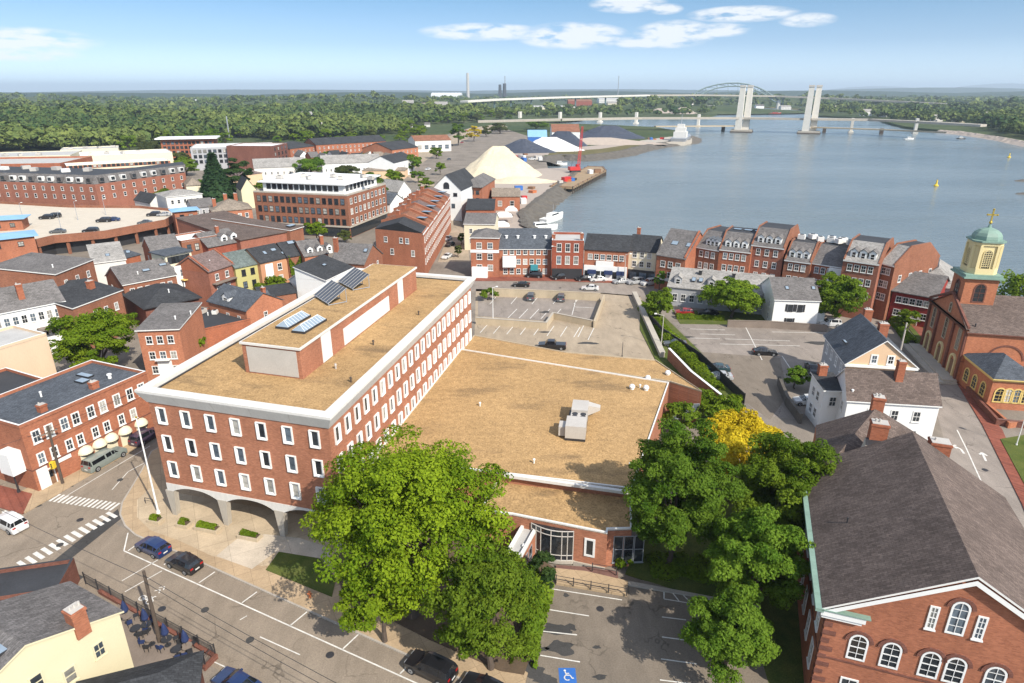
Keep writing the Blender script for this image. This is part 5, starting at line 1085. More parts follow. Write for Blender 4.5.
for k in range(3): b.dormer(1.9+k*2.6, .7, 8.7, 1.5, 1.3, 2.4)
b = bld('brown_roofed_hall', 'long low hall with a broad gray-brown roof in front of the white-topped brick block', (240, 240.5), (289, 231.5), (265, 212), 8.2, 'brick_town', 'shingle_brown', 'shed', rise=2.2, cat='building', over=.4)
b = bld('brown_roofed_wing', 'wing with a gray-brown roof edged in white, end on to the brown-roofed hall', (289.5, 231), (303, 227), (278, 209), 8.6, 'brick_town', 'shingle_brown', 'shed', rise=1.8, cat='building', fascia='white_trim'); b.skylight(b.L*.6, 2.4, 9.4, 3.0, 1.6, R(6))
b = bld('two_dormer_house', 'gray-roofed house with two white gabled dormers and a chimney', (208, 247), (239, 241), 10, 7.6, 'brick_red', 'shingle_gray', 'gable', rise=3.0, over=.4); b.dormer(5.6, .8, 7.8, 1.9, 1.7, 2.6); b.dormer(8.6, .8, 7.8, 1.9, 1.7, 2.6); b.chimney(5.5, 3.8, 10, 2.0)
b = bld('gray_gabled_house', 'brick gabled house with a gray shingle roof behind the office penthouse', (331, 262), (364, 264), 11, 8.0, 'brick_town', 'shingle_gray', 'gable', rise=3.6, right=(2, (5.5, 2.6), .9, 1.5)); b.chimney(.2, 3, 9.5, 4.0, 1.0, .9); b.skylight(8, 3.4, 10.6, 1, 1.2, R(32))
b = bld('white_shed_roof_house', 'white house with a slate shed roof close behind the office parapet', (326, 281), (353, 268), 8, 7.4, 'white_paint', 'shingle_dark', 'shed', rise=2.6, fascia='white_paint'); b.skylight(b.L*.55, 4.4, 9.2, 1.2, .8, R(18))
bld('white_ell_house', 'low white house with a dark gable roof tucked against the white house', (304, 284), (324, 279), 6, 5.6, 'white_paint', 'shingle_dark', 'gable', 'x', 1.6, fascia='white_paint')
b = bld('hip_roofed_house', 'brick house under a black hip roof with wide eaves', (145, 309), (199, 298), (170, 286), 5.8, 'brick_dark', 'shingle_dark', 'hip', rise=2.6, front=(6, (3.4,), 1.4, 1.2), over=.6, fascia='dark_metal'); b.vent(6, 3, 7.4); b.vent(10, 5, 7.6)
b = bld('slate_cross_house', 'small brick house with a slate roof and white gable end behind the office parapet', (208, 301), (246, 311), 9, 6.2, 'brick_town', 'shingle_slate', 'gable', 'x', 2.6, front=(3, 3.2), right=(1, 3.4)); b.dormer(b.L*.4, .8, 6.4, 2.2, 1.3, 2.6, 'shingle_slate'); b.chimney(b.L*.9, 5.6, 8, 1.6, .7, .7)
b = bld('black_flat_roof_shop', 'low shop with a black membrane roof crowded with vents and ducts', (180, 333), (250, 318), 13, 4.6, 'brick_town', 'roof_black', 'flat', cat='building', par=.35, cap='roof_black')
for k, (x, y, w_, d_) in enumerate(((2.5, 9.5, 2.2, 1.2), (5.2, 10.5, 1.4, 2.0), (7.4, 11, 1.6, 1.4), (9.2, 8.4, 1.0, 1.0), (13.2, 9.4, 1.2, .8), (16.6, 6.2, 1.3, .9), (18.6, 8.4, 1.8, 1.2))): b.unit(x, y, 4.2, w_, d_, .9, .3*k, 'white_trim' if k % 2 else 'hvac')
for k in range(7): b.vent(3+2.4*k, 4.5+(k*37 % 7), 4.2, .6, .11)
b = bld('rear_brick_house', 'three-storey brick house with white windows and a double porch door beside the green tree', (137, 331), (179, 329.5), 11.5, 9.4, 'brick_town', 'shingle_gray', 'shed', rise=1.0, front=(3, (6.9, 4.0, 1.3), 1.1, 1.5), left=(2, 6), over=.35, fascia='white_trim'); b.box('porch', b.L*.5-1.2, -.9, 4.0, b.L*.5+1.2, -.02, 4.15, 'white_paint'); b.box('porch_door', b.L*.5-1.2, -.1, .2, b.L*.5+1.2, -.02, 3.7, 'white_paint'); b.vent(5, 4, 9.8); b.vent(7, 6, 10)
bld('small_slate_shed', 'small slate-roofed outbuilding behind the black-roofed shop', (250, 305), (272, 301), 6, 5.0, 'brick_town', 'shingle_slate', 'gable', 'x', 1.6)
bld('flat_gray_annex', 'low gray-roofed annex wedged between the slate house and the office parapet', (262, 298), (296, 293), 6, 4.2, 'brick_town', 'shingle_dark', 'shed', rise=.8)
bld('brick_lean_to', 'narrow brick lean-to with a gray roof under the white-roofed building', (112, 262), (140, 255), 5, 6.0, 'brick_town', 'shingle_slate', 'shed', rise=.8)
bld('tan_hipped_house', 'gray-roofed brick house at the edge of the picture under the blue-roofed stair tower', (-8, 296), (33, 281), 9, 8.0, 'brick_orange', 'shingle_slate', 'gable', rise=2.2, front=(5, (5.4,), 1.2, 1.5))
bld('gray_side_house', 'brick house with a dull gray gable roof between the garage and the stepped brick house', (16, 277), (50, 265), 8, 8.0, 'brick_town', 'shingle_gray', 'gable', rise=1.8, front=(4, 5.4))
# ================================================================ PARKING DECK AND THE BLOCKS BEHIND
DZ = 5.5
def deck():
    poly = [G(-160, 232, DZ), G(-40, 262, DZ), G(20, 246, DZ), G(54, 238, DZ), G(105, 233.5, DZ), G(166, 222, DZ), G(182, 212, DZ), G(140, 208, DZ), G(70, 207.5, DZ), G(0, 203.5, DZ), G(-160, 196, DZ)]
    r = thing('parking_deck', 'open parking deck with a pale concrete top and brick edge walls', 'parking garage', (*G(80, 240), 0)); o = Vector(r.location[:2]); q = ccw([Vector(p)-o for p in poly])
    b = MB(); b.prism(q, 4.6, DZ); b.build('deck_slab', 'deck_concrete', r)
    b = MB(); n = len(q)
    for i in range(n):
        a, c = q[i], q[(i+1) % n]; d = (c-a).normalized(); m = Vector((-d.y, d.x)); b.prism(ccw([a-m*.02, c-m*.02, c+m*.3, a+m*.3]), 3.9, DZ+.9)
    b.build('edge_wall', 'brick_brown', r)
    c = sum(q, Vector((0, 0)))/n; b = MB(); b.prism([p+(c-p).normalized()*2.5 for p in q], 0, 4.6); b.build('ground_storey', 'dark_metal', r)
    for i in range(n):
        a, e = q[i], q[(i+1) % n]; k = max(1, int((e-a).length/6))
        for j in range(k):
            if inside(a, q) or True:
                p = a+(e-a)*((j+.5)/k); p = p+(c-p).normalized()*.8; b = MB(); b.box(p.x-.35, p.y-.35, 0, p.x+.35, p.y+.35, 4.0); b.build('column', 'brick_brown', r)
deck()
def stair_tower(A, B, dpt, z, lab):
    b = Bld('stair_tower', lab, 'stair tower', A, B, dpt, z, 'blue-roofed stair towers of the deck'); b.walls('brick_orange'); b.hip('roof_blue', .9, .9, 'roof_blue'); b.win(0, 2, [z-2.4], 1.4, 1.3, 'dark_metal')
stair_tower((-20, 242), (34, 236), 9, 9.5, 'brick stair tower with a broad blue roof at the near corner of the deck')
stair_tower((-14, 221), (21, 219), 7, 9.0, 'brick stair tower with a blue roof on the far edge of the deck'); stair_tower((174, 212), (197, 210), 6, 9.2, 'square brick stair tower with a blue roof beside the white-roofed building')
def long_hotel():
    z = 12.5; r = None; pts = [(-120, 178), (0, 181.5), (95, 184.5), (185, 172.5)]; ps = [G(*p, z) for p in pts]; r = thing('long_brick_apartment_block', 'long brick apartment block with a gray mansard roof behind the parking deck', 'apartment block', (ps[2].x, ps[2].y, 0)); o = ps[2]
    ps = [p-o for p in ps]; up = Vector((-.12, 1)).normalized(); back = [ps[3]+up*17+Vector((-6, 0)), ps[2]+up*26, ps[0]+up*26]
    poly = ps+back; b = MB(); b.prism(ccw(poly), -.2, z); w_ = b.build('wall', 'brick_dusky', r); c = sum(poly, Vector((0, 0)))/len(poly)
    inn = [p+up*2.2 for p in ps]+[p-up*2 for p in back]; b = MB(); n = len(poly); zz = z+3.4
    for i in range(n):
        j = (i+1) % n; b.face([(*poly[i], z+.02), (*poly[j], z+.02), (*inn[j], zz), (*inn[i], zz)])
    b.build('mansard', 'shingle_gray', r); b = MB(); b.face([(*p, zz+.01) for p in ccw(inn)]); b.build('roof', 'roof_black', r)
    cnt = 0
    for i in range(3):
        a, e = ps[i], ps[i+1]; d = (e-a).normalized(); m = Vector((d.y, -d.x)); rz = math.atan2(m.y, m.x)-math.pi/2; Lw = (e-a).length; k = int(Lw/4.6)
        for j in range(k):
            p = a+d*(j+.5)*Lw/k
            if P(p.x+o.x, p.y+o.y, z)[0] < -20: continue
            for zr in (9.6, 6.4):
                if cnt >= 96: break
                fm, pm = window_meshes(1.3, 1.7, 'white_trim', .12, .07, 1, False, 'glass_dark'); key = ('j', fm.name, pm.name)
                if key not in WCACHE:
                    kk = len(fm.vertices); me2 = bpy.data.meshes.new('window'); me2.from_pydata([v.co[:] for v in fm.vertices]+[v.co[:] for v in pm.vertices], [], [tuple(q.vertices) for q in fm.polygons]+[tuple(x+kk for x in q.vertices) for q in pm.polygons]); me2.materials.append(MATS['white_trim']); me2.materials.append(MATS['glass_dark']); me2.polygons.foreach_set('material_index', [0]*len(fm.polygons)+[1]*len(pm.polygons)); WCACHE[key] = me2
                link('window', WCACHE[key], r, (*p, zr), rz); cnt += 1
            b = MB(); q0 = p+up*.55; b.box(-1.1, -.5, 0, 1.1, .9, 1.9); b.box(-.8, .91, .3, .8, .96, 1.6, 1); b.build('dormer', ['white_trim' if j % 3 else 'shingle_gray', 'glass_dark'], r, (q0.x, q0.y, z+.7), rz)
    for k in range(9):
        q0 = ps[0].lerp(ps[2], .3+k*.075)+up*(8+(k*5) % 11); b = MB(); b.box(-1.6, -1.2, 0, 1.6, 1.2, 1.4); b.build('air_conditioner', 'white_trim' if k in (2, 3, 7) else 'hvac', r, (q0.x, q0.y, zz), k)
long_hotel()
b = bld('pale_flat_roof_block', 'broad brick block with a pale flat roof behind the long mansard block', (-60, 166), (60, 164), 40, 12.0, 'brick_town', 'roof_pale', 'flat', cat='building', cap='cream_paint', par=1.0)
def pale_yard():
    for k, (A, B, dp, z, lab) in enumerate((((-30, 158), (70, 155), 40, 9, 'low building with a wide pale roof at the edge of the woods'), ((80, 156), (172, 152), 30, 10, 'pale-roofed building behind the courtyard block'), ((60, 150), (118, 148), 26, 8, 'cream-edged flat building closest to the woods'))): q = bld('pale_roofed_building', lab, A, B, dp, z, 'cream_paint', ['roof_pale', 'roof_white', 'roof_pale'][k], 'flat', cat='building', cap='white_trim'); [q.unit(6+j*9, 8+(j*5) % 9, z-.4, 3, 2, 1.5, j) for j in range(4)]
    b = Bld('courtyard_block', 'brick courtyard block with cream bands and a pale roof facing the yard', 'building', (66, 165.5), (170, 160), 14, 12.0); b.walls('brick_orange', cut=.4); b.flatroof('roof_white', .4, .3, 'cream_paint', 'white_paint', .4); b.band(9.2, .8, .15, 'cream_paint', 'band', (0, 1)); b.win(0, 22, [10.3, 7.2], 1.6, 1.4, 'dark_metal'); return b
pale_yard()
bld('white_hipped_house', 'white rendered house with a pale hip roof behind the deck', (166, 197.5), (202, 194), 13, 10.0, 'pale_siding', 'shingle_light', 'hip', rise=2.0, front=(5, (7.2, 4.2), 1.1, 1.6), fascia='white_paint')
bld('dark_gable_cottage', 'small cottage with a dark gable roof between the bushes and the white house', (150, 203), (166, 201), 14, 5.5, 'pale_siding', 'shingle_dark', 'gable', 'y', 3.0)
b = bld('chimneyed_brick_house', 'brick house with a tan roof, white windows and three chimneys beside the dark tree', (212, 212), (252, 209), 13, 9.0, 'brick_town', 'shingle_tan', 'hip', rise=3.2, front=(5, (6.3, 3.3), 1.2, 1.6)); b.chimney(1.5, 6, 9.4, 3.2, 1.2, 1); b.chimney(5.5, 8, 10.5, 3.2, 1.2, 1); b.chimney(9, 9, 11, 2.6, 1.2, 1)
bld('gray_roofed_lodge', 'gray-roofed lodge beside the square blue-roofed tower', (192, 208), (214, 206), 10, 7.5, 'gray_siding', 'shingle_gray', 'gable', rise=2.4, front=(3, 5))
bld('yellow_gabled_house', 'small yellow gabled house beside the big brick block', (241, 190), (256, 189), 14, 8.0, 'yellow_siding', 'shingle_dark', 'gable', 'y', 4.5)
def white_top_block():
    zt = zfrom(338, 238, 195); z = min(zt, 15.5)
    b = Bld('white_topped_brick_block', 'four-storey brick block with a white set-back top floor and rounded shop corner', 'building', (253, 191), (347, 195), (373, 183), z); b.D = max(b.D, 30); b.p = [Vector((0, 0)), Vector((b.L, 0)), Vector((b.L, b.D)), Vector((0, b.D))]
    b.walls('brick_brown', cut=.4); b.flatroof('roof_pale', .5, .3, 'concrete', 'concrete', .4); n = 9
    b.win(0, 15, [z-3.4, z-6.9, z-10.4], 1.5, 2.0, 'dark_metal', .08); b.win(1, 9, [z-3.4, z-6.9, z-10.4], 1.6, 2.0, 'white_trim', .1)
    m = MB(); m.box(2.5, 2.5, z-.4, b.L-2.5, b.D-2.5, z+2.9); b.part('top_floor', m, 'white_trim'); m = MB(); m.box(1.4, 1.2, z+2.9, b.L-1.2, b.D-1.4, z+3.4); b.part('top_roof', m, 'roof_white')
    for k in range(13): b.box('top_window', 4+k*(b.L-8)/13, 2.42, z+.6, 4+k*(b.L-8)/13+1.7, 2.52, z+2.5, 'glass_dark')
    for k in range(8): b.box('top_window', b.L-2.52, 4+k*(b.D-8)/8, z+.6, b.L-2.42, 4+k*(b.D-8)/8+2, z+2.5, 'glass_dark')
    b.band(3.6, .5, .5, 'concrete', 'canopy', (0, 1)); b.box('shopfront', .5, -.12, .2, b.L-.3, -.02, 3.4, 'glass_dark'); b.box('shopfront', b.L+.02, .5, .2, b.L+.12, b.D-.5, 3.4, 'glass_dark')
    for k in range(7): b.unit(6+k*5.5, 8+(k*7) % 12, z+3.4, 2.2, 1.6, 1.2, k*.5)
    return b
white_top_block()
def row_building():
    b = Bld('warehouse_row', 'long brick warehouse row with many stepped roofs running up to the river yard', 'building', (375, 229), (423, 233), (450, 196), 12.5, skew=True); L, D, sk = b.L, b.D, b.p[3].x
    b.walls('brick_orange'); n = 7; x_ = lambda y: sk*y/D
    for k in range(n):
        y0, y1 = D*k/n, D*(k+1)/n; m = MB(); h0 = 12.6+.12*k; rr = 2.2
        a = [(x_(y0)-.1, y0, h0), (x_(y0)+L/2, y0, h0+rr), (x_(y0)+L+.2, y0, h0-.3)]; c = [(x_(y1)-.1, y1, h0), (x_(y1)+L/2, y1, h0+rr), (x_(y1)+L+.2, y1, h0-.3)]
        m.face([a[0], a[1], c[1], c[0]][::-1]); m.face([a[1], a[2], c[2], c[1]][::-1]); m.face([a[0], a[2], a[1]][::-1] if False else [a[0], a[2], a[1]]); m.face([c[0], c[1], c[2]])
        for f_ in range(1): pass
        b.part('roof', m, ['shingle_dark' if k == 0 else 'shingle_rust' if k % 3 else 'shingle_mauve'])
        m = MB(); q = [(y1-.25), (y1+.25)]; pr = [(-.15, 12.3), (L+.3, 12.3), (L+.3, h0+.45), (L/2, h0+rr+.7), (-.15, h0+.7)]
        if k < n-1:
            lo = [(x+x_(y1), q[0], z) for x, z in pr]; hi = [(x+x_(y1), q[1], z) for x, z in pr]; m.face(lo); m.face(hi[::-1])
            for i in range(5): j = (i+1) % 5; m.face([lo[i], hi[i], hi[j], lo[j]])
            b.part('party_wall', m, 'brick_orange')
        if k: b.chimney(x_(y0)+L*.25, y0+3, h0+.8, 2.2, 1.1, .8); b.skylight(x_(y0)+L*.72, (y0+y1)/2, h0+1.15, 3.0, 2.0)
    b.win(0, [3.2, 8.0, 9.9], [9.2], 1.1, 1.5, 'white_trim'); b.win(0, [5.0, 11.5], [5.8], 1.1, 1.7, 'white_trim'); b.win(1, 24, [9.4, 6.3, 3.4], .95, 1.6, 'white_trim', .1, .06, 1, m=1.0); b.band(12.0, .35, .2, 'white_trim', 'cornice', (1,))
row_building()
b = bld('white_gable_warehouse', 'tall white gabled warehouse with one arched window at the end of the brick row', (432, 189), (461, 190), 24, 12.0, 'white_paint', 'shingle_dark', 'gable', 'y', 5.5, 'building'); b.win(0, [b.L*.5], [12.2], 2.4, 2.6, 'dark_metal', .1, .06, 1, True); b.win(0, [b.L*.8], [9.5], 1.6, 1.3, 'dark_metal'); b.win(0, [b.L*.72], [5.0], 1.4, 1.6, 'dark_metal')
b = bld('brick_mansard_building', 'brick building with a gray mansard storey beside the white gabled warehouse', (462, 187), (482, 187.5), 26, 11.0, 'brick_orange', 'shingle_gray', 'hip', rise=3.4, cat='building', front=(3, (8.2, 5.2, 2.2), 1.4, 1.5), frame='dark_metal', over=.8)
bld('cream_gable_house', 'cream house with a gray roof at the foot of the wharf lane', (464, 224), (494.5, 224.5), 12, 8.4, 'cream_paint', 'shingle_gray', 'gable', rise=2.4, front=(3, (5.4, 2.2), 1.1, 1.6), left=(2, 4.5), fascia='white_paint')
bld('black_roofed_shed', 'long shed with a black curved-back roof behind the cream house', (466, 210), (494, 210), 26, 6.8, 'brick_town', 'shingle_dark', 'gable', rise=2.0, cat='building')
bld('tan_roofed_shed', 'brick shed with a tan roof and arched doorway by the salt pile', (492, 196.5), (520, 196.5), 12, 6.0, 'brick_orange', 'shingle_tan', 'gable', rise=2.6, cat='shed', front=(2, 2.0, 1.8, 2.2))
bld('low_white_office', 'low white building with a dark roof by the wharf gate', (478, 187), (490, 187), 10, 4.5, 'white_paint', 'shingle_dark', 'gable', rise=1.6, front=(3, 1.6))
# ================================================================ WATERFRONT ROW
rowz = lambda px, base, top: max(7.0, min(13.5, zfrom(px, base, top)))
b = bld('brick_corner_house', 'three-storey orange brick corner house with a white band, first of the waterfront row', (470.5, 238), (498.5, 238.5), 9, rowz(485, 277, 238), 'brick_orange', 'shingle_gray', 'hip', rise=1.8, front=(2, (8.0, 5.0, 1.9), 1.5, 1.7), fascia='white_paint'); b.band(6.9, .8, .12, 'white_paint', 'band', (0,)); b.box('porch', .3, -1.2, 0, 4.6, -.02, 3.0, 'white_paint')
b = bld('long_brick_house', 'long orange brick house with a deep gray roof and four small white roof vents', (499, 249), (551.5, 249), 13, rowz(525, 277, 249), 'brick_orange', 'shingle_slate', 'gable', rise=4.2, front=(7, (6.3, 3.6, .9), 1.2, 1.5), fascia='white_trim')
for k in (.14, .36, .68, .9): b.vent(b.L*k, 3.4, b.z+2.0, .9, .35)
b.box('oriel', 1.0, -1.1, 3.0, 4.6, -.02, 6.0, 'white_paint'); b.box('awning', 8.6, -1.3, 2.2, 10.6, -.02, 3.6, 'umbrella_teal')
b = bld('dark_brick_shop', 'dark red brick shop house with tall white-framed windows and a black shopfront', (552, 241), (584, 241.5), 11, rowz(568, 279, 241), 'brick_red', 'roof_pale', 'flat', front=(3, (7.6, 4.2), 1.3, 2.3), cap='white_trim', par=.7); b.box('shopfront', .2, -.16, .2, b.L-.2, -.02, 3.0, 'dark_metal'); b.chimney(.4, 3, b.z, 1.2); b.chimney(b.L-.5, 3, b.z, 1.6)
b = bld('white_shop_row', 'brick house with a white shopfront and navy awnings on the waterfront street', (584.5, 249), (628.5, 251.5), 11, rowz(606, 280, 250), 'brick_orange', 'shingle_dark', 'gable', rise=3.0, front=(6, (5.6,), 1.3, 1.5)); b.box('shopfront', .1, -.5, .1, b.L-.1, -.02, 4.0, 'white_paint')
for k in (.2, .58, .86): b.box('awning', b.L*k-1.1, -1.2, 1.9, b.L*k+1.1, -.52, 2.9, 'navy_cloth')
for k in (.08, .34, .46, .72): b.box('shop_window', b.L*k-.6, -.55, .7, b.L*k+.6, -.51, 2.6, 'glass_dark')
b.box('shop_gable', b.L*.28, -.4, 4.0, b.L*.68, .1, 5.3, 'white_paint')
b = bld('cream_shop_house', 'cream house with a black slate roof above a black restaurant front', (628.5, 250), (656.5, 252.5), 10, rowz(642, 281, 251), 'cream_paint', 'shingle_dark', 'gable', rise=3.2, front=(3, (6.4, 3.9), 1.2, 1.6)); b.box('shopfront', .1, -.4, .1, b.L-.1, -.02, 3.1, 'dark_metal'); b.chimney(1.2, 6, b.z+2, 3.0)
for k in range(4): b.box('shop_window', .8+k*2.6, -.46, .5, 2.6+k*2.6, -.41, 2.5, 'glass_sky')
b = bld('gray_roofed_brick_house', 'brick house with a tall gray roof, two dark rooflights and a brick end wall', (657, 254.5), (685.5, 259), 15, 9.0, 'brick_orange', 'shingle_gray', 'gable', rise=5.4, front=(3, (6.1, 3.3), 1.3, 1.6)); firewalls(b, 5.4, 'brick_town', (1,), .4, .5); b.skylight(3, 3.6, b.z+2.75, 1.8, 1.4, R(35)); b.skylight(7, 3.6, b.z+2.75, 1.8, 1.4, R(35)); b.box('shop_band', .1, -.3, 2.6, b.L, -.02, 3.2, 'white_paint')
RV = [((696, 246.5), (719.5, 250.5), 11.0, 'brick riverside house with a mansard roof, at the open end of the row', 3, 'm', (3, 1.0)), ((719.5, 249), (751, 252.5), 11.4, 'brick riverside house with three round white dormers and rooftop skylights', 4, 'd', 3), ((751.5, 244.5), (784.5, 248.5), 13.0, 'taller brick riverside house with three arched white dormers', 3, 'd', 3),
      ((784.5, 259.5), (811, 263), 10.6, 'lower brick riverside house with three pointed white dormers', 3, 'd', 3), ((811, 262.5), (843.5, 267.5), 10.4, 'lower brick riverside house with a plain gray roof and a white oriel', 4, 'n', 0), ((843.5, 259.5), (879.5, 264.5), 13.0, 'taller brick riverside house with a pale roof and three white dormers', 4, 'd', 3), ((879.5, 262.5), (895, 266), 12.6, 'narrow brick riverside house with a raised end wall, last of the row', 2, 'n', 0)]
for k, (A, B, z, lab, n, kind, nd) in enumerate(RV):
    b = bld('riverside_house', lab, A, B, 17, z, ['brick_brown', 'brick_town', 'brick_dusky', 'brick_brown', 'brick_town', 'brick_dusky', 'brick_brown'][k], 'shingle_gray' if k not in (5, 6) else 'shingle_light', 'mansard', rise=3.6, group='brick houses of the riverside row', front=(n, (z-2.3, z-5.2, z-8.1), 1.05, 1.55), over=.2, fascia='white_trim'); firewalls(b, 3.6, 'brick_brown', (0, 1), .3, .3, .3)
    if k == 6: b.win(1, 4, [z-4, z-7.5], 1.1, 1.6, 'white_trim')
    if kind == 'd':
        for j in range(3): b.dormer(b.L*(.24+.26*j), .8, z+.3, 1.45, 1.7, 3.2, 'shingle_gray', 'white_paint', 0, k in (1, 2))
    if kind == 'm':
        for j in range(3): b.dormer(b.L*(.45+.17*j), .9, z+.3, 1.4, 1.7, 2.6, 'shingle_slate', 'white_paint')
    if k in (3, 4):
        for j in range(5): b.unit(1.5+j*2.1, 8+j % 2*2, z+3.6, 1.6, 1.4, 1.2, j, 'white_trim')
    if k == 1:
        for j in range(3): b.skylight(2.2+j*2.6, 8.4, z+3.68, 2.0, 1.5, 0)
    if k == 4: b.box('oriel', b.L*.6, -1.0, z-3.6, b.L*.6+3, -.02, z-.4, 'white_paint')
b = bld('long_gray_house', 'long low pale gray house with a gray shingle roof and small dormers', (668, 286.5), (772, 296.5), (770, 279), 4.6, 'gray_siding', 'shingle_light', 'gable', rise=2.8, front=(11, (1.3,), 1.2, 1.8))
for k in (.09, .42): b.dormer(b.L*k, 1.2, 5.0, 1.7, 1.5, 2.6, 'shingle_light', 'gray_siding')
for k in (.24, .31): b.skylight(b.L*k, 2.6, 6.2, 1.0, 1.3, R(30))
b.chimney(b.L*.29, 5.5, 6.8, 1.0, .7, .7, 'dark_metal', 0); b.chimney(b.L*.62, 5.5, 6.8, 1.0, .7, .7, 'dark_metal', 0)
b = bld('white_clapboard_house', 'white clapboard house with black shutters and a gray roof beside the walled car park', (775, 299.5), (820, 301), 12, 6.4, 'white_paint', 'shingle_gray', 'gable', rise=3.2, fascia='white_paint'); b.win(0, [3.4, 5.4], [3.9], 1.0, 1.5, 'dark_metal', .06); b.win(0, [3.6], [.8], 1.1, 1.5, 'dark_metal', .06); b.box('side_porch', b.L, 3.0, 0, b.L+2.6, 6.6, 2.8, 'white_paint'); b.skylight(3.0, 3.0, 8.2, .8, 1, R(30)); b.skylight(8.5, 3.2, 8.3, .8, 1, R(30)); b.win(3, 2, [3.8, .9], 1.0, 1.5)
for x in (2.6, 4.2, 4.55, 6.2): b.box('shutter', x-.2, -.07, 3.85, x+.2, -.02, 5.45, 'dark_metal')
for x in (2.75, 4.45): b.box('shutter', x-.2, -.07, .75, x+.2, -.02, 2.35, 'dark_metal')
b = bld('dark_red_house', 'dark red clapboard house with white windows, a gray roof and yellow door near the church', (893, 290.5), (936, 298), 14, 7.0, 'clapboard_red', 'shingle_gray', 'gable', rise=3.2, front=(5, (4.5, 1.6), 1.2, 1.5), over=.4); b.door(0, b.L*.62, 1.3, 2.4, 'yellow_trim', 'white_paint')
bld('gray_hipped_house', 'house with a broad pale gray hip roof between the red house and the river', (912, 284), (958, 290), 18, 7.0, 'gray_siding', 'shingle_light', 'hip', rise=3.6)
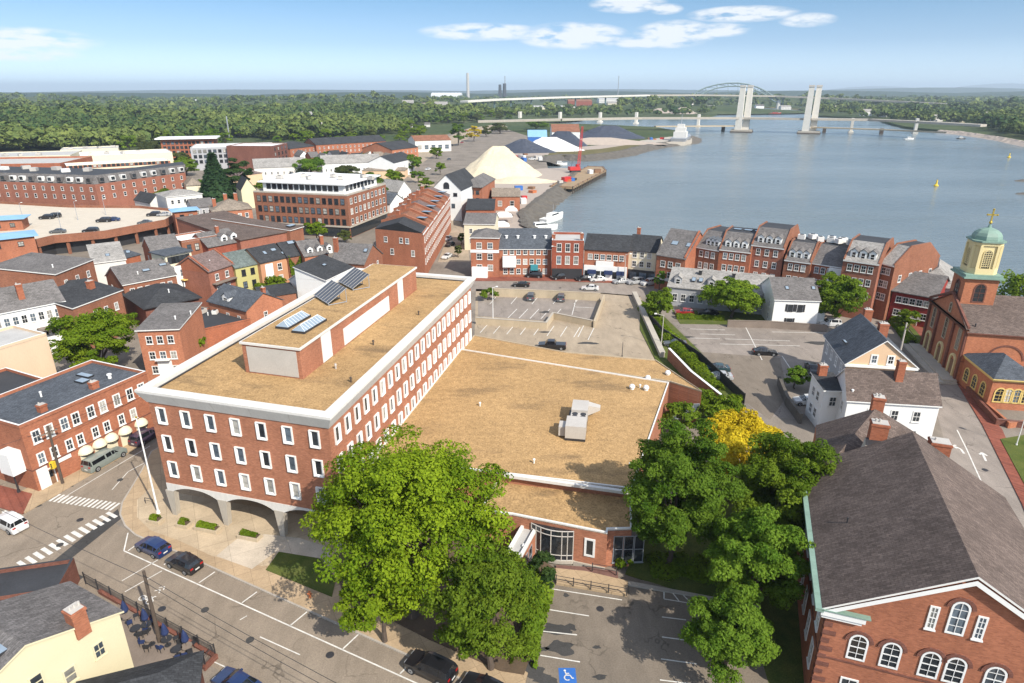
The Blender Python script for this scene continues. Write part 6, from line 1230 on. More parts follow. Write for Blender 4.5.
# ================================================================ CHURCH
def church():
    A = G(955, 383); d = Vector((math.cos(R(-13)), math.sin(R(-13)))); zt = 9.6; dep = 17.6
    L = 34.0; b = Bld('brick_church', 'brick church with a cream belfry, green dome and gold cross', 'church', tuple(A), tuple(A+d*L), dep, zt, world=True)
    rise = 4.2; b.walls('brick_church', gable='x', rise=rise); b.gable('shingle_brown', 'x', rise, .45, fascia='brick_dark'); D = b.D
    # front (left end): pilasters, cornice, tall windows and arched doors
    for y in (.05, D*.3, D*.7, D-.65): b.box('pilaster', -.32, y, 0, -.02, y+.6, zt-.11, 'brick_dark'); b.box('cornice', -.5, -.25, zt-.1, -.02, D+.25, zt+.3, 'brick_brown')
    m = MB(); m.hexa([(-.44, -.3, zt+.56), (-.06, -.3, zt+.56), (-.06, D/2, zt+rise+.1), (-.44, D/2, zt+rise+.1)], [(-.44, -.3, zt+.95), (-.06, -.3, zt+.95), (-.06, D/2, zt+rise+.5), (-.44, D/2, zt+rise+.5)]); m.hexa([(-.44, D/2, zt+rise+.1), (-.06, D/2, zt+rise+.1), (-.06, D+.3, zt+.56), (-.44, D+.3, zt+.56)], [(-.44, D/2, zt+rise+.5), (-.06, D/2, zt+rise+.5), (-.06, D+.3, zt+.95), (-.44, D+.3, zt+.95)]); b.part('rake_cornice', m, 'brick_dark')
    b.win(3, [D*.16, D*.5, D*.84], [5.2], 1.4, 4.2, 'concrete_warm', .16, .14, 3, True); b.win(3, [D*.5], [zt+.7], 1.0, 1.9, 'concrete_warm', .16, .14, 1, True)
    for t in (.16, .5, .84):
        a_ = MB(); o = outline(2.5, 4.4, True); i_ = outline(1.7, 4.0, True); ring(a_, o, i_, -.04, .3); a_.box(-.85, -.03, 0, .85, .12, 3.2, 1); P_ = b.p[3]+(b.p[0]-b.p[3])*t; a_.build('door', ['cream_belfry', 'wood_brown'], b.root, (P_.x, P_.y, .1), math.atan2(0, -1)-math.pi/2)
    m = MB(); m.box(-3.2, -1, 0, -.02, D+.5, .35); m.box(-2.2, -.5, .351, -.02, D, .7); b.part('steps', m, 'concrete')
    # sunny side wall: round window under a brick arch, downpipe
    ow = MB()
    for r0, r1, y0, mt in ((.78, .98, .1, 1),):
        n = 24
        for k in range(n):
            t0, t1 = 6.2832*k/n, 6.2832*(k+1)/n; ow.face([(r1*math.cos(t0), -y0, r1*math.sin(t0)), (r1*math.cos(t1), -y0, r1*math.sin(t1)), (r0*math.cos(t1), -y0, r0*math.sin(t1)), (r0*math.cos(t0), -y0, r0*math.sin(t0))], 1); ow.face([(r1*math.cos(t0), .03, r1*math.sin(t0)), (r1*math.cos(t1), .03, r1*math.sin(t1)), (r1*math.cos(t1), -y0, r1*math.sin(t1)), (r1*math.cos(t0), -y0, r1*math.sin(t0))], 1)
        ow.face([(r0*math.cos(6.2832*k/n), -.04, r0*math.sin(6.2832*k/n)) for k in range(n)])
    for xx in (6.4, 17): ow.build('round_window', ['glass_dark', 'brick_church'], b.root, (xx, 0, zt-4.6))
    ar = MB(); n = 16
    for k in range(n):
        t0, t1 = math.pi*(.04+.92*k/n), math.pi*(.04+.92*(k+1)/n); r0, r1 = 2.7, 3.0; q = [(r0*math.cos(t0), r0*math.sin(t0)), (r1*math.cos(t0), r1*math.sin(t0)), (r1*math.cos(t1), r1*math.sin(t1)), (r0*math.cos(t1), r0*math.sin(t1))]; ar.face([(x, -.09, z) for x, z in q]); ar.face([(q[2][0], -.09, q[2][1]), (q[1][0], -.09, q[1][1]), (q[1][0], .02, q[1][1]), (q[2][0], .02, q[2][1])]); ar.face([(q[0][0], -.09, q[0][1]), (q[3][0], -.09, q[3][1]), (q[3][0], .02, q[3][1]), (q[0][0], .02, q[0][1])])
    for xx in (6.4, 17): ar.build('brick_arch', 'brick_dark', b.root, (xx, 0, zt-4.9))
    b.vent(1.2, 1.0, zt+.5, .6, .1, 'dark_metal'); b.band(4.0, .15, .05, 'brick_dark', 'string_course', (0,))
    # tower astride the ridge
    tx, ty, hw = 2.75, D*.5, 2.6; t0 = zt+1.0; t1 = 17.4
    m = MB(); m.box(tx-hw, ty-hw, t0, tx+hw, ty+hw, t1); T = m.build('tower', 'brick_church', b.root)
    for fx, fy, rz in ((tx, ty-hw, R(180)), (tx-hw, ty, R(90)), (tx+hw, ty, R(-90)), (tx, ty+hw, 0)):
        fm, pm = window_meshes(2.0, 3.5, 'brick_dark', .2, .08, 3, True, 'glass_dark'); w_ = link('window', fm, T, (fx, fy, t1-4.3), rz); 
        k2 = bpy.data.objects.new('pane', pm); col.objects.link(k2); k2.parent = T; k2.location = (fx, fy, t1-4.3); k2.rotation_euler = (0, 0, rz)
    m = MB(); m.box(tx-hw-.55, ty-hw-.55, t1, tx+hw+.55, ty+hw+.55, t1+.28); m.box(tx-hw-.3, ty-hw-.3, t1+.281, tx+hw+.3, ty+hw+.3, t1+.7); m.build('tower_cornice', 'copper_green', T)
    # belfry: an irregular octagon with arched louvres
    bz0, bz1 = t1+.7, t1+6.3; w1 = 2.1; c1 = .82
    oc = [(-w1+c1, -w1), (w1-c1, -w1), (w1, -w1+c1), (w1, w1-c1), (w1-c1, w1), (-w1+c1, w1), (-w1, w1-c1), (-w1, -w1+c1)]
    m = MB(); big = lambda k: [(tx+x*k, ty+y*k) for x, y in oc]; m.prism(big(1.0), bz0, bz1); BF = m.build('belfry', 'cream_belfry', T)
    m = MB(); m.prism(big(1.12), bz0, bz0+1.0); m.build('belfry_base', 'cream_belfry', BF); m = MB(); m.prism(big(1.1), bz1-.6, bz1-.05); m.prism(big(1.22), bz1-.05, bz1+.22, 1); m.build('belfry_cornice', ['cream_belfry', 'copper_green'], BF)
    for x, y in oc: m = MB(); m.box(tx+x*1.02-.2, ty+y*1.02-.2, bz0+1.0, tx+x*1.02+.2, ty+y*1.02+.2, bz1-.6); m.build('pilaster', 'cream_belfry', BF)
    for fx, fy, rz in ((tx, ty-w1, R(180)), (tx-w1, ty, R(90)), (tx+w1, ty, R(-90))):
        lv = MB(); o = outline(1.5, 3.3, True); i_ = outline(1.24, 3.12, True); ring(lv, o, i_, -.03, .12); lv.face([(x, .02, z) for x, z in i_][::-1], 1)
        for k in range(9): z = .25+k*.33; lv.box(-.6, .02, z, .6, .09, z+.09)
        for k in (-.35, 0, .35): lv.box(k-.03, .02, .1, k+.03, .1, 2.9)
        lv.build('louvre', ['cream_belfry', 'glass_dark'], BF, (fx, fy, bz0+1.1), rz)
    m = MB(); m.lathe([(2.3, bz1+.22), (2.3, bz1+.45), (2.22, bz1+.9), (1.95, bz1+1.4), (1.4, bz1+1.85), (.75, bz1+2.1), (.3, bz1+2.2)], 8, 0, tx, ty, R(22.5)); DM = m.build('dome', 'copper_green', T)
    m = MB(); zz = bz1+2.1; m.tube((tx, ty, zz), (tx, ty, zz+.6), .35, .2, 8); m.tube((tx, ty, zz+.5), (tx, ty, zz+1.4), .1, .08, 6); m.build('finial', 'copper_green', DM)
    m = MB(); zz -= .9; m.lathe([(.02, zz+1.6), (.22, zz+1.7), (.28, zz+1.9), (.2, zz+2.1), (.02, zz+2.2)], 10, 0, tx, ty); m.box(tx-.1, ty-.1, zz+2.15, tx+.1, ty+.1, zz+4.1); m.box(tx-.75, ty-.1, zz+3.05, tx+.75, ty+.1, zz+3.3)
    for x, y, z in ((-.75, 0, 3.18), (.75, 0, 3.18), (0, 0, 4.1)): m.lathe([(.02, zz+z-.18), (.18, zz+z-.08), (.18, zz+z+.08), (.02, zz+z+.18)], 8, 0, tx+x, ty)
    m.build('cross', 'gold', DM)
    # side chapel
    c = Bld('church_chapel', 'small brick chapel with a hipped slate roof and yellow-framed arched windows beside the church', 'chapel', (994, 379), (1040, 382), 10, 5.2); c.walls('brick_church'); c.hip('shingle_slate', 2.6, .45, 'yellow_trim', inset=4.6); c.win(0, 4, [1.2], 1.7, 2.6, 'yellow_trim', .2, .1, 3, True); c.win(3, 3, [1.2], 1.7, 2.6, 'yellow_trim', .2, .1, 3, True); c.band(4.85, .2, .12, 'yellow_trim', 'cornice', (0, 3))
church()
# ================================================================ HOUSES AND THE BIG BRICK BUILDING ON THE RIGHT
def gable_house():
    z = 8.0; a_, b_, d_ = G(847, 363, z), G(916, 367, z), G(826, 335, z); b = bld('cream_gable_dwelling', 'pale house with a peach gable, white trim and a long slate roof', tuple(a_), tuple(b_), tuple(b_+d_-a_), z, 'peach_siding', 'shingle_slate', 'gable', 'y', 4.0, over=.4, fascia='white_paint', world=True, skew=True)
    b.win(0, [b.L*.38, b.L*.62], [z+.1], 1.1, 1.6, 'white_paint', .22); b.win(3, 4, [5.4, 2.2], 1.1, 1.7, 'white_paint', .18); m = MB(); m.box(-.3, -.3, z-.5, b.L+.3, -.02, z-.1); b.part('gable_cornice', m, 'white_paint'); m = MB(); q = b.p[3].x/b.D; m.hexa([(-.04, .1, -.1), (-.01, .1, -.1), (-.01+q*b.D, b.D-.1, -.1), (-.04+q*b.D, b.D-.1, -.1)], [(-.04, .1, z-.1), (-.01, .1, z-.1), (-.01+q*b.D, b.D-.1, z-.1), (-.04+q*b.D, b.D-.1, z-.1)]); b.part('siding', m, 'gray_siding')
    x, y = b.loc(882, 333, z+3); b.chimney(x, y, z+1.8, 2.9, 1.4, 1.0, 'brick_town', 2); x, y = b.loc(867, 317, z+3.4); b.chimney(x, y, z+2.0, 2.8, 1.3, 1.0, 'brick_town', 2); x, y = b.loc(860, 334, z+2.2); b.vent(x, y, z+1.9, .8); x, y = b.loc(845, 342, z+1.4); b.skylight(x, y, z+1.45, .5, 1.4, 0)
    z = 7.0; a_, b_ = G(848, 400, z), G(940, 405.5, z); h_ = G(846, 369.5, z+3.0)-a_; c = bld('white_front_house', 'white house with a brown-gray shingle roof and tall brick chimney beside the one-way street', tuple(a_), tuple(b_), tuple(b_+h_*2), z, 'white_paint', 'shingle_brown', 'gable', 'x', 3.0, over=.3, fascia='white_paint', world=True, skew=True)
    c.win(0, [c.L*.28, c.L*.54, c.L*.78], [4.2, 1.2], 1.1, 1.7, 'white_trim', .14); x, y = c.loc(897, 384, z+1.6); c.chimney(x, y, z+1.0, 4.2, 1.0, .9, 'brick_town', 1); x, y = c.loc(852, 394, z+.5); c.vent(x, y, z+.3, .8, .14); c.win(3, 2, [4.2], 1.0, 1.6)
    z = 6.4; e = bld('white_ell_wing', 'small white wing with a flat black roof attached beside the white house', (824, 391), (845, 391.5), 5.0, z, 'white_paint', 'shingle_dark', 'shed', rise=.6, front=(1, (3.9,), 1.1, 1.6), left=(2, (4.0, 1.2), 1.0, 1.6), fascia='white_paint'); e.chimney(1.2, 4.4, z+.4, 2.0, 1.2, .9, 'brick_town', 2)
gable_house()
def big_brick():
    z = 11.0; A = G(829, 605, z); apz = 16.3; d = Vector((math.cos(R(-19.3)), math.sin(R(-19.3)))); B = A+d*17.2; up = Vector((-d.y, d.x))
    dep = 21.0
    b = Bld('brick_hall', 'large brick hall with a brown shingle roof and arched white windows in its gable', 'building', tuple(A), tuple(B), dep, z, world=True); rise = apz-z
    b.walls('brick_orange', gable='y', rise=rise); b.gable('shingle_brown', 'y', rise, .5, fascia='white_trim'); L, D = b.L, b.D
    # green copper gutter along the eave, cornice return, white rake boards
    m = MB(); m.box(-.95, -.5, z-.42, -.35, D+.4, z-.12); b.part('gutter', m, 'copper_green')
    m = MB(); m.box(-.5, -.42, z-.75, 2.6, -.02, z-.25); m.box(-.4, -.3, z-1.05, 2.4, -.02, z-.751); b.part('cornice_return', m, 'white_paint'); m = MB(); m.box(-.55, -.5, z-.249, 2.9, -.02, z-.16); b.part('cornice_cap', m, 'copper_green')
    ra = MB()
    for s0, x0, x1 in ((1, -.4, L/2), (-1, L+.4, L/2)):
        za, zb = z-.35, z+rise-.16; ra.face([(x0, -.43, za-.35), (x1, -.43, zb-.4), (x1, -.43, zb+.02), (x0, -.43, za+.05)][::s0]); ra.face([(x0, -.43, za-.35), (x0, -.05, za-.35), (x1, -.05, zb-.4), (x1, -.43, zb-.4)])
    b.part('rake_board', ra, 'white_paint')
    w2 = lambda x, zz, w=1.35, h=2.5: b.win(0, [x], [zz], w, h, 'white_paint', .14, .08, 3, True)
    def wx(px, zz):
        lo, hi = -2.0, L+9
        for _ in range(40):
            mm = (lo+hi)/2; q = A+d*mm
            if P(q.x, q.y, zz)[0] < px: lo = mm
            else: hi = mm
        return lo
    xs = [wx(px, 7.6) for px in (857.5, 890.5, 929.5, 954.5, 994)]; xs.append(L-1.6)
    for x in xs: w2(x, 6.4)
    for x in xs: b.win(0, [x], [2.2], 1.3, 2.2, 'white_paint', .13, .08, 2)
    xc = wx(958, 12.3); w2(xc, 10.9, 1.2, 3.0); b.win(0, [xc-1.55, xc+1.45], [10.9], .65, 2.1, 'white_paint', .13, .08, 3)
    # brick hoods over the arches
    for x in xs+[xc]:
        zz = 6.4 if x != xc else 10.9; h = 2.5 if zz < 7 else 3.0; w_ = 1.35 if zz < 7 else 1.2; m = MB(); r0, r1 = w_/2+.06, w_/2+.34; n = 10; cz = h-w_/2
        for k in range(n):
            t0, t1 = math.pi*k/n, math.pi*(k+1)/n; q = [(r0*math.cos(t0), cz+r0*math.sin(t0)), (r1*math.cos(t0), cz+r1*math.sin(t0)), (r1*math.cos(t1), cz+r1*math.sin(t1)), (r0*math.cos(t1), cz+r0*math.sin(t1))]; m.face([(u, -.1, v) for u, v in q]); m.face([(q[2][0], -.1, q[2][1]), (q[1][0], -.1, q[1][1]), (q[1][0], .02, q[1][1]), (q[2][0], .02, q[2][1])])
        m.build('window_hood', 'brick_dark', b.root, (x, 0, zz))
    # quoins at the near corner
    m = MB()
    for k in range(13): q = .55 if k % 2 else .9; m.box(-.06, -.06, .2+k*.8, q, .5, .2+k*.8+.42)
    b.part('quoin', m, 'brick_dark')
    b.win(3, 6, [6.6, 2.6], 1.2, 2.4, 'white_paint', .13, .08, 2, False)
    # entrance porch roof in front of the gable
    m = MB(); x0 = L*.27; m.hexa([(x0, -5, 3.6), (x0+8, -5, 3.6), (x0+8, -.02, 3.6), (x0, -.02, 3.6)], [(x0+.6, -4.4, 4.6), (x0+7.4, -4.4, 4.6), (x0+7.4, -.02, 4.6), (x0+.6, -.02, 4.6)]); p = b.part('porch_roof', m, 'roof_black'); m = MB(); m.box(x0+.5, -4.5, 0, x0+7.5, -.02, 3.6); m.build('porch_wall', 'brick_dark', p)
    b.vent(L*.12, D*.45, z+1.2, .7, .06, 'dark_metal'); b.band(5.9, .16, .07, 'brick_dark', 'string_course', (0, 3))
    # cross block at the back with its own hip, chimneys and a lead dormer
    c = b.part; A2 = G(818, 424, z)
    w_ = MB(); lo_ = lambda px, py, zz: (lambda v: (v.dot(d), v.dot(up)))(G(px, py, zz)-A); q0, q1, q3 = lo_(815, 482, z), lo_(942, 460, z), lo_(816, 425, z); q = [q0, q1, lo_(929, 441, z), q3]; w_.prism(q, -.2, z-.05); ap_ = lo_(876, 408, z+3.9); bw = b.part('rear_wing', w_, 'brick_orange')
    m = MB(); lo = [(*v, z) for v in q]; tp = (*ap_, z+3.9); [m.face([lo[i], lo[(i+1) % 4], tp]) for i in range(4)]; m.face(lo[::-1]); m.build('roof', 'shingle_brown', bw)
    def loc(px, py, zz): q = G(px, py, zz)-A; return q.dot(d), q.dot(up)
    x, y = loc(877, 407, z+3.9); b.chimney(x, y, z+3.2, 2.0, 1.2, 1.0, 'brick_town', 2)
    x, y = loc(876, 441, z+3.0); b.chimney(x, y, z+2.0, 3.2, 1.6, 1.2, 'brick_town', 2)
    m = MB(); m.hexa([(x-1.7, y-2.0, z+1.2), (x+1.7, y-2.0, z+2.2), (x+1.4, y-.2, z+2.3), (x-1.4, y-.2, z+1.6)], [(x-1.2, y-1.5, z+3.1), (x+1.4, y-1.5, z+3.3), (x+1.2, y-.3, z+3.5), (x-1.1, y-.3, z+3.4)], 0, 1); b.part('lead_dormer', m, ['concrete', 'dark_metal'])
    x, y = loc(936, 458, z); b.chimney(x, y, z-1.5, 3.6, 1.9, 1.5, 'brick_town', 1)
    return b
BH = big_brick()
# ================================================================ CORNER BOTTOM LEFT
def yellow_house():
    z = 6.4; B = G(119, 613, z); apz = 9.0; f = G(24, 646, apz); d = (B-f).normalized(); A = B-d*2*(B-f).dot(d)
    b = bld('yellow_clapboard_house', 'pale yellow clapboard house with a gray shingle roof and brick chimney beside the patio', tuple(A), tuple(B), abs((G(63, 588, z)-B).dot(Vector((-d.y, d.x)))), z, 'yellow_siding', 'shingle_gray', 'gable', 'y', apz-z, over=.3, fascia='yellow_siding', world=True)
    L = b.L; b.win(0, [L*.84], [3.6], .95, 1.5, 'yellow_siding', .12, .07, 2, pane='glass_sky'); b.win(0, [L*.66], [3.2], 1.0, 1.5, 'yellow_siding', .12, .07, 1, pane='glass_blind'); b.win(0, [L*.5], [4.6], 1.0, 1.5, 'yellow_siding', .12, .07, 1); b.win(0, [L*.55], [.9], 1.0, 1.5, 'yellow_siding', .12, .07, 1)
    x, y = b.loc(77, 620, 8.0); b.chimney(x, y, 6.6, 2.6, 1.1, 1.2, 'brick_orange', 3); x, y = b.loc(11, 610, 8.6); b.vent(x, y, 7.8, .5, .1); b.skylight(L*.42, 1.6, 8.8, 1.0, 1.6)
    c = Bld('hip_roofed_store', 'low building with a dark shingle hip roof in front of the yellow house', 'building', (66, 736), (193, 702), (158, 650), 3.2); c.D = 4.8; c.p = [Vector((0, 0)), Vector((c.L, 0)), Vector((c.L, c.D)), Vector((0, c.D))]; c.walls('brick_dark'); c.hip('shingle_dark', 1.5, .35)
    e = bld('dark_flat_roofed_store', 'low flat-roofed store with a dark roof and brick edge behind the yellow house', (-60, 606), (57, 588), 4.5, 2.8, 'brick_dark', 'roof_black', 'flat', cat='building', cap='roof_black', par=.5)
yellow_house()
# ================================================================ TREES
tree('maple_tree', 'largest bright yellow-green street tree standing in front of the office arches', 406, 520, 101, 92, 'leaf_bright', 4.0, 3, 1.15, .25, clumps=170, squash=.5, shell=.5)
tree('maple_tree', 'bushy mid-green tree crowding the lower side of the big yellow-green street tree', 490, 606, 60, 66, 'leaf_mid', 1.6, 8, 1.2, .21, clumps=120)
tree('maple_tree', 'bright young tree leaning over the sidewalk below the largest street tree', 380, 588, 44, 46, 'leaf_bright', 2.4, 12, 1.1, .23, clumps=56, shell=.45)
tree('linden_tree', 'tall dense dark green tree at the corner of the annex gravel roof', 677, 494, 55, 77, 'leaf_deep', 1.2, 21, 1.8, .21, clumps=150, shell=.5, squash=.85)
tree('golden_tree', 'yellow-leaved tree between the dense green crowns', 738, 446, 46, 39, 'leaf_yellow', 3.8, 5, 1.9, .22, clumps=110, shell=.5, squash=.85)
tree('maple_tree', 'broad mid-green maple pressing against the eave of the brick hall', 782, 494, 53, 64, 'leaf_mid', 1.8, 33, 1.8, .22, clumps=140, shell=.45, squash=.85)
tree('maple_tree', 'shadier mid-green maple below the broad one, over the grass beside the car park', 756, 566, 54, 62, 'leaf_deep', 1.0, 37, 1.8, .21, clumps=130, shell=.45, squash=.85)
tree('maple_tree', 'small round deep green tree in the corner of the lower car park', 730, 637, 48, 50, 'leaf_deep', 1.0, 14, 1.8, .19, clumps=100, shell=.5, squash=.85)
tree('evergreen_shrub', 'dark upright shrub beside the annex entrance box', 541, 572, 15, 22, 'leaf_dark', .3, 4, 1.5, .3, clumps=26, cat='shrub')
tree('evergreen_shrub', 'low green shrub below the dark upright shrub at the car park edge', 532, 606, 16, 18, 'leaf_hedge', .2, 9, 1.4, .3, clumps=22, cat='shrub')
tree('evergreen_shrub', 'rounded green shrub under the corner window of the annex', 622, 560, 11, 8, 'leaf_hedge', .1, 10, 1.5, .28, clumps=14, cat='shrub')
tree('garden_tree', 'wide bright green tree in the yard behind the red brick block', 95, 342, 38, 36, 'leaf_hedge', 1.2, 6, 1.7, .34, clumps=110, squash=.8, shell=.5)
tree('garden_tree', 'small green tree beside the rear brick house porch', 191, 343, 13, 10, 'leaf_hedge', 2.0, 16, 1.2, .4, clumps=26)
tree('garden_tree', 'round spreading tree in front of the long gray house', 734, 297, 28, 20, 'leaf_mid', 1.0, 17, 1.8, .36, clumps=90, squash=.8, shell=.5)
tree('garden_tree', 'round tree at the corner of the hedge below the long gray house', 661, 303, 16, 17, 'leaf_mid', .6, 18, 1.8, .36, clumps=60, squash=.8, shell=.5)
tree('garden_tree', 'slim tree at the end of the waterfront street by the gray house', 660, 279, 6, 9, 'leaf_deep', 1.5, 19, 1.3, .4, clumps=18)
tree('garden_tree', 'big leafy tree standing beside the white clapboard house', 840, 297, 26, 26, 'leaf_mid', .8, 20, 1.8, .38, clumps=100, squash=.8, shell=.5)
tree('garden_tree', 'brown-green tree against the riverside row', 741, 267, 10, 10, 'leaf_olive', 3, 22, 1.2, .5, clumps=22)
tree('garden_tree', 'bright green tree behind the lime-yellow and orange houses', 268, 283, 17, 7, 'leaf_hedge', 1.0, 23, 1.4, .42, clumps=26)
tree('garden_tree', 'leafy tree in the gap beside the brown-roofed wing', 316, 229, 11, 9, 'leaf_hedge', 2.0, 24, 1.3, .5, clumps=26)
tree('round_bush', 'clipped round bush in the raised car park near the office corner', 488, 294, 9, 6.5, 'leaf_mid', .2, 25, 1.6, .36, clumps=24, cat='bush')
tree('round_bush', 'big round bush beside the terrace of the white front house', 796, 377, 13, 13, 'leaf_deep', .2, 26, 1.6, .36, clumps=40, cat='bush')
tree('garden_tree', 'light green tree behind the golden tree at the end of the black fence', 722, 408, 24, 16, 'leaf_hedge', 1, 27, 1.3, .36, clumps=36)
tree('garden_tree', 'dark shrubby tree filling the court beside the annex', 682, 415, 17, 15, 'leaf_mid', 1.5, 28, 1.3, .36, clumps=30)
tree('garden_tree', 'yellow-green tree in the garden in front of the dark red house', 910, 318, 12, 9, 'leaf_hedge', 1.0, 29, 1.3, .4, clumps=24)
tree('garden_tree', 'small fresh green tree beside the white ell wing', 826, 413, 9, 5, 'leaf_hedge', .6, 30, 1.3, .32, clumps=16)
conifer('spruce_tree', 'large dark conifer rising behind the chimneyed brick house', 219, 203, 21, 10.5, 'leaf_conifer', 3, dens=2.2)
tree('garden_tree', 'dark spreading tree joined to the big conifer', 238, 178, 15, 20, 'leaf_dark', 2, 31, 1.5, .7, clumps=40)
for k, (px, py, hw, hh, m, lab) in enumerate(((160, 197, 17, 6, 'leaf_hedge', 'low bright bushes along the far edge of the deck'), (375, 192, 17, 24, 'leaf_deep', 'dark green tree beside the white-topped brick block'), (392, 184, 12, 16, 'leaf_mid', 'green tree between the white-topped block and the warehouse row'), (310, 168, 18, 10, 'leaf_deep', 'dark tree behind the white-topped brick block, first of two'), (348, 174, 15, 8, 'leaf_olive', 'olive tree just behind the white-topped roof'), (412, 163, 11, 10, 'leaf_deep', 'round dark tree near the river road'),
        (458, 134, 9, 11, 'leaf_deep', 'dark tree next to the yellow tree by the river road'), (474, 133, 7, 8, 'leaf_yellow', 'yellow-leaved tree by the river road'), (486, 131, 6, 5, 'leaf_olive', 'pale olive tree beside the yellow tree on the river road'), (185, 166, 14, 9, 'leaf_mid', 'green tree behind the end of the long mansard block'), (150, 148, 12, 6, 'leaf_olive', 'olive tree near the pale roofs'), (243, 158, 12, 9, 'leaf_mid', 'green tree between the dark-fronted blocks and the conifer'),
        (270, 150, 14, 8, 'leaf_hedge', 'light green tree behind the gray lodge roof'), (426, 186, 9, 9, 'leaf_hedge', 'light green tree beside the warehouse row'), (440, 168, 6, 6, 'leaf_mid', 'small tree at the head of the wharf lane'), (500, 128, 10, 5, 'leaf_olive', 'low scrub at the bend of the river road'), (536, 124, 12, 5, 'leaf_deep', 'dark scrub behind the tarped piles'), (420, 130, 8, 6, 'leaf_hedge', 'light tree in front of the arcaded building'), (352, 150, 6, 5, 'leaf_deep', 'little tree before the long brick terrace'))):
    tree('street_tree', lab, px, py, hw, hh, m, .8, 50+k, 1.1, None, clumps=26)
for k, (px, py, hw, hh) in enumerate(((205, 186, 9, 7), (262, 186, 8, 6), (300, 152, 9, 6), (332, 156, 10, 6), (366, 158, 9, 6), (396, 178, 8, 7), (418, 176, 7, 6), (436, 152, 7, 6), (345, 236, 7, 6), (206, 286, 6, 5), (232, 206, 7, 6), (180, 158, 10, 6), (282, 172, 8, 5), (404, 206, 6, 6), (458, 250, 4, 6), (461, 238, 4, 5))):
    tree('street_tree', ['deep green', 'bright green', 'olive green'][k % 3]+' street tree filling a gap between the town blocks', px, py, hw, hh, ['leaf_deep', 'leaf_hedge', 'leaf_olive'][k % 3], .6, 80+k, 1.3, None, 'street trees between the town blocks', 26)
# separate trees in front of the far woods
tr = random.Random(77); MIDT = []
for k in range(74):
    if k < 46: px, py = -20+k*9.4+tr.uniform(-4, 4), tr.uniform(124, 141)-(k > 30)*8
    elif k < 60: px, py = 405+(k-46)*6.5, tr.uniform(107, 117)
    else: px, py = 500+(k-60)*14+tr.uniform(-5, 5), tr.uniform(112.5, 115)
    g0 = G(px, py+4); 
    if in_water(g0): continue
    dd = depth(g0); r = tr.uniform(6, 10); q = k % 4; mat = ['leaf_mid', 'leaf_deep', 'leaf_olive', 'leaf_dark'][q]
    MIDT.append(tree_at('woodland_tree', ['mid green tree standing at the edge of the far woods', 'deep green tree standing at the edge of the far woods', 'olive green tree standing at the edge of the far woods', 'dark green tree standing at the edge of the far woods'][q], (g0.x, g0.y), r, r*tr.uniform(.8, 1.0), mat, 1.5, 300+q, .8, .95, 'single trees at the edge of the far woods', 22, proto='mid'))
for k in range(104):
    px, py = (tr.uniform(-15, 175), tr.uniform(139, 152)) if k < 34 else (tr.uniform(175, 425), tr.uniform(131, 148)) if k < 70 else (tr.uniform(395, 520), tr.uniform(116.5, 125))
    g0 = G(px, py); q = k % 4; r = tr.uniform(4.5, 7.5)*(1 if k < 70 else 1.4); mat = ['leaf_mid', 'leaf_hedge', 'leaf_olive', 'leaf_deep'][q]
    tree_at('town_edge_tree', ['mid green', 'bright green', 'olive', 'deep green'][q]+' tree among the roofs at the edge of town', (g0.x, g0.y), r, r*tr.uniform(.8, 1.1), mat, .6, 400+q, .8, .8, 'trees among the roofs at the edge of town', 24, proto='edge')
# planting
HP = lambda *a: [G(*p) for p in a]
shrub_row('hedge', 'rough green hedge running between the concrete wall and the black fence', HP((642, 306), (654, 320), (668, 338), (690, 362), (716, 392)), 3.4, 1.5, 'leaf_hedge', 3)
shrub_row('hedge', 'low hedge along the brick path of the long gray house', HP((676, 318), (700, 319), (724, 320)), 1.8, 1.1, 'leaf_hedge', 4)
shrub_row('hedge', 'tall rough hedge between the big street trees and the lower car park', HP((540, 590), (533, 628), (523, 668)), 2.6, 2.6, 'leaf_mid', 5)
shrub_row('hedge', 'dark shrubs behind the office annex court', HP((676, 400), (700, 398), (726, 412)), 3, 2.0, 'leaf_mid', 6)
shrub_row('hedge', 'dark garden hedge along the wall beside the church', HP((884, 308), (897, 326), (912, 346)), 2.4, 1.6, 'leaf_mid', 7)
shrub_row('hedge', 'shade planting under the trees beside the brick hall', HP((648, 568), (690, 566), (760, 590)), 4, .8, 'leaf_mid', 8)
shrub_row('hedge', 'thin green bushes at the end of the patio beside the brick hall corner', HP((818, 683), (826, 690)), 1.6, 1.6, 'leaf_hedge', 12)
shrub_row('hedge', 'trees on the river bank behind the church roof', HP((1000, 296), (1060, 310), (1140, 330)), 9, 6.5, 'leaf_mid', 9, ls=.6)
shrub_row('ivy', 'green ivy covering the narrow house wall', [Vector(IVY.W(.2, -.25)), Vector(IVY.W(IVY.L-.2, -.25))], .7, 7.4, 'leaf_mid', 10, 'ivy', .34, 1.6)
for k, (px, py, L, lab) in enumerate(((156, 521.5, 1.0, 'first small planter, nearest the flagpole'), (184.5, 525.5, .9, 'small square planter with one round bush'), (208, 529.5, 2.4, 'long planter with a strip of clipped green plants'), (250, 537.5, 2.0, 'planter on the pale paving before the middle arch'))):
    p = G(px, py, .14); t = thing('planter', lab+' on the arcade plaza', 'planter', (p.x, p.y, .14), OB.ang, 'planters on the office plaza')
    b = MB(); b.box(-L/2-.35, -.55, 0, L/2+.35, .55, .42); b.build('trough', 'concrete_warm', t); b = MB(); b.box(-L/2-.2, -.4, .421, L/2+.2, .4, .44); b.build('bed', 'soil', t)
    s = shrub_row('bush', None, [Vector((-L/2, 0)), Vector((L/2, 0))], .8, .55, 'leaf_hedge', 40+k, 'bush', .16, 1.5, .42); s.parent = t
    for key in ('category', 'label'):
        if key in s: del s[key]
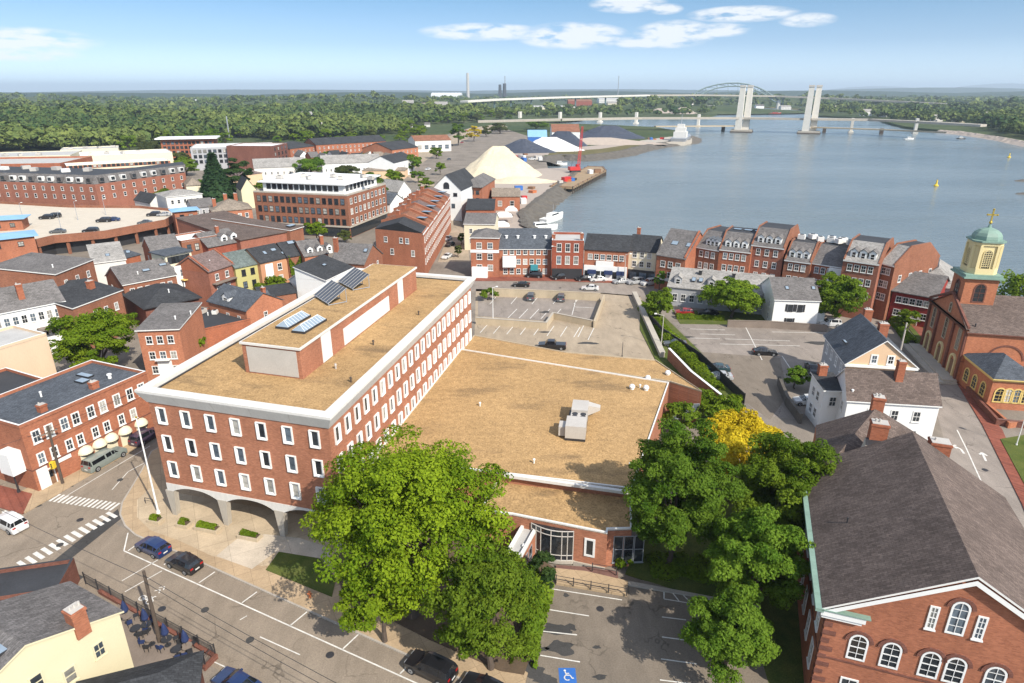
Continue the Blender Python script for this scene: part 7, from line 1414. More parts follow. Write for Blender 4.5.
# ================================================================ VEHICLES
def cpx(kind, colr, label, px, py, d, group=None, z=0, name='parked_car', cat='car', flip=False, detail=True):
    p = G(px, py, z); a = math.atan2(d.y, d.x)+(math.pi if flip else 0); return car(kind, colr, label, p, a, group, name, cat, z, detail)
BLK, NAVY, WHT, SIL, GRY, SAGE, RED, TEAL = (.012, .012, .014), (.012, .03, .10), (.62, .62, .61), (.36, .37, .38), (.08, .085, .09), (.20, .23, .21), (.30, .02, .02), (.02, .05, .06)
gk = 'cars along the main street kerb'
cpx('hatch', NAVY, 'dark blue hatchback parked at the corner end of the kerb bays', 154, 551, dm, gk); cpx('hatch', BLK, 'black hatchback parked behind the dark blue one', 185, 567, dm, gk); cpx('suv', BLK, 'black sport utility vehicle parked alone below the big street trees', 431, 673, dm, gk, name='parked_suv')
cpx('sedan', BLK, 'black car mostly out of frame behind the lone black sport utility vehicle', 486, 694, dm, gk); cpx('sedan', NAVY, 'dark blue car at the patio corner on the other side of the street', 238, 689, dm, None); cpx('suv', WHT, 'white sport utility vehicle driving across the junction by the crosswalks', 11, 527, dm, None, name='moving_suv')
cpx('capped_pickup', SAGE, 'gray-green pickup with a covered bed parked below the dome awnings', 106, 463, -ds); cpx('suv', (.05, .035, .06), 'dark plum sport utility vehicle beside the office corner', 147, 440, -ds, name='parked_suv')
dl = (G(600, 297)-G(480, 293)).normalized(); dq = Vector((-dl.y, dl.x))
cpx('suv', GRY, 'dark gray sport utility vehicle in the raised car park, nearer the round bush', 531, 299, dq, flip=True, name='parked_suv'); cpx('suv', GRY, 'dark gray sport utility vehicle in the raised car park, nearer the middle of the wall', 561, 300, dq, flip=True, name='parked_suv'); cpx('pickup', BLK, 'black pickup truck standing behind the annex roof', 552, 348.5, dl, name='pickup_truck', cat='truck')
gw = 'cars before the waterfront row'; dw = (G(640, 283)-G(540, 279)).normalized()
for px, py, kd, cl, lab, rot in ((534, 277.5, 'suv', BLK, 'black sport utility vehicle before the long orange brick house', 0), (559.5, 279, 'suv', BLK, 'black sport utility vehicle before the dark brick shop house', .5), (584, 280.5, 'sedan', BLK, 'black car at the end of the white shopfront', .3), (598, 281.2, 'sedan', WHT, 'white car before the white shopfront', .3), (621, 283.2, 'sedan', SIL, 'silver car between the white shop and the black restaurant front', .4), (635, 283.8, 'suv', SIL, 'silver wagon before the black restaurant front', .5), (649, 284.8, 'suv', WHT, 'white van-like car at the end of the waterfront parking', .6)):
    p = G(px, py); car(kd, cl, lab, p, math.atan2(dw.y, dw.x)+rot, gw)
cpx('sedan', WHT, 'white car driving behind the raised car park wall', 590, 290, dw, name='moving_car'); cpx('sedan', BLK, 'dark car passing behind the beige car park wall', 521, 286.5, dw, name='moving_car')
de = (G(790, 341)-G(725, 339)).normalized()
cpx('sedan', BLK, 'black sedan alone in the middle of the walled car park', 764.5, 354.5, de, flip=True); cpx('sedan', TEAL, 'dark teal sedan beside the black slat fence', 716.5, 371, de); cpx('sedan', SIL, 'silver sedan beside the dark teal one at the black fence', 719, 379, de)
cpx('hatch', WHT, 'white car on the terrace drive by the white ell wing', 806, 404, de); cpx('sedan', BLK, 'black car tucked beside the peach-gabled house', 812, 372, dq); cpx('suv', WHT, 'white car at the foot of the leafy tree by the clapboard house', 829, 326, de, name='parked_suv'); cpx('hatch', SIL, 'gray car under the spreading tree by the long gray house', 757, 312, de); cpx('hatch', RED, 'small red car on the brick court of the long gray house', 684, 314.5, de); cpx('sedan', BLK, 'black car behind the hedge of the long gray house', 708, 315, de)
cpx('sedan', GRY, 'gray covered car at the fence corner of the walled car park', 675, 346, de)
gd = 'cars on the parking deck'
for px, py, cl, lab, rot in [(a, b, c, d, .2) for a, b, c, d in ((47, 219, BLK, 'black car on the deck, outer of a touching pair'), (54, 217.5, BLK, 'black car on the deck, inner of a touching pair'), (104, 222, BLK, 'black car in the middle of the deck, one of two'), (113, 221, NAVY, 'navy car in the middle of the deck, one of two'), (58, 233, GRY, 'dark car near the brick edge of the deck'), (91, 232.5, BLK, 'black car close to the front edge of the deck'), (145, 224, GRY, 'dark gray car at the narrow end of the deck'), (154, 216, BLK, 'black van-like car by the square blue-roofed tower'), (164, 216, SIL, 'silver car by the square blue-roofed tower'))]:
    p = G(px, py, DZ); car('sedan' if cl != BLK else 'suv', cl, lab, p, rot, gd, z=DZ, detail=False)
lc = random.Random(9)
for k, (px, py) in enumerate(((447, 258), (450, 246), (441, 226), (424, 182), (418, 176), (440, 152), (452, 146), (470, 138), (462, 143), (449, 160), (428, 170), (492, 131), (448, 240), (466, 131))):
    p = G(px, py); cl = (WHT, BLK, SIL, RED, GRY)[k % 5]; car('sedan', cl, ['white', 'black', 'silver', 'red', 'gray'][k % 5]+' car on the '+['wharf lane beside the brick warehouse row', 'river road leading away past the yard'][py < 200], p, R(70)+lc.uniform(-.2, .2), 'small cars on the wharf lane and river road', detail=False)
for k, (px, py, cl, lab) in enumerate(((520, 157, RED, 'red truck cab at the edge of the yard inlet'), (532, 160, WHT, 'white boat trailer rig by the yard inlet'), (512, 160, GRY, 'gray yard vehicle beside the tarped pile'), (500, 178, WHT, 'white yard truck at the foot of the salt pile'))):
    cpx('pickup', cl, lab, px, py, Vector((1, .2)), 'vehicles in the river yard', name='yard_truck', cat='truck', detail=False)
# ================================================================ STREET FURNITURE
def pole(name, label, cat, px, py, h, r=.1, mat='steel', arm=None, group=None, z=0, base=True, lamp=None, parts=None):
    p = G(px, py, z); t = thing(name, label, cat, (p.x, p.y, z), 0, group); b = MB(); b.tube((0, 0, 0), (0, 0, h), r, r*.6, 8)
    if base: b.tube((0, 0, 0), (0, 0, .35), r*2, r*1.6, 8)
    b.build('shaft', mat, t)
    if arm:
        ax, ay = arm; b = MB(); b.tube((0, 0, h-.15), (ax, ay, h+.25), r*.5, r*.4, 6); b.build('arm', mat, t); b = MB(); dx = Vector((ax, ay)).normalized()*.35; b.hexa([(ax-.25, ay-.15, h+.12), (ax+.25, ay-.15, h+.12), (ax+.25, ay+.15, h+.12), (ax-.25, ay+.15, h+.12)], [(ax-.2, ay-.1, h+.3), (ax+.2, ay-.1, h+.3), (ax+.2, ay+.1, h+.3), (ax-.2, ay+.1, h+.3)]); b.build('lamp_head', 'white_trim', t)
    if lamp == 'lantern': b = MB(); b.lathe([(.08, h), (.22, h+.15), (.28, h+.6), (.1, h+.8), (.02, h+.95)], 10); b.build('lantern', 'lamp_clear', t)
    return t
t = pole('flagpole', 'tall white flagpole on the corner plaza beside the office arches', 'flagpole', 158.5, 513, 12.9, .12, 'white_paint', z=.13); b = MB(); b.lathe([(.02, 12.9), (.14, 13), (.14, 13.1), (.02, 13.2)], 8); b.build('finial', 'gold', t)
pole('street_lamp', 'gray cobra street lamp at the hedge beside the concrete ramp', 'street lamp', 661, 347, 6.8, .11, 'hvac', (-1.6, .2)); pole('street_lamp', 'white lamp post with a twin head at the car park retaining wall', 'street lamp', 493, 322, 8.0, .11, 'white_trim', (.9, 0)); pole('street_lamp', 'lamp post on the waterfront street before the dark brick shop', 'street lamp', 556, 279, 9.0, .12, 'hvac', (-1.2, -.4)); pole('street_lamp', 'lamp post on the waterfront street before the cream shop', 'street lamp', 624, 283.5, 8.0, .12, 'hvac', (1.2, -.4)); pole('street_lamp', 'slim post standing on the path at the back strip of the annex', 'street lamp', 622, 357, 3.2, .07, 'dark_metal')
pole('street_lamp', 'black lantern post on the brick corner below the white bay', 'street lamp', 19, 492, 5.0, .11, 'dark_metal', lamp='lantern', z=.13); pole('street_lamp', 'white lamp post near the parked cars of the riverside row', 'street lamp', 884, 307, 8, .12, 'white_trim', (.9, 0)); pole('street_lamp', 'slim white lamp post on the church lawn', 'street lamp', 1016, 446, 5.5, .08, 'white_trim', lamp='lantern')
for k, (px, py) in enumerate(((24, 222), (62, 232), (78, 220), (106, 215))): pole('street_lamp', 'thin lamp post on the parking deck, '+['beside the far blue-roofed tower', 'at the front row of deck cars', 'in the open middle of the deck', 'at the back wall of the deck'][k], 'street lamp', px, py, 6.5, .09, 'steel', (.9, 0), 'lamp posts on the parking deck', DZ)
def utility(label, px, py, h, arms=True, mat='bark', ang=None):
    p = G(px, py); t = thing('utility_pole', label, 'utility pole', (p.x, p.y, 0), math.atan2(dm.y, dm.x)+R(90) if ang is None else ang, 'utility poles'); b = MB(); b.tube((0, 0, 0), (.15, 0, h), .19, .13, 9); b.build('shaft', mat, t)
    if arms:
        b = MB(); b.box(-1.1, -.06, h-1.0, 1.1, .06, h-.85); b.build('crossarm', 'wood_gray', t); b = MB()
        for x in (-1, -.4, .4, 1): b.tube((x, 0, h-.85), (x, 0, h-.65), .05, .03, 6)
        b.build('insulator', 'dark_metal', t)
    return Vector((p.x, p.y, h))
u0 = utility('leaning wooden utility pole rising from the patio fence', 160, 643, 8.2, False); u1 = utility('dark utility pole with a yellow signal on the side street corner', 63, 484, 8.5, True, 'bark'); u2 = utility('pale utility pole beside the church corner', 897, 366, 8.5, True, 'hvac')
b = MB(); b.box(-.25, -.25, 3.0, .25, .25, 3.9)
p = G(61, 486); t = thing('traffic_signal', 'yellow traffic signal box hung on the dark utility pole', 'traffic signal', (p.x+.1, p.y-.45, 0)); b.build('housing', 'yellow_paint', t); b = MB(); [b.tube((0, -.25, 3.2+.25*k), (0, -.32, 3.2+.25*k), .09, None, 8) for k in range(3)]; b.build('lens', 'dark_metal', t)
def wire(label, pts, sag=.6, r=.022):
    b = MB()
    for a, c in zip(pts[:-1], pts[1:]):
        n = 14; q = [Vector(a).lerp(Vector(c), k/n)-Vector((0, 0, sag*4*(k/n)*(1-k/n))) for k in range(n+1)]
        for k in range(n): b.tube(q[k], q[k+1], r, r, 4, caps=False)
    tag(b.build('overhead_wire', 'dark_metal'), label, 'wire')
far_r = Vector((*(c1+dm*30+nm*(MW+1)), 8.0)); far_l = Vector((*(fk-dm*45), 8.2))
wire('overhead wire from the patio pole down along the main street', [u0-Vector((0, 0, .3)), far_r], 1.2); wire('second overhead wire just below the first along the main street', [u0-Vector((0, 0, 1.1)), far_r-Vector((0, 0, .9))], 1.4); wire('overhead wire from the patio pole past the yellow house roof', [u0-Vector((0, 0, .5)), far_l], .9); wire('overhead wire from the signal pole along the red brick block', [u1-Vector((0, 0, .4)), Vector((*(s1+ds*25-ns*2.2), 8.2))], .8); wire('lower wire from the signal pole along the red brick block', [u1-Vector((0, 0, 1.6)), Vector((*(s1+ds*25-ns*2.2), 7))], .9); wire('wire crossing the street from the signal pole', [u1-Vector((0, 0, .5)), Vector((*(s0-ds*16-ns*14), 8))], .8)
b = MB(); p = G(150, 505); b.tube((-.6, 0, .13), (-.6, 0, .95), .04, None, 6); b.tube((.6, 0, .13), (.6, 0, .95), .04, None, 6); b.tube((-.6, 0, .95), (.6, 0, .95), .04, None, 6); tag(b.build('bicycle_rack', 'dark_metal', None, (p.x, p.y, 0), OB.ang), 'black hoop bicycle rack on the plaza beside the flagpole', 'bicycle rack')
p = G(310, 597, .19); t = thing('fire_hydrant', 'orange hydrant-like post at the lower corner of the lawn', 'hydrant', (p.x, p.y, .1)); b = MB(); b.tube((0, 0, 0), (0, 0, .7), .14, .12, 10); b.lathe([(.14, .7), (.12, .8), (.03, .88)], 10); b.build('body', 'rust_stack', t); b = MB(); b.tube((-.24, 0, .5), (.24, 0, .5), .06, None, 8); b.build('nozzle', 'rust_stack', t)
for k, (px, py) in enumerate(((162, 609), (205, 610), (330, 655), (60, 545), (80, 520), (250, 640), (985, 470), (560, 288), (600, 610), (120, 480))): p = G(px, py); b = MB(); b.tube((0, 0, -.05), (0, 0, .0355 if k != 8 else .158), .38, None, 16); tag(b.build('manhole_cover', 'asphalt_dark' if k % 2 else 'dark_metal', None, (p.x, p.y, 0)), kind='structure')
# ---------------------------------------------------------------- fences and walls
def wall_line(name, label, pts, h, t, mat, cat='wall', cap=None, z=0):
    r = thing(name, label, cat, (pts[0][0], pts[0][1], z)); o = Vector(pts[0]); b = MB(); c = MB()
    for k in range(len(pts)-1):
        a, e = pts[k]-o, pts[k+1]-o; d = (e-a).normalized(); n = Vector((-d.y, d.x))*t/2; e = e+d*(.0 if k == len(pts)-2 else t/2-.003)
        b.prism(ccw([a-n, e-n, e+n, a+n]), -.1, h); n2 = n*1.25; c.prism(ccw([a-n2, e-n2, e+n2, a+n2]), h+.003*(k % 2), h+.09+.003*(k % 2))
    b.build('wall', mat, r); c.build('coping', cap or mat, r); return r
wall_line('retaining_wall', 'beige wall at the back of the raised car park', HP((494, 296), (548, 298), (600, 301)), 1.9, .35, 'concrete_warm', cap='concrete_warm'); wall_line('retaining_wall', 'beige stepped wall along the front of the raised car park', HP((476, 324), (546, 329), (553, 319), (592, 327)), 1.5, .35, 'concrete_warm', cap='concrete'); wall_line('retaining_wall', 'beige side wall of the raised car park beside the ramp', HP((604, 301), (594, 328)), 1.5, .35, 'concrete_warm')
wall_line('retaining_wall', 'long gray concrete wall between the ramp and the hedge', HP((634, 296), (644, 318), (662, 358)), 1.1, .9, 'concrete'); wall_line('retaining_wall', 'slanting wall with a bright white coping beside the annex court', HP((668, 360), (690, 384), (724, 412)), 2.4, .35, 'brick_office', cap='white_paint'); wall_line('garden_wall', 'brown stone wall at the back of the walled car park', HP((727, 327), (770, 328), (826, 332)), 1.5, .4, 'wood_gray'); wall_line('garden_wall', 'brick wall along the sloping church sidewalk', HP((966, 392), (996, 425), (1024, 428)), 1.0, .35, 'brick_dark'); wall_line('garden_wall', 'low brick wall of the sunken steps beside the chapel', HP((985, 408), (1008, 428), (1040, 424)), .9, .3, 'brick_church'); wall_line('garden_wall', 'dark stone wall between the terrace and the walled car park', HP((778, 385), (786, 405), (800, 424)), 1.6, .4, 'rock')
def fence(name, label, pts, h, sp, mat, slat=None, cat='fence', z=0, rails=(.15, .92), pr=.045):
    r = thing(name, label, cat, (pts[0][0], pts[0][1], z)); o = Vector(pts[0])
    for k in range(len(pts)-1):
        a, e = pts[k]-o, pts[k+1]-o; d = e-a; n = max(1, int(d.length/sp))
        for j in range(n+(k == len(pts)-2)):
            q = a+d*j/n; b = MB(); b.box(q.x-pr, q.y-pr, 0, q.x+pr, q.y+pr, h+.06); b.build('post', mat, r)
        b = MB()
        for f in rails: b.tube((*a, h*f), (*e, h*f), .03, None, 5)
        if slat:
            m = int(d.length/slat)
            for j in range(m): q = a+d*(j+.5)/m; b.tube((*q, .05), (*q, h*.97), slat*.38 if slat > .15 else .012, None, 4)
        b.build('panel', mat, r)
    return r
fence('slat_fence', 'black slat fence between the hedge and the walled car park', HP((650, 322), (662, 336), (700, 362), (744, 404)), 1.9, 2.4, 'dark_metal', .2)
fence('patio_fence', 'black railing fence around the sunken restaurant patio', HP((86, 584), (216, 657), (206, 668)), 1.5, 2.2, 'dark_metal', .14, z=.0)
wall_line('patio_wall', 'brick base wall under the corner of the patio railing', HP((100, 593), (216, 659), (204, 671)), .35, .3, 'brick_dark')
fence('hand_rail', 'black hand rail of the entrance ramp above the lower car park', HP((556, 586), (626, 599)), 1.0, 1.7, 'dark_metal', None, cat='railing', z=.4, rails=(.5, .95)); fence('hand_rail', 'black hand rail on the building side of the entrance ramp', HP((592, 574), (616, 578)), 1.0, 1.7, 'dark_metal', None, cat='railing', z=.4, rails=(.5, .95))
slab('entrance_ramp', ccw(HP((554, 571), (585, 574), (628, 584), (627, 598), (556, 586))), .1, .42, 'sidewalk_slabs'); slab('kerb', ccw(HP((628, 583), (692, 595), (760, 608), (760, 611), (692, 598), (627, 587))), .0, .3, 'curb_stone'); slab('doorstep', ccw(HP((556, 567), (600, 570), (618, 574), (618, 580), (556, 573))), .1, .3, 'brick_dark')
# patio: floor, tables, chairs and folded parasols
slab('patio_floor', ccw(HP((118, 604), (214, 659), (203, 672), (160, 700), (120, 660))), 0, .16, 'wood_gray')
tb = None; q = random.Random(4)
TABS = ((128, 622), (137, 634), (148, 630), (152, 644), (168, 645), (178, 655), (188, 652), (192, 664))
for k, (px, py) in enumerate(TABS):
    p = G(px, py, .16); lab = ['dark patio table beside the yellow house wall, under a folded parasol', 'dark patio table next to the wall corner', 'dark patio table near the leaning pole', 'dark patio table in front of the hip-roofed store', 'patio table behind the leaning pole with a dark blue folded parasol', 'patio table in the middle of the railing side', 'patio table at the brick corner of the railing', 'outermost patio table by the corner wall'][k]
    t = thing('patio_table', lab, 'table', (p.x, p.y, .16), q.uniform(0, 3), 'tables on the restaurant patio'); b = MB(); b.tube((0, 0, .72), (0, 0, .76), .48, None, 14); b.build('tabletop', 'dark_metal' if k % 3 else 'wood_gray', t); b = MB(); b.tube((0, 0, 0), (0, 0, .72), .05, None, 6); b.tube((0, 0, 0), (0, 0, .04), .3, None, 10); b.build('leg', 'dark_metal', t)
    if k in (0, 2, 4, 6):
        u = thing('folded_parasol', 'folded '+['black', '', 'navy', '', 'dark blue', '', 'dark navy'][k]+' parasol standing through the '+['wall-side', '', 'pole-side', '', 'middle', '', 'corner'][k]+' patio table', 'parasol', (p.x, p.y, .16), 0, 'parasols on the restaurant patio'); b = MB(); b.tube((0, 0, .77), (0, 0, 2.6), .03, None, 6); b.build('pole', 'wood_gray', u); b = MB(); b.lathe([(.26, 1.3), (.34, 1.5), (.2, 2.2), (.03, 2.62)], 10); b.build('canopy', 'navy_cloth', u)
    for j in range(2):
        a = q.uniform(0, 6.28); c = thing('patio_chair', ['first', 'second'][j]+' dark chair at the '+lab.replace('dark patio table ', 'table ').replace('patio table ', 'table '), 'chair', (p.x+.75*math.cos(a+j*3), p.y+.75*math.sin(a+j*3), .16), a+j*3+1.57, 'chairs on the restaurant patio')
        c['label'] = ' '.join(c['label'].split()[:16]); m = 'navy_cloth' if (k+j) % 2 else 'dark_metal'
        b = MB(); b.box(-.22, -.22, .42, .22, .22, .47); b.build('seat', m, c); b = MB(); b.box(-.22, -.25, .47, .22, -.2, .9); b.build('backrest', m, c)
        for sx in (-.19, .19):
            for sy in (-.2, .19): b = MB(); b.box(sx-.02, sy-.02, 0, sx+.02, sy+.02, .42); b.build('leg', 'dark_metal', c)
# ================================================================ RIVER YARD, PIER, BOATS
def pile(name, label, px, py, rx, ry, h, mat, ridge=.0, rot=0, seed=0, cat='pile'):
    p = G(px, py); g = random.Random(seed); b = MB(); n, m = 36, 9; ph = [g.uniform(0, 6.28) for _ in range(4)]; pt = []
    for j in range(m+1):
        t = j/m; row = []
        for i in range(n):
            a = 6.2832*i/n; rr = t*(1+.1*math.sin(2*a+ph[0])+.06*math.sin(5*a+ph[1])); x = math.cos(a)*rr*rx; y = math.sin(a)*rr*ry; x += ridge*max(-1, min(1, math.cos(a)*1.5))*(1-t*.3)
            row.append((x, y, h*(1-t)**1.12*(1+.04*math.sin(4*a+ph[2])*t)+(g.uniform(-.3, .3)*h*.11 if j < m else 0)*(1 if j else .2)-(.15 if j == m else 0)))
        pt.append(row)
    for j in range(m):
        for i in range(n): k = (i+1) % n; b.face([pt[j][i], pt[j+1][i], pt[j+1][k], pt[j][k]])
    o = b.build(name, mat, None, (p.x, p.y, 0), rot, True); return tag(o, label, cat)
pile('salt_pile', 'huge cream road salt pile beside the river road', 499, 176, 23, 16, zat(G(497, 176), 146), 'salt', 3.5, .1, 1); pile('salt_pile', 'low spread of cream salt in front of the huge pile', 520, 182, 20, 8, 3, 'salt', 4, 0, 2)
pile('tarped_pile', 'conical salt pile under a black tarpaulin, nearest the salt spill', 523, 152, 25, 14, 10.5, 'tarp_black', 2, 0, 3); pile('salt_pile', 'bright white salt slope between two black tarpaulins', 549, 150.5, 24, 12, 11, 'white_salt', 6, 0, 4); pile('tarped_pile', 'salt pile ridge under a black tarpaulin behind the white slope', 563, 145, 22, 14, 12.5, 'tarp_black', 6, -.3, 5); pile('tarped_pile', 'wide salt pile under a black tarpaulin at the end of the spit', 608, 138, 40, 20, 13, 'tarp_black', 8, 0, 6); pile('sand_heap', 'low gray-beige heap in front of the wide tarped pile', 600, 144, 52, 14, 6, 'sand_pile', 10, 0, 7)
bld('blue_roofed_shed', 'shed with a steep bright blue roof behind the tarped piles', (528, 137), (547, 137), 22, 8, 'blue_paint', 'roof_blue', 'gable', 'x', 5.5, 'shed'); MATS['roof_blue']
bld('rusty_roofed_depot', 'long depot with an orange rusty roof and white wall by the tarped piles', (552, 132), (580, 132), 40, 7, 'white_paint', 'rust_plain', 'gable', 'x', 7, 'shed') if 'rust_plain' in MATS else bld('rusty_roofed_depot', 'long depot with an orange rusty roof and white wall by the tarped piles', (552, 132), (580, 132), 40, 7, 'white_paint', 'shingle_rust', 'gable', 'x', 7, 'shed')
def pier():
    poly = ccw([G(*p) for p in ((550, 187), (573, 188), (606, 171), (603, 167.5), (588, 167), (566, 178))]); o = poly[0]; r = thing('timber_pier', 'timber pier on dark piles reaching into the river', 'pier', (o.x, o.y, 0)); q = [p-o for p in poly]; b = MB(); b.prism(q, -.6, .35); b.build('deck', 'timber_deck', r)
    b = MB(); n = len(q)
    for i in range(n):
        a, e = q[i], q[(i+1) % n]; d = (e-a).normalized(); m = Vector((-d.y, d.x)); b.prism(ccw([a, e, e+m*.5, a+m*.5]), .35, .65)
    b.build('kerb_timber', 'wood_brown', r)
    for i in range(n):
        a, e = q[i], q[(i+1) % n]; k = int((e-a).length/3.5)
        for j in range(k):
            p = a+(e-a)*j/k; b = MB(); b.tube((*p, -4), (*p, .1 if j % 3 else 1.0), .28, None, 7); b.build('pile', 'bark', r)
pier()
def crane():
    p = G(575, 172, .35); t = thing('crawler_crane', 'red crawler crane with a tall lattice boom on the timber pier', 'crane', (p.x, p.y, .35), .25); b = MB(); b.box(-4, -2.4, 1.2, 2.6, 2.4, 3.2); b.box(1.0, .5, 3.201, 2.8, 2.3, 4.6); b.build('body', 'red_paint', t)
    for y in (-2.2, 1.2): b = MB(); b.box(-3, y, 0, 3, y+1.0, 1.2); b.build('track', 'dark_metal', t)
    base, top = Vector((2.2, 0, 2.6)), Vector((4.2, 1.0, 27)); d = (top-base); a = d.cross(Vector((0, 1, 0))).normalized(); c = d.cross(a).normalized(); b = MB(); L4 = [a+c, a-c, -a-c, -a+c]; n = 16
    for k in range(n):
        t0, t1 = k/n, (k+1)/n; s0_, s1_ = .75-.35*t0, .75-.35*t1
        for i in range(4):
            b.tube(base+d*t0+L4[i]*s0_, base+d*t1+L4[i]*s1_, .11, None, 4); b.tube(base+d*t0+L4[i]*s0_, base+d*t1+L4[(i+1) % 4]*s1_, .07, None, 4)
    b.build('boom', 'red_paint', t); b = MB(); b.tube(top, (-3, 0, 5), .06, None, 4); b.tube((-3, 0, 3), (-1.5, 0, 7), .12, None, 5); b.tube(top, top-Vector((-.3, 0, 16)), .05, None, 4); b.build('cable', 'dark_metal', t)
crane()
def boat(name, label, px, py, L, W, ang, colr='white_paint', cabin=True, cat='boat', z=-3.0, mast=0, group=None, hull=None):
    p = G(px, py, z); t = thing(name, label, cat, (p.x, p.y, z), ang, group); st = [(-.5, .78, 1.0), (-.25, .95, .95), (.1, 1.0, 1.0), (.32, .72, 1.12), (.46, .28, 1.3), (.5, .03, 1.38)]; b = MB(); R_ = []; hh = L*.11
    for x, w_, k in st: R_.append([(x*L, -w_*W/2, hh*k), (x*L*.97, -w_*W*.36, -.3), (x*L*.97, w_*W*.36, -.3), (x*L, w_*W/2, hh*k)])
    for i in range(len(st)-1):
        for j in range(3): b.face([R_[i][j], R_[i][j+1], R_[i+1][j+1], R_[i+1][j]][::-1])
        b.face([(R_[i][0][0], R_[i][0][1], R_[i][0][2]-.1), (R_[i+1][0][0], R_[i+1][0][1], R_[i+1][0][2]-.1), (R_[i+1][3][0], R_[i+1][3][1], R_[i+1][3][2]-.1), (R_[i][3][0], R_[i][3][1], R_[i][3][2]-.1)], 1)
    b.face(R_[0]); b.build('hull', [hull or colr, 'pale_siding'], t)
    if cabin:
        b = MB(); b.hexa([(-.22*L, -W*.3, hh*.85), (.22*L, -W*.26, hh*.9), (.22*L, W*.26, hh*.9), (-.22*L, W*.3, hh*.85)], [(-.2*L, -W*.27, hh*.9+1.7), (.1*L, -W*.24, hh*.9+1.7), (.1*L, W*.24, hh*.9+1.7), (-.2*L, W*.27, hh*.9+1.7)]); c = b.build('cabin', colr, t); b = MB(); b.hexa([(-.18*L, -W*.3, hh*.9+.8), (.17*L, -W*.265, hh*.9+.8), (.17*L, W*.265, hh*.9+.8), (-.18*L, W*.3, hh*.9+.8)], [(-.18*L, -W*.29, hh*.9+1.4), (.13*L, -W*.26, hh*.9+1.4), (.13*L, W*.26, hh*.9+1.4), (-.18*L, W*.29, hh*.9+1.4)]); b.build('window', 'glass_dark', c)
    if mast: b = MB(); b.tube((0, 0, hh), (0, 0, hh+mast), .09, .05, 6); b.build('mast', 'steel', t)
    return t
boat('motor_yacht', 'white motor yacht moored nearest the wharf tents', 541, 230, 14, 4.4, .3); boat('motor_yacht', 'larger white cabin boat moored outside the other yacht', 553, 220.5, 17, 4.6, 1.0, mast=5); boat('work_boat', 'small white boat in the inlet beside the yard', 560, 165, 11, 3.4, .2); boat('small_boat', 'little white boat off the far shore by the bridge end', 909, 139.5, 12, 4, .2); boat('small_boat', 'tiny white boat with a dark hull below the bridge deck', 961, 139, 9, 3, -.2, hull='dark_metal')
boat('tug_boat', 'dark red tug boat in the channel beyond the lift towers', 775, 114.5, 30, 9, .2, 'red_paint', True, mast=10)
def ship():
    p = G(681, 143, -3); t = thing('gray_ship', 'gray work ship with a white deckhouse moored at the end of the spit', 'ship', (p.x, p.y, -3), R(70)); b = MB(); b.hexa([(-34, -7, -1), (26, -7, -1), (40, 0, -1), (26, 7, -1), (-34, 7, -1)], [(-36, -9, 8), (28, -9, 8.5), (46, 0, 10), (28, 9, 8.5), (-36, 9, 8)]); b.build('hull', 'steel', t); b = MB(); b.box(-22, -7.5, 8, -4, 7.5, 15); b.box(-20, -6, 15.001, -8, 6, 20); b.box(-18, -4, 20.001, -10, 4, 24); b.build('deckhouse', 'pale_siding', t); t.scale = (.85, .85, .8)
    b = MB(); b.tube((-14, 0, 24), (-14, 0, 36), .5, .2, 6); b.tube((6, 0, 8), (6, 0, 22), .6, .3, 6); b.tube((6, 0, 20), (22, 0, 12), .3, .2, 5); b.build('mast', 'steel', t)
ship()
slab('quay', ccw([G(*p) for p in ((640, 145), (655, 143), (684, 142.5), (692, 141), (692, 137), (670, 137), (640, 141))]), -4, .4, 'concrete')
for k, (px, py, lab) in enumerate(((936, 186, 'yellow navigation buoy out on the open river'), (1009, 157.5, 'small yellow buoy near the far shore'), (921, 260, 'little white mooring buoy behind the red house'))):
    p = G(px, py, -3); t = thing('channel_buoy', lab, 'buoy', (p.x, p.y, -3)); b = MB(); b.lathe([(1.2, -.2), (1.3, .4), (.5, 1.0), (.35, 3.2 if k < 2 else 1.3), (.02, 3.6 if k < 2 else 1.5)], 10); b.build('float', 'yellow_paint' if k < 2 else 'white_paint', t); b = MB(); b.tube((0, 0, 1.4), (0, 0, 4.2 if k < 2 else 1.7), .1, None, 5); b.build('staff', 'dark_metal', t)
for k, (px, py) in enumerate(((1019, 181), (1021, 194))):
    p = G(px, py, -3); b = MB(); b.lathe([(7, -.6), (5, .5), (2.5, 1.3), (.1, 1.6)], 9); o = b.build('river_rock', 'rock', None, (p.x+5, p.y, -3)); o.scale = (1.4, .5, .7); tag(o, ['dark rock ledge breaking the water at the picture edge, farther out', 'dark rock ledge breaking the water at the picture edge, nearer in'][k], 'rock')
for k, (px, py, w_, lab) in enumerate(((503, 222, 7, 'white marquee tent on the wharf behind the waterfront row'), (511, 216, 5, 'smaller white tent beside the wharf marquee'), (501, 232, 6, 'white awning tent close behind the long brick house'))):
    p = G(px, py); t = thing('wharf_tent', lab, 'tent', (p.x, p.y, 0), .1, 'white tents on the wharf'); b = MB(); b.box(-w_/2, -w_*.35, 2.2, w_/2, w_*.35, 2.7); a = [(-w_/2, -w_*.35, 2.7), (w_/2, -w_*.35, 2.7), (w_/2, w_*.35, 2.7), (-w_/2, w_*.35, 2.7)]; r0, r1 = (-w_*.2, 0, 4), (w_*.2, 0, 4); b.face([a[0], a[1], r1, r0]); b.face([a[1], a[2], r1]); b.face([a[2], a[3], r0, r1]); b.face([a[3], a[0], r0]); b.build('canopy', 'white_paint', t)
    for sx in (-1, 1):
        for sy in (-1, 1): b = MB(); b.tube((sx*w_*.47, sy*w_*.32, 0), (sx*w_*.47, sy*w_*.32, 2.2), .06, None, 6); b.build('post', 'steel', t)
yq = random.Random(12)
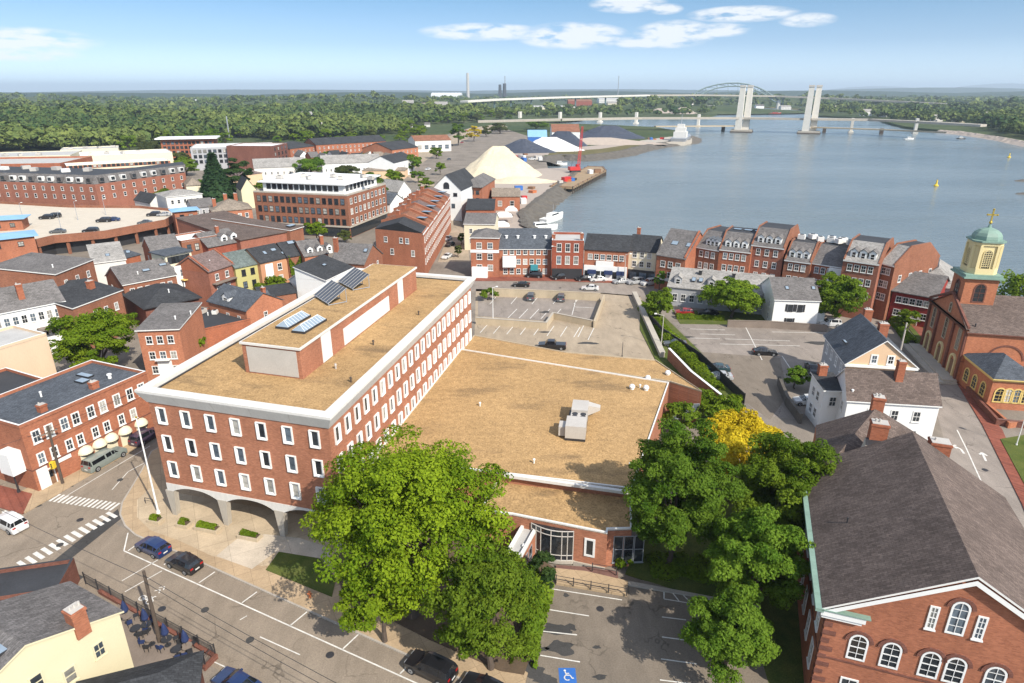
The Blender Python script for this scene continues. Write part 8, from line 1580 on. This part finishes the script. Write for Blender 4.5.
for k in range(30):
    px, py = (yq.uniform(560, 598), 0) if k > 21 else (yq.uniform(505, 545), yq.uniform(186, 206)) if k < 9 else (yq.uniform(505, 545), yq.uniform(154, 166)) if k < 17 else (yq.uniform(640, 680), yq.uniform(139, 142))
    if px+py*1.05 > 748 and k < 9: continue
    if k > 21: py = 186-(px-556)*.36+yq.uniform(-2, 1.5)
    p = G(px, py, .35 if k > 21 else 0); w_, d_, h_ = yq.choice(((6, 2.4, 2.5), (4, 2.4, 2.2), (2.5, 2, 1.6), (3, 3, 1.2))); m = ['red_paint', 'hvac', 'white_trim', 'wood_brown', 'blue_paint', 'rust_stack', 'dark_metal'][k % 7]
    b = MB(); b.box(-w_/2, -d_/2, 0, w_/2, d_/2, h_*.92); b.box(-w_/2-.05, -d_/2-.05, h_*.92, w_/2+.05, d_/2+.05, h_)
    tag(b.build('cargo_crate', m, None, (p.x, p.y, .36 if k > 21 else .02), yq.uniform(0, 3)), ['red', 'gray', 'white', 'brown', 'blue', 'rusty', 'black'][k % 7]+' crate or container stored '+('on the yard above the rock bank' if k < 9 else 'at the yard inlet' if k < 17 else 'on the quay by the gray ship' if k < 22 else 'on the timber pier by the red crane'), 'crate', 'crates stored in the river yard')
# loader in the yard
p = G(524, 172); t = thing('wheel_loader', 'yellow wheel loader at the toe of the salt pile', 'loader', (p.x, p.y, 0), .3); b = MB(); b.box(-3, -1.2, 1, 1, 1.2, 2.4); b.box(-1.4, -.9, 2.401, .6, .9, 3.6); b.build('body', 'yellow_paint', t); b = MB(); b.hexa([(2.6, -1.6, .2), (4, -1.6, .1), (4, 1.6, .1), (2.6, 1.6, .2)], [(2.4, -1.6, 1.6), (3.2, -1.6, 1.5), (3.2, 1.6, 1.5), (2.4, 1.6, 1.6)]); b.tube((.5, -.8, 1.6), (2.8, -.8, .8), .2); b.tube((.5, .8, 1.6), (2.8, .8, .8), .2); b.build('bucket', 'yellow_paint', t)
for x in (-2, 1):
    for y in (-1.3, 1.3): b = MB(); b.tube((x, y-.3, .8), (x, y+.3, .8), .8, None, 14); b.build('wheel', 'tyre', t)
# ================================================================ BRIDGES AND FAR LANDMARKS
def ray(px, py, dist):
    u = (px-512)/F; v = (341.5-py)/F; d = Vector((u, CT+v*ST, -ST+v*CT)); return Vector((0, 0, H))+d*dist
def lift_bridge():
    t1, t2 = G(741.5, 132, -3), G(808.5, 133.5, -3); d = (t2-t1).normalized(); n = Vector((-d.y, d.x)); r = thing('lift_bridge', 'lift bridge with two pairs of tall pale concrete towers and double decks', 'bridge', (t1.x, t1.y, -3)); O = Vector((t1.x, t1.y, -3)); L_ = lambda p: (p[0]-O.x, p[1]-O.y, p[2]-O.z)
    zu = zat(t1, 117.2); zl = zat(t1, 125.4); zt = zat(t1, 87)
    def bar(a, c, wdt, h, name, mat):
        a, c = Vector(a), Vector(c); e = (c-a); q = Vector((-e.y, e.x, 0)).normalized()*wdt/2; b = MB(); f = lambda p, s, z: L_((p.x+q.x*s, p.y+q.y*s, p.z+z)); b.hexa([f(a, -1, -h), f(c, -1, -h), f(c, 1, -h), f(a, 1, -h)], [f(a, -1, 0), f(c, -1, 0), f(c, 1, 0), f(a, 1, 0)]); return b.build(name, mat, r)
    for t in (t1, t2):
        for s in (-1, 1):
            c = t+d*s*4.3+n*s*4; b = MB(); w0, w1 = 4.2, 3.1; q = lambda w_, k: [(c+d*sx*w_+n*sy*w_*1.3) for sx, sy in ((-1, -1), (1, -1), (1, 1), (-1, 1))]
            b.hexa([L_((p.x, p.y, -2)) for p in q(w0, 0)], [L_((p.x, p.y, zt)) for p in q(w1, 0)]); o = b.build('tower_leg', 'bridge_concrete', r); b = MB(); b.hexa([L_((p.x, p.y, zt)) for p in q(w1*1.15, 0)], [L_((p.x, p.y, zt+2.2)) for p in q(w1*1.1, 0)]); b.build('cap', 'hvac', o)
        b = MB(); m = [t+d*sx*13+n*sy*11 for sx, sy in ((-1, -1), (1, -1), (1, 1), (-1, 1))]; b.prism([L_((*p, 0))[:2] for p in m], -1, 3.2); b.build('pier', 'concrete', r); b = MB(); b.prism([L_((*(t+(p-t)*1.06), 0))[:2] for p in m], -1.5, 1.2); b.build('fender', 'bark', r)
    g = lambda px, py, z: (lambda p: (p.x, p.y, z))(G(px, py, z))
    e1, e2 = t1-d*3, t2+d*3; LU = [g(478, 120.5, zu-2), g(560, 118.6, zu), g(640, 117.3, zu), (t1.x, t1.y, zu), (t2.x, t2.y, zu), g(870, 118.8, zu), g(920, 121, zu), g(984, 124.4, zu-1)]
    for k, (a, c) in enumerate(zip(LU[:-1], LU[1:])): bar(a, c, 13, 2.4, 'deck', 'concrete')
    LL = [g(640, 126.6, zl), (t1.x, t1.y, zl), ]; 
    for a, c in ((g(655, 125.9, zl), (e1.x, e1.y, zl)), ((e2.x, e2.y, zl), g(881, 129, zl)), (g(881, 129, zl), g(945, 131.8, zl))): bar(a, c, 8, 1.4, 'rail_deck', 'concrete_warm')
    for px, py in ((698, 127), (850.5, 133), (914.5, 133.4), (636, 124), (600, 122.5), (560, 122), (520, 121.5)):
        p = G(px, py, -3); b = MB(); m = [p+d*sx*1.6+n*sy*5 for sx, sy in ((-1, -1), (1, -1), (1, 1), (-1, 1))]; b.prism([L_((*q, 0))[:2] for q in m], -1, zu+2.6 if px > 600 else zu+1); b.prism([L_((*(p+(q-p)*1.8), 0))[:2] for q in m], -1, 2.2); b.build('pier', 'bridge_concrete', r)
    for px, py in ((723, 131.2), (824, 132.4), (881, 134)):
        p = G(px, py, -3); b = MB(); m = [p+d*sx*2+n*sy*4 for sx, sy in ((-1, -1), (1, -1), (1, 1), (-1, 1))]; b.prism([L_((*q, 0))[:2] for q in m], -1, zl+1.4); b.build('pier', 'bark', r)
lift_bridge()
def arch_bridge():
    D_ = 1950; r = thing('arch_bridge', 'long green steel arch bridge carrying the highway far upriver', 'bridge', (*ray(735, 95, D_)[:2], 0)); O = Vector(r.location); pt = lambda px, py, k=0: ray(px, py, D_+k)-O
    top = [(692, 96.6), (697, 91.5), (706, 87.5), (717, 84.6), (728, 83.2), (738, 83), (748, 84.4), (758, 87.4), (766, 91.4), (773, 96), (780, 101)]; bot = [(690, 101), (697, 96.8), (706, 91.8), (717, 88), (728, 86.3), (738, 86.2), (748, 87.8), (758, 91), (766, 95), (773, 100.5), (780, 103.5)]
    for dep in (0, 22):
        b = MB()
        for k in range(10): b.tube(pt(*top[k], dep), pt(*top[k+1], dep), 2.1, None, 5); b.tube(pt(*bot[k], dep), pt(*bot[k+1], dep), 1.9, None, 5)
        for k in range(11): b.tube(pt(*top[k], dep), pt(*bot[k], dep), 1.1, None, 4)
        for k in range(10): b.tube(pt(*top[k], dep), pt(*bot[k+1], dep), 1.0, None, 4)
        for k in range(1, 9): b.tube(pt(*bot[k], dep), pt(bot[k][0], 94.9, dep), .5, None, 4)
        b.build('arch', 'bridge_paint', r)
    W_ = [(464, 100.6, 1500), (500, 98.6, 1620), (560, 96.6, 1760), (648, 94.6, 1900), (700, 94.4, 1950), (775, 95.4, 1950), (830, 97.6, 1880), (900, 101, 1760), (966, 104.6, 1640)]
    q = [ray(*w_)-O for w_ in W_]
    for k in range(len(q)-1):
        e = q[k+1]-q[k]; s = Vector((-e.y, e.x, 0)).normalized()*11; b = MB(); dn = Vector((0, 0, -4.2)); b.hexa([q[k]-s+dn, q[k+1]-s+dn, q[k+1]+s+dn, q[k]+s+dn], [q[k]-s, q[k+1]-s, q[k+1]+s, q[k]+s]); b.build('deck', 'bridge_concrete' if k in (0, 1, 2) else 'concrete', r)
        if k not in (3, 4):
            for j in range(3): c = q[k]+e*(j+.5)/3; b = MB(); b.tube(c+dn, (c.x, c.y, -3), 2.2, None, 6); b.build('pier', 'bridge_paint', r)
    for px, py in ((692, 97), (779, 101)): c = pt(px, py); b = MB(); b.tube(c+Vector((0, 0, 2)), (c.x, c.y, -3), 6, 7, 8); b.build('pier', 'bridge_concrete', r)
arch_bridge()
for k, (px, y0, y1, wd, m, lab) in enumerate(((468, 92.5, 73, 9, 'hvac', 'tall pale power station chimney on the horizon'), (500, 93, 84.5, 10, 'dark_metal', 'dark stack, first of a pair on the horizon'), (504.5, 93, 83.5, 12, 'dark_metal', 'dark stack, second and thicker of a pair on the horizon'), (505, 90, 76, 3, 'steel', 'thin lattice mast behind the dark stacks'), (618, 92, 76, 2.6, 'steel', 'thin pale mast on the horizon behind the long bridge'), (228, 128, 116, .8, 'steel', 'thin mast standing in the woods'), (323, 136, 122, .9, 'hvac', 'pale slender mast at the edge of the woods'))):
    D_ = 3600 if k < 5 else 700; p = ray(px, y0, D_); q = ray(px, y1, D_); b = MB(); b.tube((0, 0, -30), (0, 0, q.z-p.z), wd, wd*.75, 10); tag(b.build('chimney_stack' if k < 3 else 'lattice_mast', m, None, p), lab, 'chimney' if k < 3 else 'mast')
def box_house(name, label, px, py, wpx, hpx, roofm, wallm, rise=.35, D=None, cat='house', group=None, ang=0, kind='gable'):
    a = G(px-wpx/2, py); b_ = G(px+wpx/2, py); dd = depth(a); h = hpx*dd/F; d = b_-a
    return bld(name, label, tuple(a), tuple(b_), D or d.length*.7, h*(1-rise*.6), wallm, roofm, kind, 'x', h*rise*1.4, cat, group, world=True, front=(max(2, int(d.length/4)), (h*.3,), 1.4, 1.6) if wpx > 9 and kind == 'gable' else None, frame='dark_metal')
for a in (('far_house', 'long low white building beside the pond in the woods', 21, 134, 24, 7, 'shingle_light', 'white_paint'), ('far_house', 'white gabled house above the pale roofs', 116, 143, 10, 8, 'shingle_light', 'white_paint'), ('far_house', 'gray-roofed house among trees behind the pale roofs', 138, 126, 16, 9, 'shingle_tan', 'pale_siding'), ('far_house', 'pink-brown house group in the woods', 152, 131, 12, 8, 'shingle_mauve', 'peach_siding'), ('far_house', 'small white house deep in the woods', 240, 124, 9, 5, 'shingle_light', 'white_paint'), ('far_house', 'white house up the slope behind the dark-fronted block', 307, 124, 10, 9, 'shingle_light', 'white_paint'), ('far_house', 'tiny white house beside the slender mast', 331, 130, 8, 4, 'shingle_light', 'white_paint'), ('far_house', 'white house with a pale roof in a clearing', 372, 131, 14, 6, 'shingle_light', 'white_paint'), ('far_house', 'gray-roofed house on the wooded rise', 408, 111, 11, 8, 'shingle_light', 'pale_siding'), ('far_house', 'yellowish house beside the gray-roofed house on the rise', 425, 111, 8, 6, 'shingle_tan', 'yellow_siding'), ('far_house', 'white many-gabled house on the wooded rise', 441, 114, 13, 9, 'shingle_light', 'white_paint'), ('far_house', 'dull brick house with a spire roof in the woods', 396, 117, 7, 6, 'shingle_mauve', 'brick_town'),
        ('far_house', 'small white house on the far shore near the bridge end', 867, 116, 9, 5, 'shingle_light', 'white_paint'), ('far_house', 'gray house with a light roof on the far shore', 884, 117, 6, 4, 'shingle_gray', 'pale_siding'), ('far_house', 'white tall house on the far shore', 900, 115.5, 5, 5, 'shingle_light', 'white_paint'), ('far_house', 'pale house above the bridge ramp on the far shore', 938, 121.5, 9, 5, 'shingle_light', 'pale_siding'), ('far_house', 'cream flat house by the bridge ramp on the far shore', 960, 122.5, 10, 3, 'shingle_light', 'cream_paint'), ('far_house', 'bright white gabled house alone in the far trees', 987, 121.5, 6, 7, 'shingle_light', 'white_paint'), ('far_house', 'white boathouse at the water past the lift towers', 710, 109.5, 10, 3, 'shingle_light', 'white_paint'), ('far_house', 'white boathouse with a gray roof far upriver', 760, 108.5, 8, 3, 'shingle_gray', 'white_paint'), ('far_house', 'group of pale waterside buildings far upriver', 786, 109.5, 10, 3, 'shingle_light', 'pale_siding')): box_house(*a)
fh = random.Random(31)
for k in range(26):
    px, py = (fh.uniform(0, 430), fh.uniform(101, 134)) if k < 18 else (fh.uniform(830, 1020), fh.uniform(106, 118))
    if in_water(G(px, py)) : continue
    box_house('far_house', ['white', 'gray-roofed', 'pale'][k % 3]+' house half hidden in the far '+['woods behind the town', 'woods across the river'][k >= 18], px, py, fh.uniform(4, 8), fh.uniform(3, 5)*(1 if py > 112 else .7), ['shingle_light', 'shingle_gray', 'roof_pale'][k % 3], ['white_paint', 'pale_siding', 'cream_paint'][k % 3], group='houses half hidden in the far woods')
for a in (('warehouse', 'long cream warehouse beyond the viaduct', 552, 111.5, 46, 4.5, 'roof_pale', 'cream_paint'), ('warehouse', 'long dark red warehouse beyond the viaduct', 580, 107.5, 24, 6.5, 'shingle_rust', 'brick_red'), ('warehouse', 'pale green-white industrial shed', 612, 103, 26, 4, 'roof_pale', 'pale_siding'), ('warehouse', 'cream gabled industrial hall', 615, 109.5, 15, 6.5, 'shingle_light', 'cream_paint'), ('warehouse', 'lime-roofed industrial shed by the river woods', 664, 102, 16, 4, 'roof_pale', 'lime_paint'), ('warehouse', 'white industrial buildings among the far trees', 446, 99, 30, 5, 'roof_white', 'white_paint'), ('warehouse', 'pale far roof showing among the woods', 203, 103.5, 24, 3, 'roof_white', 'pale_siding')): box_house(*a, rise=.2, cat='warehouse')
for k, (px, py, w_, h_) in enumerate(((633, 111, 13, 5), (660, 113, 12, 4.5), (683, 113.5, 13, 6))): pile('sand_heap', ['brown gravel heap beyond the viaduct, nearest the cream hall', 'middle brown gravel heap beyond the viaduct', 'brown gravel heap at the point of the far shore'][k], px, py, w_*depth(G(px, py))/F, 40, h_*depth(G(px, py))/F, 'sand_pile', 6, 0, 60+k)
# mid-distance blocks
def dark_block(name, label, A, B, dpt, z, floors, wall='brick_town', roof='roof_white', frame='dark_metal', n=12):
    b = Bld(name, label, 'building', A, B, dpt, z); b.walls(wall, cut=.4); b.flatroof(roof, .5, .3, wall, 'white_trim', .4); b.win(0, n, [z-3.2*(k+1) for k in range(floors)], 2.0, 2.0, frame, .1); b.win(1, 5, [z-3.2*(k+1) for k in range(floors)], 2.0, 2.0, frame, .1); return b
b = dark_block('modern_brick_block', 'modern brick and dark glass block with a wide flat roof canopy', (160, 140), (213, 139), 26, 15, 3); b.box('canopy', -3, -3, 15.4, b.L+3, 20, 16.2, 'roof_white')
dark_block('long_modern_block', 'long modern block with dark bays and a pale roof beside the wide canopy', (190, 148), (272, 146), 34, 14, 3, 'gray_siding', n=16); dark_block('modern_side_block', 'brown modern block with stacked balconies at the end of the long modern block', (272, 146), (287, 143), 30, 15, 4, 'brick_dark', n=4)
bld('gray_lodge', 'long gray-roofed lodge behind the white-topped brick block', (254, 168), (306, 166), 20, 7, 'pale_siding', 'shingle_light', 'gable', rise=4, cat='building', front=(8, 3)); bld('white_terrace', 'long white terrace with a gray roof in front of the brick crescent', (322, 164), (381, 162), 18, 7.5, 'white_paint', 'shingle_light', 'gable', rise=4, cat='building', front=(12, 3))
bld('brick_terrace', 'long orange brick terrace with a dark roof and white upper floor', (316, 145), (386, 141), 20, 11, 'brick_orange', 'shingle_dark', 'gable', rise=4, cat='building', front=(16, (8, 5, 2))); bld('brick_terrace_end', 'brick end block with a dark hip roof beside the long terrace', (290, 149), (316, 146), 22, 10, 'brick_orange', 'shingle_dark', 'hip', rise=4, cat='building', front=(6, (7, 3.5))); bld('gabled_brick_block', 'brick block with dark gables where the terrace meets the river road', (392, 150), (418, 147), 26, 11, 'brick_town', 'shingle_dark', 'gable', rise=4, cat='building', front=(6, (8, 4)))
bld('white_gabled_house', 'white and brick house with dark roofs beside the round dark tree', (394, 163), (414, 158), 16, 9, 'white_paint', 'shingle_dark', 'gable', rise=3.5, front=(3, (5, 2))); bld('arcaded_building', 'tan-roofed building with a white arched front by the river road', (415, 141), (451, 140), 24, 9, 'pale_siding', 'shingle_rust', 'gable', rise=3.5, cat='building', front=(5, 2, 3.6, 3.6))
bld('tan_roofed_pavilion', 'low tan-roofed pavilion behind the trees of the white-topped block', (362, 171), (404, 171), 14, 4.5, 'peach_siding', 'shingle_tan', 'hip', rise=2.5, cat='building'); bld('pale_gable_house', 'pale house with a steep gable beside the warehouse row', (398, 192), (411, 190), 22, 7.5, 'white_paint', 'shingle_light', 'gable', 'y', 4, front=(2, 4)); bld('white_side_house', 'white house hugging the warehouse row', (390, 204), (404, 200), 16, 7, 'white_paint', 'shingle_slate', 'gable', 'y', 3)
bld('pink_row', 'low pink-brown row behind the conifer', (240, 176), (262, 173), 18, 6.5, 'peach_siding', 'shingle_mauve', 'hip', rise=3, cat='building'); bld('cream_house', 'cream house at the end of the long mansard block', (186, 186), (202, 185), 16, 8, 'cream_paint', 'shingle_tan', 'hip', rise=3)
for k in range(9): bld('small_town_house', ['white', 'brick', 'pale'][k % 3]+' house with a '+['gray', 'dark', 'tan'][(k//3) % 3]+' roof in the streets beyond the white-topped block', (300+k*11, 156+(k % 3)*1.5), (309+k*11, 155.5+(k % 3)*1.5), 12, 6.5, ['white_paint', 'brick_town', 'pale_siding'][k % 3], ['shingle_gray', 'shingle_dark', 'shingle_tan'][(k//3) % 3], 'gable', 'x' if k % 2 else 'y', 3, group='small houses beyond the white-topped block')
# ================================================================ THE AIR
def haze():
    b = MB(); b.box(-26000, -400, -10, 26000, 26000, 260); o = b.build('haze', []); tag(o, kind='stuff')
    m = bpy.data.materials.new('air'); m.use_nodes = True; nt = m.node_tree; nt.nodes.clear(); out = nt.nodes.new('ShaderNodeOutputMaterial'); v = nt.nodes.new('ShaderNodeVolumePrincipled')
    v.inputs['Color'].default_value = (.72, .86, 1, 1); v.inputs['Density'].default_value = HAZE; v.inputs['Anisotropy'].default_value = .1; nt.links.new(v.outputs[0], out.inputs['Volume']); o.data.materials.append(m)
HAZE = .00009
haze()
